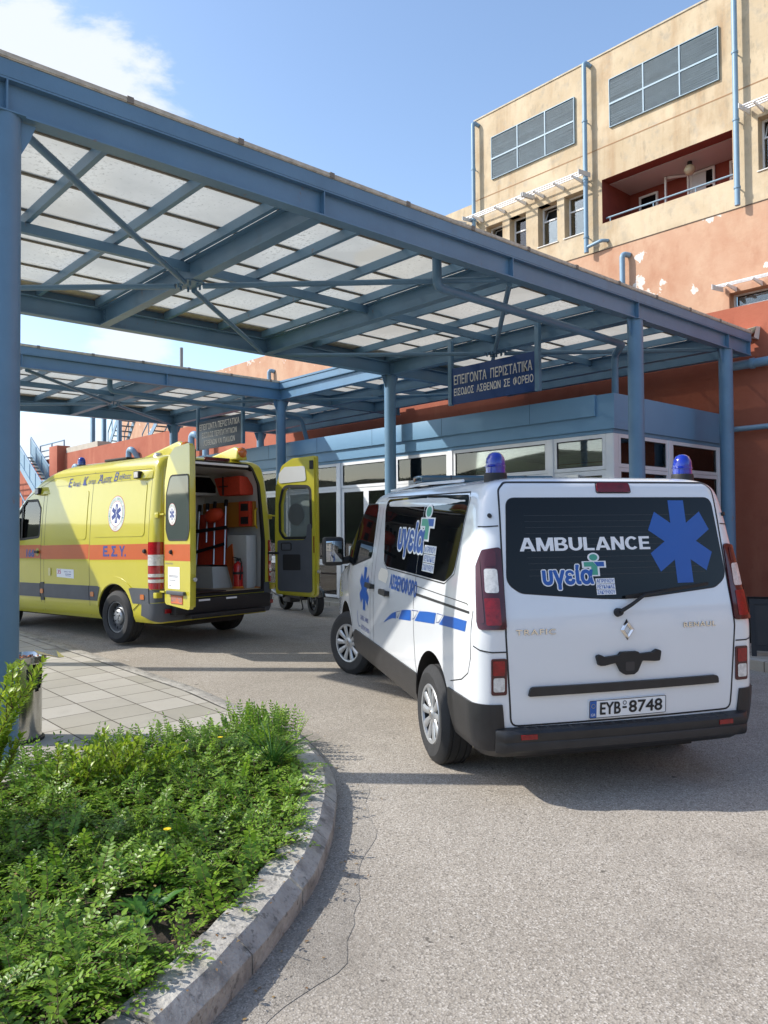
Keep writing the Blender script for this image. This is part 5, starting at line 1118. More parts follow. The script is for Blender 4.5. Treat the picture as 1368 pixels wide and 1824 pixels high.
# ------------------------------------------------------------- yellow ambulance
YV = empty('ambulance_van', mw=vframe(-9.355, 5.376, 3.306, .165, -.01)); tag(YV, 'yellow high roof ambulance with orange band, its two rear doors standing open', 'ambulance')
Y = Body(w=[(.30, .93), (.38, .97), (.6, .985), (1.0, .993), (1.3, .985), (1.7, .962), (2.1, .920), (2.30, .885), (2.38, .845), (2.43, .77), (2.46, .64), (2.475, .45), (2.482, .1)],
         xr=[(.30, .05), (.38, .02), (.6, .0), (1.3, .0), (1.8, .01), (2.2, .03), (2.35, .05), (2.42, .09), (2.455, .18), (2.472, .4), (2.482, 1.0)],
         xf=[(.30, 5.1), (.38, 5.15), (.7, 5.22), (1.0, 5.15), (1.2, 4.95), (1.3, 4.55), (1.4, 4.3), (1.8, 3.85), (2.1, 3.45), (2.25, 3.15), (2.35, 2.85), (2.42, 2.55), (2.455, 2.3), (2.472, 2.1), (2.482, 1.6)],
         rc=.10, rf=.28, bul=.0, taper=(3.3, 1.9, .16))
zs = [.30, .33, .38, .44, .52]+[.6+.06*i for i in range(29)]+[2.31, 2.34, 2.365, 2.39, 2.41, 2.43, 2.445, 2.457, 2.465, 2.472, 2.477, 2.482]
yb = Y.mesh(zs, 'body', [yellow, black, intwhite, beigefloor], YV)
WXR, WXF = .92, 4.15
for xx in (WXR, WXF):
    for sy in (1, -1): boolsub(yb, cutter(MB().cyl((xx, sy*.62, .38), (xx, sy*1.3, .38), .40, 48), [yellow, black, intwhite, beigefloor], 1))
# cargo room and rear opening
prof = rpoly([(-.885, .635), (.885, .635), (.895, 1.3), (.83, 2.10), (.66, 2.32), (-.66, 2.32), (-.83, 2.10), (-.895, 1.3)], [.02, .02, .1, .15, .15, .15, .15, .1], 4)
b = MB(); n = len(prof); b.add([(.07, y, z) for y, z in prof]+[(2.72, y, z) for y, z in prof], [(i, (i+1) % n, (i+1) % n+n, i+n) for i in range(n)]+[tuple(range(n-1, -1, -1)), tuple(range(n, 2*n))])
boolsub(yb, cutter(b, [yellow, black, intwhite, beigefloor], 2))
prof = rpoly([(-.80, .615), (.80, .615), (.815, 1.3), (.745, 2.12), (.62, 2.385), (-.62, 2.385), (-.745, 2.12), (-.815, 1.3)], [.03, .03, .1, .15, .12, .12, .15, .1], 4)
b = MB(); n = len(prof); b.add([(-.2, y, z) for y, z in prof]+[(.12, y, z) for y, z in prof], [(i, (i+1) % n, (i+1) % n+n, i+n) for i in range(n)]+[tuple(range(n-1, -1, -1)), tuple(range(n, 2*n))])
boolsub(yb, cutter(b, [yellow, black, intwhite, beigefloor], 1))
# cab with see-through side windows
wq = [(2.90, 1.42), (2.90, 1.84), (3.02, 1.97), (3.35, 1.97), (3.80, 1.60), (3.98, 1.36)]
b = MB(); n = 6; b.add([(x, -.80, z) for x, z in [(2.78, 1.0), (4.3, 1.0), (4.3, 1.28), (3.75, 1.80), (3.38, 2.06), (2.78, 2.06)]]+[(x, .80, z) for x, z in [(2.78, 1.0), (4.3, 1.0), (4.3, 1.28), (3.75, 1.80), (3.38, 2.06), (2.78, 2.06)]], [(i, (i+1) % n, (i+1) % n+n, i+n) for i in range(n)]+[tuple(range(n-1, -1, -1)), tuple(range(n, 2*n))])
boolsub(yb, cutter(b, [yellow, black, intwhite, beigefloor], 1))
wr = rpoly(wq, .05, 4); b = MB(); n = len(wr); b.add([(x, -1.3, z) for x, z in wr]+[(x, 1.3, z) for x, z in wr], [(i, (i+1) % n, (i+1) % n+n, i+n) for i in range(n)]+[tuple(range(n-1, -1, -1)), tuple(range(n, 2*n))])
boolsub(yb, cutter(b, [yellow, black, intwhite, beigefloor], 1))
sharp(yb.data, 26)
YS, YR = Y.sidem(1), Y.sidem(-1)
for S_, nm in ((YS, 1), (YR, -1)):
    o = patch('cab_window', poly2d(rpoly([(x, z) for x, z in wq], .05, 4)), S_, -.01, vglass, YV, step=.15)
    patch('window_seal', ribbon2d(wr, .035, True), S_, .002, black, o, step=.2)
    patch('pillar_bar', ribbon2d([(3.43, 1.38), (3.45, 1.92)], .05), S_, .003, black, o, step=.2)
for sy in (1, -1):
    wheel(YV, WXR, sy*.86, .345, sy, 'steel', R=.345, w=.225); wheel(YV, WXF, sy*.86, .345, sy, 'steel', R=.345, w=.225)
MB().box(.2, 5.0, -.55, .55, .22, .31).build('underbody', black, YV)
def ysides(S_, sg):
    def arc(r, a0, a1, n=12): return [(WXR+r*math.cos(math.radians(a0+(a1-a0)*i/n)), .38+r*math.sin(math.radians(a0+(a1-a0)*i/n))) for i in range(n+1)]
    # orange band in three panels, grey rub strips split by the arches
    for x0, x1 in ((.17, 1.525), (1.54, 2.83), (2.845, 4.9)):
        patch('orange_band', poly2d([(x0, 1.105), (x1, 1.095), (x1, 1.295), (x0, 1.305)]), S_, .0015, orange, YV, step=.15)
    gz0, gz1 = .545, .742
    patch('rub_strip', poly2d(rpoly([(.15, gz0), (.50, gz0), (.58, gz1-.01), (.52, gz1), (.15, gz1)], .01)), S_, .014, greyplas, YV, th=.015, step=.1)
    patch('rub_strip', poly2d(rpoly([(1.33, gz0), (1.515, gz0), (1.515, gz1), (1.32, gz1), (1.26, gz1-.01)], .01)), S_, .014, greyplas, YV, th=.015, step=.1)
    patch('rub_strip', poly2d(rpoly([(1.53, gz0), (2.73, gz0), (2.73, gz1), (1.53, gz1)], .01)), S_, .014, greyplas, YV, th=.015, step=.15)
    patch('rub_strip', poly2d(rpoly([(2.85, gz0), (3.70, gz0), (3.70, gz1), (2.85, gz1)], .01)), S_, .014, greyplas, YV, th=.015, step=.15)
    patch('rub_strip', poly2d(rpoly([(2.74, .50), (2.84, .50), (2.84, gz1+.02), (2.74, gz1+.02)], .01)), S_, .012, mat('grey_plastic_dark', (.035, .037, .042), .5), YV, th=.013, step=.15)
    for x in (.28, 1.44, 2.79): patch('side_marker', poly2d(rpoly([(x-.04, .60), (x+.04, .60), (x+.04, .665), (x-.04, .665)], .015)), S_, .022, amber, YV, th=.01, step=.2)
    seams = [ribbon2d([(1.53, 2.44), (1.525, 1.7), (1.525, .9), (1.53, .34)], .008), ribbon2d([(2.835, 2.06), (2.838, 1.3), (2.838, .34)], .009), ribbon2d([(2.80, 2.06), (2.745, 2.04), (2.745, .36)], .007), ribbon2d([(.20, 2.26), (1.53, 2.28), (2.6, 2.27), (3.0, 2.15), (3.4, 1.98)], .006), ribbon2d([(.165, 2.2), (.165, .74)], .006), ribbon2d([(2.836, 2.06), (3.1, 2.10), (3.4, 1.98)], .006)]
    patch('panel_gap', join2d(*seams), S_, .001, seam, YV, step=.15)
    # pressed panels
    emb = mat('yellow_pressing_edge', (.60, .52, .03), .35)
    for q in ([(1.62, 1.37), (2.62, 1.37), (2.62, 2.03), (1.62, 2.06)], [(.26, 1.40), (1.45, 1.40), (1.45, 2.09), (.26, 2.09)]):
        o = patch('pressed_panel', poly2d(rpoly(q, .07)), S_, .006, yellow, YV, th=.0065, step=.12, smooth=60)
    patch('pressed_panel', poly2d(rpoly([(.20, 2.13), (2.55, 2.15), (2.55, 2.25), (.20, 2.24)], .03)), S_, .005, yellow, YV, th=.0055, step=.12, smooth=60)
    fl = [(WXR+.56*math.cos(t), .38+.50*math.sin(t)) for t in [math.pi*(.10+.80*i/16) for i in range(17)]]; fi = [(WXR+.41*math.cos(t), .38+.41*math.sin(t)) for t in [math.pi*(.06+.88*i/16) for i in range(17)]]
    V, F = fl+fi, [(i, i+1, i+18, i+17) for i in range(16)]
    patch('arch_flare', (V, F), S_, .010, yellow, YV, th=.011, step=.12, smooth=60)
ysides(YS, 1); ysides(YR, -1)
def T(body, x0, z0, x1, z1, m=navy, f=.0, S_=YS, off=.0075, shear=0, bold=.01, name='lettering'):
    if f: return fat(name, textfit(body, x0, z0, x1, z1, bold=bold, shear=shear), f, S_, off, m, YV)
    return patch(name, textfit(body, x0, z0, x1, z1, bold=bold, shear=shear), S_, off, m, YV, step=.3)
for big, x0, x1, rest, x2, zr in (('Ε', 2.18, 2.08, 'θνικό', 1.85, .0), ('Κ', 1.80, 1.68, 'έντρο', 1.46, .006), ('Ά', 1.425, 1.31, 'μεσης', 1.07, .012), ('Β', 1.035, .935, 'οήθειας', .62, .02)):
    T(big, x0, 2.122+zr, x1, 2.238+zr, f=.002, bold=0, shear=.25, off=.0075); T(rest, x1-.02, 2.118+zr-(.018 if rest == 'μεσης' else 0), x2+.02, 2.195+zr+(.015 if rest[1:2] in 'ή' or rest == 'οήθειας' else 0), f=0, bold=.004, shear=.2, off=.0075)
T('Ε.', 1.18, 1.145, 1.04, 1.275, f=.006, off=.0025); T('Σ.', .985, 1.145, .85, 1.275, f=.006, off=.0025); T('Υ.', .80, 1.145, .655, 1.275, f=.006, off=.0025)
T('166', 3.26, 1.13, 3.03, 1.235, f=.007, off=.0025)
def badge(cx, cz, r, S_, off, parent):
    C_ = lambda k, n=40: [(cx-k*r*math.cos(t), cz+k*r*1.22*math.sin(t)) for t in [2*math.pi*i/n for i in range(n)]]
    o = patch('badge', poly2d(C_(1)), S_, off, mat('badge_ring_red', (.45, .05, .07), .5), parent, step=.2); patch('badge_field', poly2d(C_(.965)), S_, off+.0006, mat('badge_pale', (.62, .66, .62), .5), o, step=.2)
    patch('badge_ring', ribbon2d(C_(.70), r*.03, True), S_, off+.0013, MATS['badge_ring_red'], o, step=.2); patch('badge_centre', poly2d(C_(.68)), S_, off+.0012, whitev, o, step=.2)
    patch('badge_star', poly2d([(cx+(x-cx), cz+(z-cz)*1.15) for x, z in star_outline(cx, cz, r*.56, r*.26)]), S_, off+.0020, navy, o, step=.2)
    st = [(cx+.01*r*math.sin(k*1.3), cz-.5*r+k*r*.1) for k in range(11)]; patch('badge_staff', ribbon2d([(cx, cz-.55*r), (cx, cz+.55*r)], r*.03), S_, off+.0026, whitev, o, step=.3)
    patch('badge_snake', ribbon2d([(cx+.07*r*math.sin(k*.9), cz-.45*r+k*r*.06) for k in range(16)], r*.03), S_, off+.0028, whitev, o, step=.3)
    # ring lettering round the border
    w = 'ΕΘΝΙΚΟ ΚΕΝΤΡΟ ΑΜΕΣΗΣ ΒΟΗΘΕΙΑΣ'; L = []
    for i, ch in enumerate(w):
        if ch == ' ': continue
        a = math.radians(215-250*i/(len(w)-1)); d = textfit(ch, -.055*r, -.08*r, .055*r, .08*r); px, pz = cx-.83*r*math.cos(a)*1, cz+.83*r*1.22*math.sin(a)
        rot = a-math.pi/2; V = [(px-(x*math.cos(rot)-y*math.sin(rot)), pz+(x*math.sin(rot)+y*math.cos(rot))) for x, y in d[0]]; L.append((V, d[1]))
    patch('badge_lettering', join2d(*L), S_, off+.0013, mat('badge_green', (.08, .30, .28), .5), o, step=.4)
    patch('badge_lettering', textfit('Ε.Σ.Υ', cx+.22*r, cz-1.10*r, cx-.22*r, cz-.92*r), S_, off+.0013, MATS['badge_ring_red'], o, step=.4)
badge(.90, 1.705, .195, YS, .0075, YV)
lb = patch('notice_sticker', poly2d([(2.38, .845), (1.92, .83), (1.92, .955), (2.38, .962)]), YS, .002, whitev, YV, step=.3)
pk = mat('pink_print', (.55, .08, .16), .5)
patch('print', join2d(textfit('35', 2.36, .89, 2.26, .95, bold=.02)), YS, .0028, pk, lb, step=.4); patch('print', join2d(textfit('Μαζί σας', 2.17, .91, 1.99, .935), ([(2.15, .885), (1.99, .883), (1.99, .891), (2.15, .893)], [(0, 1, 2, 3)]), ([(2.14, .862), (2.0, .86), (2.0, .866), (2.14, .868)], [(0, 1, 2, 3)])), YS, .0028, navy, lb, step=.4)
patch('fuel_flap_latch', poly2d(rpoly([(2.60, .86), (2.54, .86), (2.54, .97), (2.60, .97)], .01)), YS, .012, mat('pale_yellow_plastic', (.6, .55, .25), .4), YV, th=.012, step=.3)
patch('door_handle', poly2d(rpoly([(2.88, 1.18), (2.99, 1.18), (2.99, 1.22), (2.88, 1.22)], .02)), YS, .03, black, YV, th=.015, step=.3); patch('handle_cup', poly2d([(2.935+.05*math.cos(t), 1.20+.06*math.sin(t)) for t in [i*math.pi/8 for i in range(16)]]), YS, .004, mat('handle_cup_yellow', (.35, .32, .03), .4), YV, step=.3)
for sg, S_ in ((1, YS), (-1, YR)):
    p, n = S_(.235, 1.21); MB().lathe([(0, .03), (.022, .028), (.028, .015), (.03, 0)], p, n, 16).build('door_bumper', black, YV, smooth=40)
# working lights on the upper side
for sg, S_ in ((1, YS), (-1, YR)):
  for x in (.33, 2.86):
    p, n = S_(x, 2.17 if x < 1 else 2.10); p = Vector((x, sg*.885, 2.19 if x < 1 else 2.10))
    b = MB(); z = p.z; b.add([(x-.18, sg*.86, z-.08), (x+.12, sg*.86, z-.08), (x+.12, sg*.84, z+.07), (x-.18, sg*.84, z+.07), (x-.17, sg*.93, z-.05), (x+.11, sg*.985, z-.055), (x+.11, sg*.96, z+.055), (x-.17, sg*.90, z+.05)], [(0, 1, 2, 3), (7, 6, 5, 4), (0, 4, 5, 1), (1, 5, 6, 2), (2, 6, 7, 3), (3, 7, 4, 0)])
    o = b.build('work_light', yellow, YV, doubles=True, bevel=.006); c = MB().box(x+.02, x+.135, min(sg*.945, sg*1.0), max(sg*.945, sg*1.0), z-.05, z+.045).build('lamp_housing', black, o, bevel=.008); MB().box(x+.035, x+.12, min(sg*1.001, sg*1.004), max(sg*1.001, sg*1.004), z-.038, z+.033).build('lamp_lens', clearlens, o)
p, n = YS(.52, 2.185); MB().box(.48, .56, .895, .93, 2.175, 2.21).build('flasher', clearlens, YV, bevel=.01)
# rear frame details
REAR = Y.wrapm
def ylamp(sg):
    fx = (lambda L: [(sg*u, z) for u, z in L][::-1]) if sg > 0 else (lambda L: [(sg*u, z) for u, z in L])
    o = patch('tail_light', poly2d(rpoly(fx([(.885, .735), (1.08, .735), (1.10, .80), (1.10, 1.325), (.885, 1.325)]), .012)), REAR, .012, mat('tail_lamp_red', (.35, .006, .012), .1, coat=1, var=.25, vscale=25), YV, th=.014, step=.04)
    patch('clear_lens', poly2d(fx([(.892, 1.03), (1.092, 1.03), (1.092, 1.165), (.892, 1.165)])), REAR, .019, clearlens, o, th=.006, step=.05)
    for z in (.905, .835): patch('clear_lens', poly2d(fx([(.892, z-.018), (1.092, z-.018), (1.092, z+.022), (.892, z+.022)])), REAR, .019, clearlens, o, step=.05)
    patch('corner_trim', poly2d(fx([(.80, .58), (1.13, .56), (1.13, .722), (.90, .73), (.80, .73)])), REAR, .006, greyplas, YV, th=.008, step=.05)
    for z in (1.66, .66): 
        p, n = REAR(sg*.90, z); MB().box(p.x-.02, p.x+.05, min(sg*.91, sg*(.965 if z > 1 else 1.0)), max(sg*.91, sg*(.965 if z > 1 else 1.0)), z-.035, z+.035).build('door_hinge', yellow, YV, bevel=.008)
ylamp(1); ylamp(-1)
q = [(-1.22, .55), (-1.22, .40), (-.9, .335), (.9, .335), (1.22, .40), (1.22, .55), (.95, .56), (-.95, .56)]
bp = patch('rear_bumper', poly2d(q), REAR, .03, greyplas, YV, th=.035, step=.05)
MB().box(-.14, .08, -.80, .80, .40, .59).build('step_board', black, YV, bevel=.02)
MB().box(-.22, -.08, -.62, .62, .345, .40).build('step_bar', black, YV, bevel=.012)
for y in (.40, -.05): MB().box(-.145, -.141, y-.13, y+.05, .555, .578).build('white_marker', whitev, YV)
for sg in (1, -1):
    MB().box(-.05, -.028, min(sg*.80, sg*.89) if sg > 0 else -.93, max(sg*.80, sg*.89) if sg > 0 else -.80, .43, .485).build('reflector', redbright, YV, bevel=.006)
b = MB().box(-.005, .05, -.20, .20, 2.40, 2.448).build('high_brake_light', darklens, YV, bevel=.008)
patch('opening_seal', ribbon2d(rpoly([(-.80, .615), (.80, .615), (.815, 1.3), (.745, 2.12), (.62, 2.385), (-.62, 2.385), (-.745, 2.12), (-.815, 1.3)], [.03, .03, .1, .15, .12, .12, .15, .1], 4), .035, True), REAR, .003, black, YV, step=.2)
MB().box(.02, .06, -.55, .60, 2.345, 2.375).build('inner_header_rail', whitev, YV, bevel=.005)
# roof: rotating amber lights, antennas, blue beacon
for y in (.52, -.42):
    b = MB(); b.add([(-.02, y-.09, 2.44), (-.02, y+.11, 2.44), (.95, y+.06, 2.46), (.95, y-.06, 2.46), (-.0, y-.07, 2.60), (-.0, y+.07, 2.60), (.10, y+.06, 2.63), (.10, y-.06, 2.63)], [(0, 1, 5, 4), (1, 2, 6, 5), (2, 3, 7, 6), (3, 0, 4, 7), (4, 5, 6, 7), (3, 2, 1, 0)])
    o = b.build('light_pod', yellow, YV, doubles=True, bevel=.03, seg=3); MB().lathe([(0, .045), (.05, .038), (.075, .01), (.078, -.06)], (-.005, y, 2.545), (-1, 0, 0), 24).build('amber_light', amber, o, smooth=50)
for p in ((.35, .70, 2.43), (.35, -.68, 2.44)): MB().lathe([(.07, 0), (.06, .03), (.05, .035), (.05, .05), (.035, .055), (0, .055)], p, (0, 0, 1), 20).build('roof_antenna', sil, YV, smooth=40)
beacon(YV, 2.35, .62, 2.455, r=.055, h=.13, name='roof_beacon'); beacon(YV, 2.35, -.62, 2.455, r=.055, h=.13, name='roof_beacon')
MB().box(1.2, 1.75, .25, .62, 2.47, 2.505).build('roof_vent', black, YV, bevel=.012)
# interior fittings
MB().box(.08, 2.7, -.86, .86, .6355, .645).build('floor', beigefloor, YV)
MB().box(-.0, .62, -.12, .42, .646, .662).build('ramp_mat', mat('ramp_mat_black', (.02, .012, .012), .45), YV, bevel=.004)
MB().box(1.35, 2.66, -.84, -.25, 1.62, 2.28).build('overhead_cupboard', intwhite, YV, bevel=.02)
o = MB().box(1.05, 2.66, -.84, -.30, 2.0, 2.30).build('overhead_cupboard', intwhite, YV, bevel=.02)
MB().box(1.042, 1.049, -.80, -.34, 2.04, 2.27).build('cupboard_door', tintglass, o)
b = MB(); b.box(2.60, 2.70, -.75, .80, 2.02, 2.27); b.build('bulkhead_locker', mat('locker_brown', (.10, .07, .05), .4), YV)
MB().box(2.585, 2.599, -.02, .0, 2.02, 2.27).build('locker_divider', sil, YV)
b = MB(); b.add([(.50, -.84, .646), (1.50, -.84, .646), (1.55, -.40, .646), (.62, -.40, .646), (.62, -.84, .95), (1.45, -.84, .95), (1.45, -.46, .95), (.72, -.46, .95)], [(0, 3, 7, 4), (1, 5, 6, 2), (2, 6, 7, 3), (4, 7, 6, 5), (0, 4, 5, 1)]); b.build('wheel_box', intwhite, YV)
MB().box(.20, .62, -.84, -.66, .646, 1.40).build('side_cabinet', intwhite, YV, bevel=.012)
MB().box(.13, .62, -.858, -.80, .646, .66).build('cabinet_plinth', orangefab, YV)
MB().box(.20, 1.35, -.86, -.80, 1.52, 1.89).build('equipment_rail_panel', mat('ochre_panel', (.40, .16, .02), .5), YV, bevel=.008)
c = MB().cyl((.3, -.70, 2.20), (.3, -.76, 2.20), .05, 16); MB().box(.27, .42, -.79, -.75, 2.18, 2.27).build('interior_lamp', clearlens, YV, bevel=.01)
MB().tube([(.13, -.80, 1.78), (.10, -.74, 1.74), (.10, -.74, 1.55), (.13, -.80, 1.50)], .014, 8).build('yellow_grab_handle', mat('grab_yellow', (.65, .42, .02), .4), YV, smooth=40)
b = MB(); b.box(1.25, 1.65, -.50, -.05, .95, 1.06); st = b.build('attendant_seat', bluefab, YV, bevel=.04, seg=3); MB().box(1.60, 1.73, -.50, -.05, 1.05, 1.75).build('seat_back', bluefab, st, bevel=.04, seg=3); MB().box(1.35, 1.6, -.4, -.1, .65, .94).build('seat_base', black, st, bevel=.02)
def yw(o): o.matrix_world = YV.matrix_world.copy(); return o
def rest(name, label, cat):
    e = empty(name, mw=YV.matrix_world.copy()); tag(e, label, cat); return e
def at_local(e, p):
    e.matrix_world = YV.matrix_world @ Matrix.Translation(p); return e
def shifted(b, p): b.v = [(x-p[0], y-p[1], z-p[2]) for x, y, z in b.v]; return b
p = (.52, -.72, 1.99)
bag = at_local(rest('medical_bag', 'orange red box bag with black strap hung high inside the yellow ambulance', 'bag'), p)
shifted(MB().add([(.24, -.84, 1.98), (.80, -.84, 1.98), (.72, -.60, 1.98), (.26, -.60, 1.98), (.24, -.84, 2.23), (.84, -.84, 2.24), (.82, -.58, 2.24), (.24, -.58, 2.25)], [(3, 2, 1, 0), (4, 5, 6, 7), (0, 1, 5, 4), (1, 2, 6, 5), (2, 3, 7, 6), (3, 0, 4, 7)]), p).build('bag_body', redfab, bag, doubles=True, bevel=.02, seg=2)
shifted(MB().box(.59, .62, -.581, -.574, 1.98, 2.25).box(.5, .7, -.58, -.573, 2.10, 2.115), p).build('strap', black, bag)
# stretcher board stack leaning on the wall
p = (.95, -.62, .95)
stc = at_local(rest('rescue_stretcher', 'red folding stretcher with silver poles leaning on the wall inside the ambulance', 'stretcher'), p)
q0 = lambda x, z: Vector((x-p[0], -.60-.12*(z-.95)/.85-p[1], z-p[2]))
b = MB(); V = [q0(.62, .97), q0(1.25, .97), q0(1.30, 1.72), q0(.74, 1.72)]; b.add(V+[v+Vector((0, -.05, 0)) for v in V], [(0, 1, 2, 3), (7, 6, 5, 4), (0, 4, 5, 1), (1, 5, 6, 2), (2, 6, 7, 3), (3, 7, 4, 0)]); b.build('fabric_sheet', redfab, stc, bevel=.012)
b = MB()
for (a, z0, c, z1) in ((1.24, .97, 1.30, 1.80), (1.06, 1.30, 1.12, 1.82), (.84, .98, .95, 1.84), (.60, .98, .70, 1.84)): b.cyl(q0(a, z0)+Vector((0, .02, 0)), q0(c, z1)+Vector((0, .02, 0)), .014, 8)
b.build('pole', sil, stc, smooth=40)
b = MB()
for (a, z0) in ((1.30, 1.80), (1.12, 1.82), (.95, 1.84), (.70, 1.86)): b.bar(q0(a, z0-.03)+Vector((0, .02, 0)), q0(a, z0+.07)+Vector((0, .02, 0)), .035, .05)
b.build('hook', black, stc, bevel=.006)
b = MB().bar(q0(.6, 1.52)+Vector((0, .04, 0)), q0(1.42, 1.46)+Vector((0, .04, 0)), .05, .008, (0, 1, 0)); b.bar(q0(.62, 1.28)+Vector((0, .04, 0)), q0(1.40, 1.13)+Vector((0, .04, 0)), .045, .008, (0, 1, 0)); b.build('strap', black, stc)
b = MB().lathe([(0, -.17), (.07, -.14), (.10, -.05), (.105, .05), (.07, .14), (0, .17)], q0(.86, 1.70)+Vector((0, .09, 0)), (1, .1, -.25), 16); b.build('rolled_blanket', mat('red_roll', (.60, .05, .01), .7), stc, smooth=50)
pbx = (.44, -.80, 1.70)
pk_ = at_local(rest('splint_pouch', 'square orange red pouch with two black patches beside the stretcher poles', 'pouch'), pbx)
MB().box(-.22, .02, 0, .06, -.17, .19).build('pouch_body', redfab, pk_, bevel=.012); MB().box(-.19, -.03, .0605, .064, .05, .155).build('black_patch', black, pk_); MB().box(-.19, -.03, .0605, .064, -.14, -.035).build('black_patch', black, pk_)
pc = (.52, -.64, .66)
sh = at_local(rest('folding_chair_bag', 'slim orange upright bag between the white box and the fire extinguisher', 'bag'), pc)
MB().add([(-.09, 0, 0), (-.03, 0, 0), (-.02, 0, .62), (.16, 0, .50), (-.09, -.08, 0), (-.03, -.08, 0), (-.02, -.08, .62), (.16, -.08, .50)], [(0, 1, 2), (0, 1, 3, 2), (4, 5, 6, 7), (0, 4, 5, 1), (1, 5, 7, 3), (3, 7, 6, 2), (2, 6, 4, 0)]).build('bag_shell', orange, sh)
pe = (.27, -.56, .648)
fx_ = at_local(rest('fire_extinguisher', 'red fire extinguisher standing at the rear edge of the ambulance floor', 'extinguisher'), pe)
MB().lathe([(0, .005), (.065, .005), (.068, .02), (.068, .30), (.055, .345), (.022, .37), (.02, .39)], (0, 0, 0), (0, 0, 1), 28).build('cylinder', extred, fx_, smooth=40)
b = MB().cyl((0, 0, .38), (0, 0, .42), .022, 12); b.bar((0, 0, .425), (.10, 0, .44), .02, .012); b.bar((0, 0, .40), (.09, 0, .40), .018, .01); b.build('valve_head', black, fx_)
MB().tube([(0, 0, .41), (-.07, .02, .42), (-.11, .03, .36), (-.09, .03, .2), (-.08, .03, .12)], .01, 8).build('hose', black, fx_, smooth=40)
MB().lathe([(.071, .235), (.072, .215), (.071, .20)], (0, 0, 0), (0, 0, 1), 24).build('retaining_strap', black, fx_)
MB().lathe([(.08, 0), (.085, .02), (.07, .03)], (0, 0, 0), (0, 0, 1), 20).build('stand_ring', orangefab, fx_)
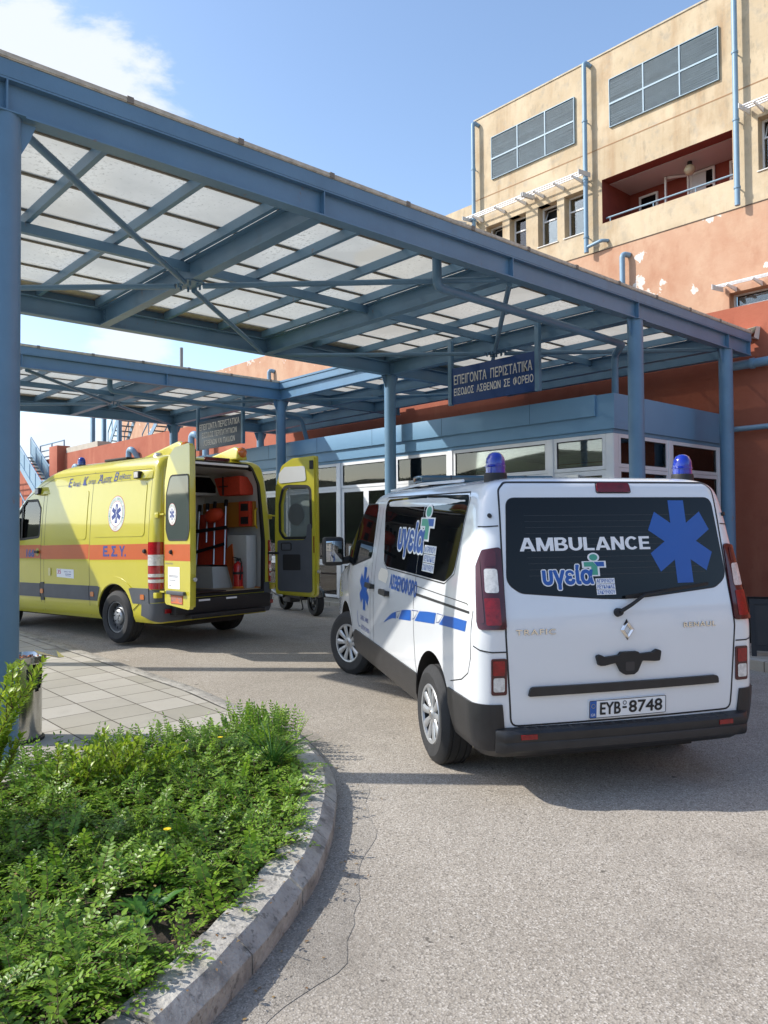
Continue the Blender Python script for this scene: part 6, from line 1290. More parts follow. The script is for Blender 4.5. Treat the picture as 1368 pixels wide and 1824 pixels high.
# doors
def rear_door(hy, ang, left):
    a = math.radians(ang); d = Vector((-math.sin(a), (-1 if left else 1)*math.cos(a), 0)); n = Vector((d.y, -d.x, 0)) if left else Vector((-d.y, d.x, 0))
    # n = outer face normal
    if left and n.y < 0: n = -n
    if not left and n.y > 0: n = -n
    e = bpy.data.objects.new('rear_door', None); COL.objects.link(e); e.parent = YV; e.location = (-.02, hy, .52)
    MPo = plane_map((0, 0, 0), d, (0, 0, 1), n)
    w0, w1, h1 = .10, .80, 1.97
    outer = rpoly([(w0, .04), (w1-.02, .0), (w1, .5), (w1, h1), (w0+.30, h1-.02), (w0+.12, h1-.12), (w0+.02, h1-.42), (w0, 1.0)], [.06, .06, .1, .04, .1, .1, .1, .1], 4)
    win = rpoly([(w0+.12, .93), (w0+.18, .84), (w1-.15, .84), (w1-.09, .98), (w1-.10, 1.53), (w0+.18, 1.55), (w0+.12, 1.3)], [.05, .06, .07, .08, .07, .10, .1], 4)
    sh_ = plate('door_shell', outer, [win], MPo, -.05, 0, yellow, e)
    plate('door_inner_frame', inset(outer, .025), [inset(win, -.03)], MPo, -.085, -.0505, yellow, e)
    og = rpoly([(w0+.05, .95), (w0+.12, .82), (w1-.06, .82), (w1-.012, .95), (w1-.015, 1.60), (w0+.18, 1.62), (w0+.07, 1.40)], [.06, .08, .07, .1, .05, .12, .12], 4)
    patch('door_window', poly2d(inset(og, .0)), MPo, .004, mat('door_smoked_glass', (.06, .075, .07), .04, spec=.8) if left else mat('door_reflection_glass', (.26, .31, .31), .12, alpha=.72), e, step=9); patch('window_seal', ribbon2d(inset(og, .006), .02, True), MPo, .006, black, e, step=9);  # right pane's pale colour stands in for the reception reflected in it
    patch('window_seal', ribbon2d(inset(win, -.012), .04, True), plane_map(n*-.0865, -d, (0, 0, 1), -n) if 0 else (lambda x, z: (d*x+Vector((0, 0, z))-n*.0865, -n)), .0, black, e, step=9)
    IN = lambda x, z: (d*x+Vector((0, 0, z))-n*.086, -n)
    tr = rpoly([(w0+.07, .09), (w1-.07, .07), (w1-.07, 1.02), (w1-.13, 1.02), (w1-.16, .80), (w0+.07, .80)], [.05, .05, .03, .05, .06, .04], 4)
    o = patch('inner_trim', poly2d(tr), IN, .012, greyplas, e, th=.014, step=9)
    patch('pocket_grille', poly2d(rpoly([(w0+.16, .38), (w1-.25, .38), (w1-.25, .60), (w0+.16, .60)], .02)), IN, .016, black, o, step=9)
    patch('inner_handle', ribbon2d(rpoly([(w0+.14, .66), (w0+.30, .66), (w0+.30, .76), (w0+.14, .76)], .02), .012, True), IN, .02, black, o, th=.008, step=9)
    patch('first_aid_plate', poly2d(rpoly([(w0+.10, 1.60), (w1-.15, 1.62), (w1-.17, 1.83), (w0+.20, 1.83), (w0+.10, 1.74)], .04)), IN, .006, shadeglass, e, th=.006, step=9)
    patch('latch_bracket', poly2d(rpoly([(w1-.09, 1.78), (w1-.03, 1.78), (w1-.03, 1.90), (w1-.09, 1.90)], .01)), IN, .012, black, e, th=.012, step=9)
    patch('reflective_tape', poly2d([(w1-.045, .62), (w1-.03, .62), (w1-.03, .85), (w1-.045, .85)]), IN, .002, redlens, e, step=9)
    OU = MPo
    patch('orange_band', poly2d([(w0+.005, .575), (w1-.002, .575), (w1-.002, .775), (w0+.005, .775)]), OU, .0015, orange, e, step=9)
    MB().lathe([(0, .03), (.02, .028), (.028, .01), (.03, 0)], d*(w0+.20)+Vector((0, 0, .68)), n, 16).build('door_stop', black, e, smooth=40)
    if left:
        def OUf(x, z): return OU(x, z)
        badge(w0+.24, 1.14, .11, lambda x, z: OU(x, z), .0075, e)
        st = patch('notice_sheet', poly2d([(w0+.10, .235), (w0+.42, .235), (w0+.42, .50), (w0+.10, .50)]), OU, .002, whitev, e, step=9)
        L = [([(w0+.13, z), (w0+.13+wd, z), (w0+.13+wd, z+.008), (w0+.13, z+.008)], [(0, 1, 2, 3)]) for z, wd in ((.39, .26), (.375, .24), (.335, .18), (.27, .06))]; patch('print', join2d(*L), OU, .0028, mat('print_grey', (.2, .2, .22), .6), st, step=9)
        pf = patch('number_plate', poly2d(rpoly([(w0+.18, .055), (w1-.20, .055), (w1-.20, .165), (w0+.18, .165)], .01)), OU, .006, mat('orange_plate', (.62, .16, .06), .5), e, th=.006, step=9)
        patch('plate_border', ribbon2d(rpoly([(w0+.185, .06), (w1-.205, .06), (w1-.205, .16), (w0+.185, .16)], .01), .004, True), OU, .0068, black, pf, step=9); patch('plate_lettering', textfit('ΚΗΥ·720', w0+.20, .08, w1-.22, .14, bold=.02), OU, .007, MATS['print_grey'], pf, step=9)
        MB().bar(d*(w0+.12)+n*.02+Vector((0, 0, .19)), d*(w1-.12)+n*.02+Vector((0, 0, .19)), .04, .045, (0, 0, 1)).build('handle_strip', greyplas, e, bevel=.008)
        patch('badge_lettering', textfit('SPRINTER', w0+.02, .53, w0+.24, .55), OU, .003, MATS['print_grey'], e, step=9)
    else: patch('window_disc', poly2d([(w0+.33+.13*math.cos(t), 1.16+.155*math.sin(t)) for t in [i*math.pi/14 for i in range(28)]]), IN, -.075, mat('grey_disc', (.09, .10, .10), .5), e, step=9)
    for z in (.24, 1.20): MB().bar(d*.0+Vector((0, 0, z-.05))-n*.02, d*(w0+.02)+Vector((0, 0, z-.05))-n*.02, .08, .02).build('hinge_arm', yellow, e)
    MB().bar(d*(w0-.10)+Vector((0, 0, .62))-n*.06, d*(w0+.09)+Vector((0, 0, .62))-n*.10, .05, .03).build('check_strap', black, e, bevel=.005)
    b = MB().cyl(d*(w1-.0)+Vector((0, 0, .36))-n*.05, d*(w1+.03)+Vector((0, 0, .36))-n*.05, .024, 12); b.box(0, 0, 0, 0, 0, 0); b.build('door_latch', sil, e)
    return e
rear_door(.93, 101, True); rear_door(-.93, 103, False)
def yfront(name, poly, m, off):
    def f(y, z):
        P = lambda y_, z_: Vector((Y.XF(z_)-.05*(abs(y_)/.8)**2, y_, z_)); e = .004; p = P(y, z); n = (P(y+e, z)-P(y-e, z)).cross(P(y, z+e)-P(y, z-e)).normalized(); return p, (n if n.x > 0 else -n)
    patch(name, poly2d(poly), f, off, m, YV, step=.1)
yfront('windscreen', rpoly([(-.68, 1.38), (.68, 1.38), (.62, 2.02), (-.62, 2.02)], .08), tintglass, .015)
yfront('grille', rpoly([(-.45, .75), (.45, .75), (.5, 1.0), (-.5, 1.0)], .04), black, .015)
for s in (-1, 1): yfront('headlight', rpoly([(s*.55, .80), (s*.80, .85), (s*.82, 1.10), (s*.58, 1.0)][::s], .03), clearlens, .018)
for sg in (1, -1): MB().box(3.85, 4.0, min(sg*1.05, sg*1.25), max(sg*1.05, sg*1.25), 1.35, 1.75).tube([(3.95, sg*.85, 1.45), (3.95, sg*1.06, 1.5)], .03, 8).build('door_mirror', black, YV, bevel=.02)
# ================================================================= SMALL OBJECTS
# steel litter bin behind the big left column
gz = zg(-6.05, 2.05)+.05
tb = empty('litter_bin', (-6.21, 1.885, gz)); tag(tb, 'polished steel litter bin with flat ashtray lid behind the left column', 'bin')
def binbody():
    # open cylinder with round mouth cut towards +x
    b = MB(); n = 72; rows = 30; r = .155; zt = .575; V = []; keep = {}
    for j in range(rows+1):
        for i in range(n): t = 2*math.pi*i/n; V.append((r*math.cos(t), r*math.sin(t), zt*j/rows))
    F = []
    ca = math.radians(32)
    for j in range(rows):
        for i in range(n):
            t = 2*math.pi*(i+.5)/n; z = zt*(j+.5)/rows; dt = math.atan2(math.sin(t-ca), math.cos(t-ca))
            if (dt*r/.085)**2+((z-.50)/.13)**2 < 1: continue
            F.append((j*n+i, j*n+(i+1) % n, (j+1)*n+(i+1) % n, (j+1)*n+i))
    b.add(V, F); return b
binbody().build('bin_body', stainless, tb, smooth=60)
MB().lathe([(.145, .02), (.145, .54), (0, .54)], (0, 0, 0), (0, 0, 1), 32).build('inner_liner', black, tb, smooth=40)
MB().lathe([(0, .57), (.175, .57), (.185, .58), (.185, .622), (.175, .627), (.165, .60), (0, .597)], (0, 0, 0), (0, 0, 1), 48).build('ashtray_lid', stainless, tb, smooth=40)
b = MB(); rnd = random.Random(5)
for i in range(60): a = rnd.uniform(0, 6.28); q = rnd.uniform(0, .15); x, y = q*math.cos(a), q*math.sin(a); b.bar((x, y, .604), (x+rnd.uniform(-.02, .02), y+rnd.uniform(-.02, .02), .61), .008, .008)
b.build('cigarette_ends', mat('brown_litter', (.35, .14, .07), .9, var=.5, vscale=30), tb)
MB().add([(.10, .10, .632), (.24, .20, .612), (.22, .25, .608), (.02, .26, .632), (-.14, .14, .636)], [(0, 1, 2, 3, 4)]).add([(.10, .10, .636), (.24, .20, .616), (.22, .25, .612), (.02, .26, .636), (-.14, .14, .64)], [(0, 1, 2, 3, 4)]).build('hood_plate', stainless, tb)
MB().lathe([(.175, 0), (.175, .02), (.15, .03)], (0, 0, 0), (0, 0, 1), 32).build('foot_ring', black, tb)
# scooter parked behind the open right door
gz = zg(-11.4, 8.2)
sc_ = empty('parked_scooter', (-11.45, 8.2, gz), rz=math.radians(-12)); tag(sc_, 'black scooter on its stand behind the yellow ambulance right rear door', 'scooter')
def swheel(x, R, w):
    o = MB().lathe([(R*.62, -w/2), (R-.02, -w/2), (R, -w/4), (R, w/4), (R-.02, w/2), (R*.62, w/2)], (x, 0, R), (0, 1, 0), 36, closed=True).build('wheel', rubber, sc_, smooth=40)
    c = MB().lathe([(R*.63, -.02), (R*.63, .02), (R*.55, .02), (R*.55, -.02)], (x, 0, R), (0, 1, 0), 32, closed=True); c.cyl((x, -.05, R), (x, .05, R), .04, 12)
    for k in range(5): t = 2*math.pi*k/5; c.bar((x, 0, R), (x+R*.58*math.cos(t), 0, R+R*.58*math.sin(t)), .035, .02)
    c.build('rim', steelgrey, o, smooth=40)
swheel(.64, .235, .12); swheel(-.66, .235, .13)
b = MB(); b.prism([(0, 0)]*0 or [(-.10, 0), (.10, 0), (.12, .10), (-.12, .10)], (-.35, 0, .26), (.28, 0, .24)); b.build('floorboard', black, sc_, bevel=.02)
b = MB(); V = []; sec = [(-.95, .50, .62, .09), (-.80, .46, .74, .13), (-.55, .40, .78, .15), (-.30, .34, .76, .15), (-.22, .30, .55, .13)]
for x, z0, z1, w in sec: V += [(x, -w, z0), (x, w, z0), (x, w*.9, z1), (x, -w*.9, z1)]
b.add(V, [(4*i+k, 4*i+(k+1) % 4, 4*i+4+(k+1) % 4, 4*i+4+k) for i in range(4) for k in range(4)]+[(3, 2, 1, 0), (16, 17, 18, 19)]); b.build('rear_body', mat('glossy_black', (.010, .010, .011), .15, coat=.8), sc_, doubles=True, bevel=.03, seg=3)
b = MB(); V = []
for x, z, w, h in ((-.92, .74, .10, .06), (-.6, .80, .15, .08), (-.35, .78, .14, .08), (-.15, .76, .09, .06)): V += [(x, -w, z-h*.5), (x, w, z-h*.5), (x, w*.8, z+h*.5), (x, -w*.8, z+h*.5)]
b.add(V, [(4*i+k, 4*i+(k+1) % 4, 4*i+4+(k+1) % 4, 4*i+4+k) for i in range(3) for k in range(4)]+[(3, 2, 1, 0), (12, 13, 14, 15)]); b.build('seat', mat('seat_vinyl', (.02, .02, .02), .5), sc_, doubles=True, bevel=.02, seg=3)
b = MB(); V = []
for x, z, w in ((.30, .26, .14), (.42, .50, .20), (.46, .72, .20), (.44, .90, .14)): V += [(x-.03, -w, z), (x-.03, w, z), (x+.05, w*.7, z), (x+.05, -w*.7, z)]
b.add(V, [(4*i+k, 4*i+(k+1) % 4, 4*i+4+(k+1) % 4, 4*i+4+k) for i in range(3) for k in range(4)]+[(3, 2, 1, 0), (12, 13, 14, 15)]); b.build('leg_shield', MATS['glossy_black'], sc_, doubles=True, bevel=.02, seg=3)
b = MB()
for y in (-.08, .08): b.tube([(.64, y, .235), (.56, y, .50), (.50, y*.6, .72)], .02, 8)
b.build('fork', steelgrey, sc_, smooth=40)
MB().lathe([(.25, .07), (.262, .05), (.265, 0), (.262, -.05), (.25, -.07)], (.64, 0, .235), (0, 1, 0), 40).build('front_mudguard', MATS['glossy_black'], sc_) if False else None
b = MB(); n = 14; V = []
for i in range(n+1): t = math.radians(20+150*i/n); V += [(.64+.265*math.cos(t), -.075, .235+.265*math.sin(t)), (.64+.28*math.cos(t), 0, .235+.28*math.sin(t)), (.64+.265*math.cos(t), .075, .235+.265*math.sin(t))]
b.add(V, [(3*i+k, 3*i+3+k, 3*i+4+k, 3*i+1+k) for i in range(n) for k in range(2)]); b.build('front_mudguard', MATS['glossy_black'], sc_, smooth=60)
b = MB().tube([(.38, -.34, 1.0), (.42, -.2, 1.0), (.44, 0, .97), (.42, .2, 1.0), (.38, .34, 1.0)], .014, 8); b.build('handlebar', black, sc_, smooth=40)
MB().lathe([(0, .06), (.05, .055), (.085, .02), (.09, -.06), (.04, -.1)], (.60, 0, .86), (1, 0, .1), 20).build('headlight', clearlens, sc_, smooth=40)
for y in (-.28, .28): o = MB().tube([(.40, y, 1.0), (.42, y*1.2, 1.15), (.40, y*1.4, 1.22)], .008, 6).build('mirror_stem', black, sc_, smooth=40); MB().lathe([(0, .02), (.05, .012), (.06, 0), (0, -.005)], (.40, y*1.45, 1.25), (-1, 0, 0), 16).build('mirror', black, o, smooth=40)
MB().tube([(-.60, -.14, .30), (-.35, -.17, .28), (-.75, -.17, .33), (-.98, -.17, .40)], [.02, .035, .055, .05], 10).build('exhaust', steelgrey, sc_, smooth=40)
MB().tube([(-.20, .10, .22), (-.34, .20, .03), (-.44, .22, .01)], .012, 6).build('side_stand', black, sc_, smooth=40)
b = MB().box(-.60, -.25, -.10, .12, .16, .42); b.build('engine', mat('engine_grey', (.06, .06, .065), .5), sc_, bevel=.04)
b = MB().bar((-.98, 0, .52), (-1.10, 0, .34), .16, .01); b.build('rear_mudguard', black, sc_); MB().box(-.985, -.955, -.07, .07, .55, .62).build('tail_lamp', redlens, sc_, bevel=.01)
# folding A-frame board at the right edge of the picture
gz = .19
ab = empty('sandwich_board', (-3.72, 9.30, gz), rz=math.radians(30)); tag(ab, 'black folding pavement sign cut by the right edge of the picture', 'sign board')
for s in (-1, 1):
    M0 = lambda x, z, o=0: Vector((x, s*(.30-.25*z/1.0)+s*o, z))
    o = MB(); f = .05
    def q(x0, x1, z0, z1, o0, o1): o.add([M0(x0, z0, o0), M0(x1, z0, o0), M0(x1, z1, o0), M0(x0, z1, o0), M0(x0, z0, o1), M0(x1, z0, o1), M0(x1, z1, o1), M0(x0, z1, o1)], [(0, 1, 2, 3), (7, 6, 5, 4), (0, 4, 5, 1), (1, 5, 6, 2), (2, 6, 7, 3), (3, 7, 4, 0)])
    q(-.32, -.27, 0, .62, 0, .03); q(.27, .32, 0, .62, 0, .03); q(-.27, .27, .56, .62, .001, .029); q(-.27, .27, .06, .12, .001, .029)
    fr = o.build('frame', black, ab); o = MB(); q(-.27, .27, .121, .559, .008, .022); o.build('panel', mat('chalk_panel', (.03, .03, .03), .7), fr)
# manhole cover at the right edge
zz = zg(-2.2, 5.7)
mh = tag(MB().lathe([(.0, .008), (.26, .008), (.27, .005), (.30, .006), (.31, -.01)], (-1.98, 5.66, zz), (0, 0, 1), 36).build('manhole_cover', mat('cast_iron', (.07, .055, .05), .6, metal=.5, var=.3, vscale=25, bump=.5, bscale=60), smooth=40), 'round cast iron manhole cover in the asphalt at the right edge', 'manhole cover')
# ================================================================= PLANTS
def inside(p, poly):
    c = False; n = len(poly)
    for i in range(n):
        x1, y1 = poly[i]; x2, y2 = poly[i-1]
        if (y1 > p[1]) != (y2 > p[1]) and p[0] < (x2-x1)*(p[1]-y1)/(y2-y1)+x1: c = not c
    return c
rnd = random.Random(11)
class Leaves:
    def __init__(s): s.v = []; s.f = []; s.m = []
    def leaf(s, p, d, up, L, w, mi=0):
        side = d.cross(up)
        if side.length < 1e-4: side = Vector((1, 0, 0))
        side.normalize(); u = side.cross(d).normalized(); n = len(s.v); dr = -u*L*.12
        s.v += [p, p+d*L*.35+side*w*.5+u*L*.05, p+d*L*.35+u*-L*.02, p+d*L*.35-side*w*.5+u*L*.05, p+d*L*.72+side*w*.38+u*L*.03+dr*.3, p+d*L*.72+dr*.3, p+d*L*.72-side*w*.38+u*L*.03+dr*.3, p+d*L+dr]
        s.f += [(n, n+2, n+1), (n, n+3, n+2), (n+1, n+2, n+5, n+4), (n+2, n+3, n+6, n+5), (n+4, n+5, n+7), (n+5, n+6, n+7)]; s.m += [mi]*6
    def stem(s, pts, r, mi=1):
        n = len(s.v)
        for i, p in enumerate(pts):
            d = (pts[min(i+1, len(pts)-1)]-pts[max(i-1, 0)]).normalized(); a = d.orthogonal().normalized(); b = d.cross(a); rr = r*(1-.7*i/len(pts))
            for k in range(3): t = 2.094*k; s.v.append(p+(a*math.cos(t)+b*math.sin(t))*rr)
        for i in range(len(pts)-1):
            for k in range(3): s.f.append((n+3*i+k, n+3*i+(k+1) % 3, n+3*i+3+(k+1) % 3, n+3*i+3+k)); s.m.append(mi)
    def build(s, name, mats, parent=None):
        me = bpy.data.meshes.new(name); me.from_pydata([tuple(v) for v in s.v], [], s.f); me.polygons.foreach_set('material_index', s.m); me.polygons.foreach_set('use_smooth', [True]*len(s.f)); return obj(name, me, parent, mats)
def sprig(Lv, base, d, length, pairs, L, w, droop=.4, mi=0):
    pts = []; p = base.copy(); d = d.normalized(); step = length/6; 
    for i in range(7): pts.append(p.copy()); p = p+d*step; d = (d+Vector((0, 0, -droop*.12*(i/3)))).normalized()
    Lv.stem(pts, .0022)
    for k in range(pairs):
        t = .15+.82*(k+.5)/pairs; i = min(int(t*6), 5); f = t*6-i; q = pts[i].lerp(pts[i+1], f); dd = (pts[i+1]-pts[i]).normalized(); sd = dd.cross(Vector((0, 0, 1)))
        if sd.length < .1: sd = Vector((rnd.uniform(-1, 1), rnd.uniform(-1, 1), 0))
        sd.normalize(); up = sd.cross(dd)
        sc = 1-.35*abs(t-.45)*1.3
        for s_ in (-1, 1):
            ld = (sd*s_+dd*.55+up*.18+Vector((rnd.uniform(-.2, .2), rnd.uniform(-.2, .2), rnd.uniform(-.2, .2)))).normalized(); Lv.leaf(q, ld, up, L*sc*rnd.uniform(.85, 1.15), w*sc, mi)
    Lv.leaf(pts[-1], (pts[-1]-pts[-2]).normalized(), Vector((0, 0, 1)), L, w, mi)
bedin = [(x, y) for x, y in bed]
def topz(x, y):
    return .06+.10*max(0, min(1, noise.noise(Vector((x*1.3, y*1.3, 4)))*.9+.45))+.03*noise.noise(Vector((x*4, y*4, 1)))
Lv = Leaves(); cnt = 0; tries = 0
while cnt < 8000 and tries < 60000:
    tries += 1; x = rnd.uniform(-5.35, -2.0); y = rnd.uniform(-.6, 3.62)
    if not inside((x+rnd.uniform(-.03, .03), y+rnd.uniform(-.03, .03)), bedin): continue
    dpt = -.746*x+.665*y; right = .665*x+.746*y
    if right < -.56*dpt-1.3: continue
    bare = math.hypot(x+2.95, y-1.38) < .22 or math.hypot(x+3.2, y-1.2) < .16
    if bare and rnd.random() < .85: continue
    h = topz(x, y); ang = rnd.uniform(0, 6.283); el = rnd.uniform(-.1, .7); z = zg(x, y)+.075+h*rnd.uniform(.25, .95)
    # sprigs lean to the camera side and right
    d = Vector((math.cos(ang)*math.cos(el)+.35, math.sin(ang)*math.cos(el)+.1, math.sin(el)))
    tall = rnd.random() < .04
    ln = rnd.uniform(.09, .16)*(1.15 if tall else 1)
    if tall: d = Vector((d.x*.4, d.y*.4, 1))
    sprig(Lv, Vector((x, y, z)), d, ln, rnd.randint(4, 7), *((rnd.uniform(.030, .044), rnd.uniform(.015, .021)) if rnd.random() < .4 else (rnd.uniform(.020, .032), rnd.uniform(.010, .015)))); cnt += 1
# taller tips along the back edge near the sidewalk
for k in range(70):
    x = rnd.uniform(-5.2, -4.5); y = 3.45-max(0, (x+5.2))*.28+rnd.uniform(-.35, .05)
    d = Vector((rnd.uniform(-.5, .5), rnd.uniform(-.4, .5), 1)); sprig(Lv, Vector((x, y, zg(x, y)+.12)), d, rnd.uniform(.12, .20), rnd.randint(5, 8), .030, .014)
for k in range(45):
    y = rnd.uniform(1.4, 3.3); x = -5.22+rnd.uniform(-.08, .12); d = Vector((rnd.uniform(-.9, .1), rnd.uniform(-.3, .6), rnd.uniform(.3, 1))); sprig(Lv, Vector((x, y, zg(x, y)+.1)), d, rnd.uniform(.12, .22), rnd.randint(5, 8), .03, .013)
gc = Lv.build('ground_cover', [leafA, stemm]); tag(gc, 'low leafy green groundcover filling the kerbed bed', 'ground cover', kind='stuff')
# grass and weeds mixed in
def weed(x, y, n, L, w, label, m, name='weed', tall=.5):
    W_ = Leaves(); e = Vector((0, 0, 0))
    for i in range(n):
        a = rnd.uniform(0, 6.28); d = Vector((math.cos(a), math.sin(a), tall*rnd.uniform(.6, 1.5))).normalized(); l = L*rnd.uniform(.7, 1.15); W_.leaf(e+Vector((rnd.uniform(-.01, .01), rnd.uniform(-.01, .01), 0)), d, Vector((0, 0, 1)), l, w*rnd.uniform(.8, 1.2))
    o = W_.build(name, [m, stemm]); o.location = (x, y, zg(x, y)+.09); tag(o, label, 'plant', 'broad leaved weeds among the groundcover'); return o
weed(-3.05, 1.42, 14, .16, .045, 'rosette weed with long leaves beside the bare patch of the bed', leafW)
weed(-2.86, 1.28, 11, .13, .035, 'smaller weed with upright leaves nearest the kerb by the bare soil', leafW, tall=.9)
weed(-3.32, 1.55, 12, .15, .05, 'broad weed under the small yellow flower', leafW, tall=.7)
G_ = Leaves()
for i in range(40):
    a = rnd.uniform(0, 6.28); sp = rnd.uniform(.05, .3); pts = [Vector((0, 0, 0))]; hgt = rnd.uniform(.2, .38)
    for k in range(1, 6): t = k/5; pts.append(Vector((math.cos(a)*sp*t*t, math.sin(a)*sp*t*t, hgt*t*(1-.15*t))))
    G_.stem(pts, .004, 0)
go = G_.build('grass_tuft', [leafW]); go.location = (-4.1, 2.72, zg(-4.1, 2.72)+.10); tag(go, 'tuft of thin grass blades standing out of the groundcover near the kerb', 'grass')
def flower(x, y, h, label):
    r = empty('yellow_flower', (x, y, zg(x, y)+.08)); tag(r, label, 'flower')
    b = MB().tube([(0, 0, 0), (.01, 0, h*.5), (0, .01, h)], .002, 6).build('stem', mat('flower_stem', (.06, .14, .03), .6), r)
    p = Leaves()
    for i in range(18): t = 6.283*i/18; p.leaf(Vector((0, .01, h)), Vector((math.cos(t), math.sin(t), .25)).normalized(), Vector((0, 0, 1)), .019, .007)
    p.build('petals', [mat('petal_yellow', (.85, .62, .01), .6)], r)
flower(-3.30, 1.62, .23, 'small yellow dandelion like flower in the middle of the bed')
flower(-4.45, 2.55, .22, 'tiny yellow flower near the far end of the bed')
# shrub in front of the left column
def shrub(name, cx, cy, branches, label, bend=.15, L=.046, w=.021, cat='shrub'):
    r = empty(name, (cx, cy, zg(cx, cy)+.07)); tag(r, label, cat); Lf = Leaves(); T_ = Leaves()
    for (dx, dy, h, n) in branches:
        for k in range(n):
            a = rnd.uniform(0, 6.28); base = Vector((rnd.uniform(-.08, .08), rnd.uniform(-.08, .08), 0)); top = Vector((dx+rnd.uniform(-.14, .14), dy+rnd.uniform(-.14, .14), h*rnd.uniform(.65, 1.05)))
            pts = []
            for i in range(11): t = i/10; pts.append(base.lerp(top, t)+Vector((math.cos(a), math.sin(a), 0))*bend*t*(1-t)*1.5+Vector((rnd.uniform(-.008, .008), rnd.uniform(-.008, .008), 0)))
            T_.stem(pts, .006, 0); ln = (top-base).length; m_ = int(ln/.017)
            for q in range(m_):
                t = .18+.82*q/m_; i = min(int(t*10), 9); p = pts[i].lerp(pts[i+1], t*10-i); dd = (pts[i+1]-pts[i]).normalized(); o = dd.orthogonal().normalized(); th = q*1.57+rnd.uniform(-.4, .4); sd = (Matrix.Rotation(th, 3, dd) @ o)
                for sg in (-1, 1): Lf.leaf(p, (sd*sg+dd*rnd.uniform(.7, 1.3)).normalized(), dd, L*rnd.uniform(.7, 1.2), w)
            # side twigs
            for q in range(int(ln*7)):
                t = rnd.uniform(.3, .95); i = min(int(t*10), 9); p = pts[i]; dd = (pts[i+1]-pts[i]).normalized(); sd = Vector((rnd.uniform(-1, 1), rnd.uniform(-1, 1), rnd.uniform(.1, .9))).normalized(); l = rnd.uniform(.06, .14); e_ = p+(sd+dd*.6).normalized()*l; T_.stem([p, p.lerp(e_, .5), e_], .003, 0)
                for z in range(int(l/.012)):
                    f = (z+1)/(l/.012); s2 = Vector((rnd.uniform(-1, 1), rnd.uniform(-1, 1), rnd.uniform(-.3, 1))); Lf.leaf(p.lerp(e_, min(f, 1)), (s2.normalized()+(e_-p).normalized()*.9).normalized(), Vector((0, 0, 1)), L*rnd.uniform(.6, 1.1), w)
    T_.build('branches', [stemm], r); Lf.build('foliage', [leafB], r)
shrub('privet_shrub', -4.28, 1.02, [(-.05, -.05, 1.02, 6), (.20, .30, 1.0, 5), (-.20, .05, .85, 7), (.12, .12, .62, 8), (.05, -.25, .75, 6), (-.1, .1, .5, 7)], 'light green privet shrub with upright twigs in front of the big left column')
shrub('privet_shrub', -4.55, 1.75, [(.05, .15, .38, 7), (.15, .35, .28, 6), (-.15, .25, .32, 6), (0, 0, .36, 6)], 'lower yellowish privet bush at the foot of the litter bin')
shrub('privet_shrub', -2.62, .36, [(.02, .20, .34, 7), (-.12, .12, .40, 8), (.10, .0, .28, 6), (-.2, -.1, .4, 7)], 'yellow green privet clump at the bottom left corner of the picture')
shrub('privet_shrub', -3.35, .62, [(.0, .15, .34, 5), (-.15, .0, .36, 5), (.08, .0, .28, 3)], 'privet clump at the left edge halfway down the bed')

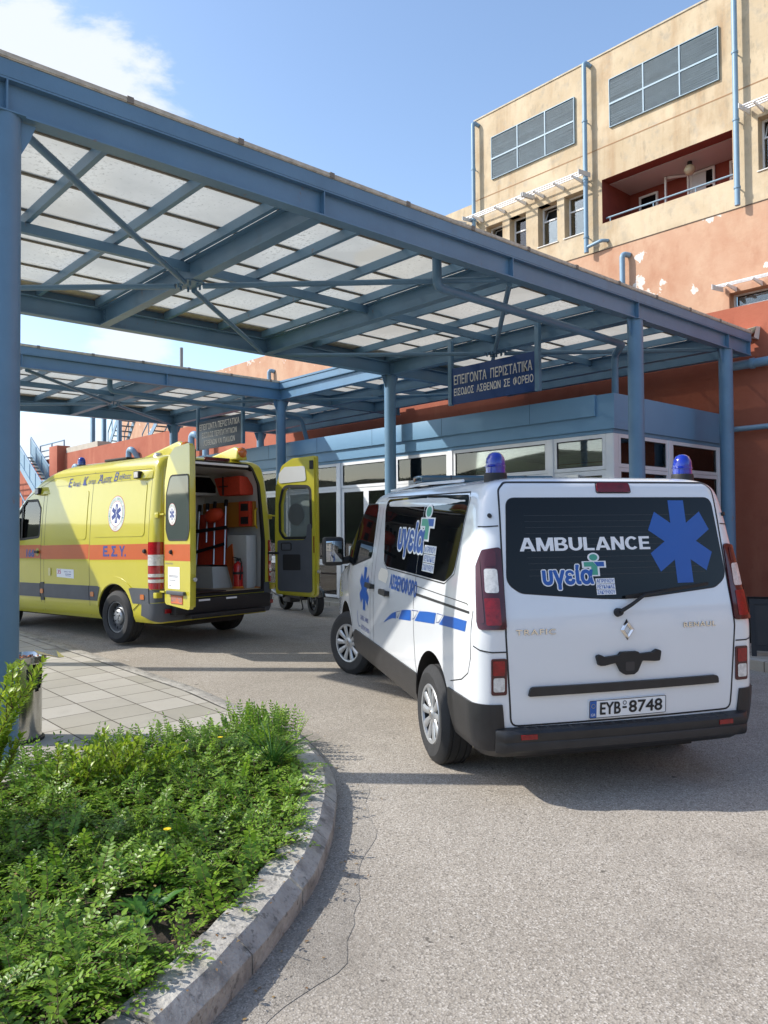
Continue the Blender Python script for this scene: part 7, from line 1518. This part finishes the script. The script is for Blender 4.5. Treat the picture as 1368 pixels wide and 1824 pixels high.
# grit, dead leaves and pebbles swept against the kerb
g = Leaves(); b = MB()
for k in range(900):
    i = rnd.randint(0, len(KC)-2); p = KC[i].lerp(KC[i+1], rnd.random()); d = (KC[i+1]-KC[i]).normalized(); n = Vector((-d.y, d.x)); off = -abs(rnd.gauss(0, .10))-.01; q = p+n*off
    if q.y < 0: continue
    z = zg(q.x, q.y)+.004; s_ = rnd.uniform(.002, .006)*(1.6 if rnd.random() < .1 else 1); V = [Vector((q.x, q.y, z))+Vector((rnd.uniform(-1, 1), rnd.uniform(-1, 1), rnd.uniform(0, 1)))*s_ for _ in range(4)]
    b.add(V, [(0, 1, 2), (0, 2, 3), (0, 3, 1), (1, 3, 2)])
tag(b.build('loose_grit', mat('grit_mixed', (.16, .14, .11), .9, col2=(.42, .38, .32), vscale=60)), 'loose grit and pebbles swept against the kerb', 'grit', kind='stuff')
for k in range(170):
    i = rnd.randint(0, len(KC)-2); p = KC[i].lerp(KC[i+1], rnd.random()); d = (KC[i+1]-KC[i]).normalized(); n = Vector((-d.y, d.x)); q = p+n*(rnd.uniform(.03, .19) if rnd.random() < .5 else -abs(rnd.gauss(0, .12))-.02)
    if q.y < 0: continue
    on = (q-p).dot(n) > 0; z = zg(q.x, q.y)+(.137 if on else .006); a = rnd.uniform(0, 6.28); g.leaf(Vector((q.x, q.y, z)), Vector((math.cos(a), math.sin(a), rnd.uniform(0, .3))), Vector((0, 0, 1)), rnd.uniform(.012, .024), rnd.uniform(.006, .011))
for k in range(500):
    x = rnd.uniform(-5.1, -2.3); y = rnd.uniform(.2, 3.3)
    if not inside((x, y), bedin): continue
    a = rnd.uniform(0, 6.28); g.leaf(Vector((x, y, zg(x, y)+.075+rnd.uniform(.0, .16))), Vector((math.cos(a), math.sin(a), rnd.uniform(-.5, .5))).normalized(), Vector((0, 0, 1)), rnd.uniform(.015, .03), rnd.uniform(.008, .012))
tag(g.build('dead_leaves', [leafmat('dead_leaf', (.20, .10, .04), (.38, .26, .10), .2), stemm]), 'small dry brown leaves scattered in the bed and along the kerb', 'dead leaves', kind='stuff')
# door furniture and notices on the entrance glazing
b = None
for (x, z0, z1) in ((-15.2, 1.2, 1.5), (-11.25, 1.15, 1.45), (-12.05, 1.10, 1.32)):
    pn = MB().box(x-.11, x+.11, 9.885, 9.895, z0, z1).build('paper_notice', mat('notice_paper', (.66, .66, .62), .7)); 
    pn.data.transform(Matrix.Translation((6.18, -9.9, -.2))); pn.parent = rec
for x in (-15.24, -15.16, -11.70, -11.60, -6.95):
    h = MB().tube(elbow([(x, 9.91, 1.05), (x, 9.86, 1.05), (x, 9.86, 1.45), (x, 9.91, 1.45)], .012), .012, 8).build('pull_handle', sil, smooth=40); h.data.transform(Matrix.Translation((6.18, -9.9, -.2))); h.parent = rec
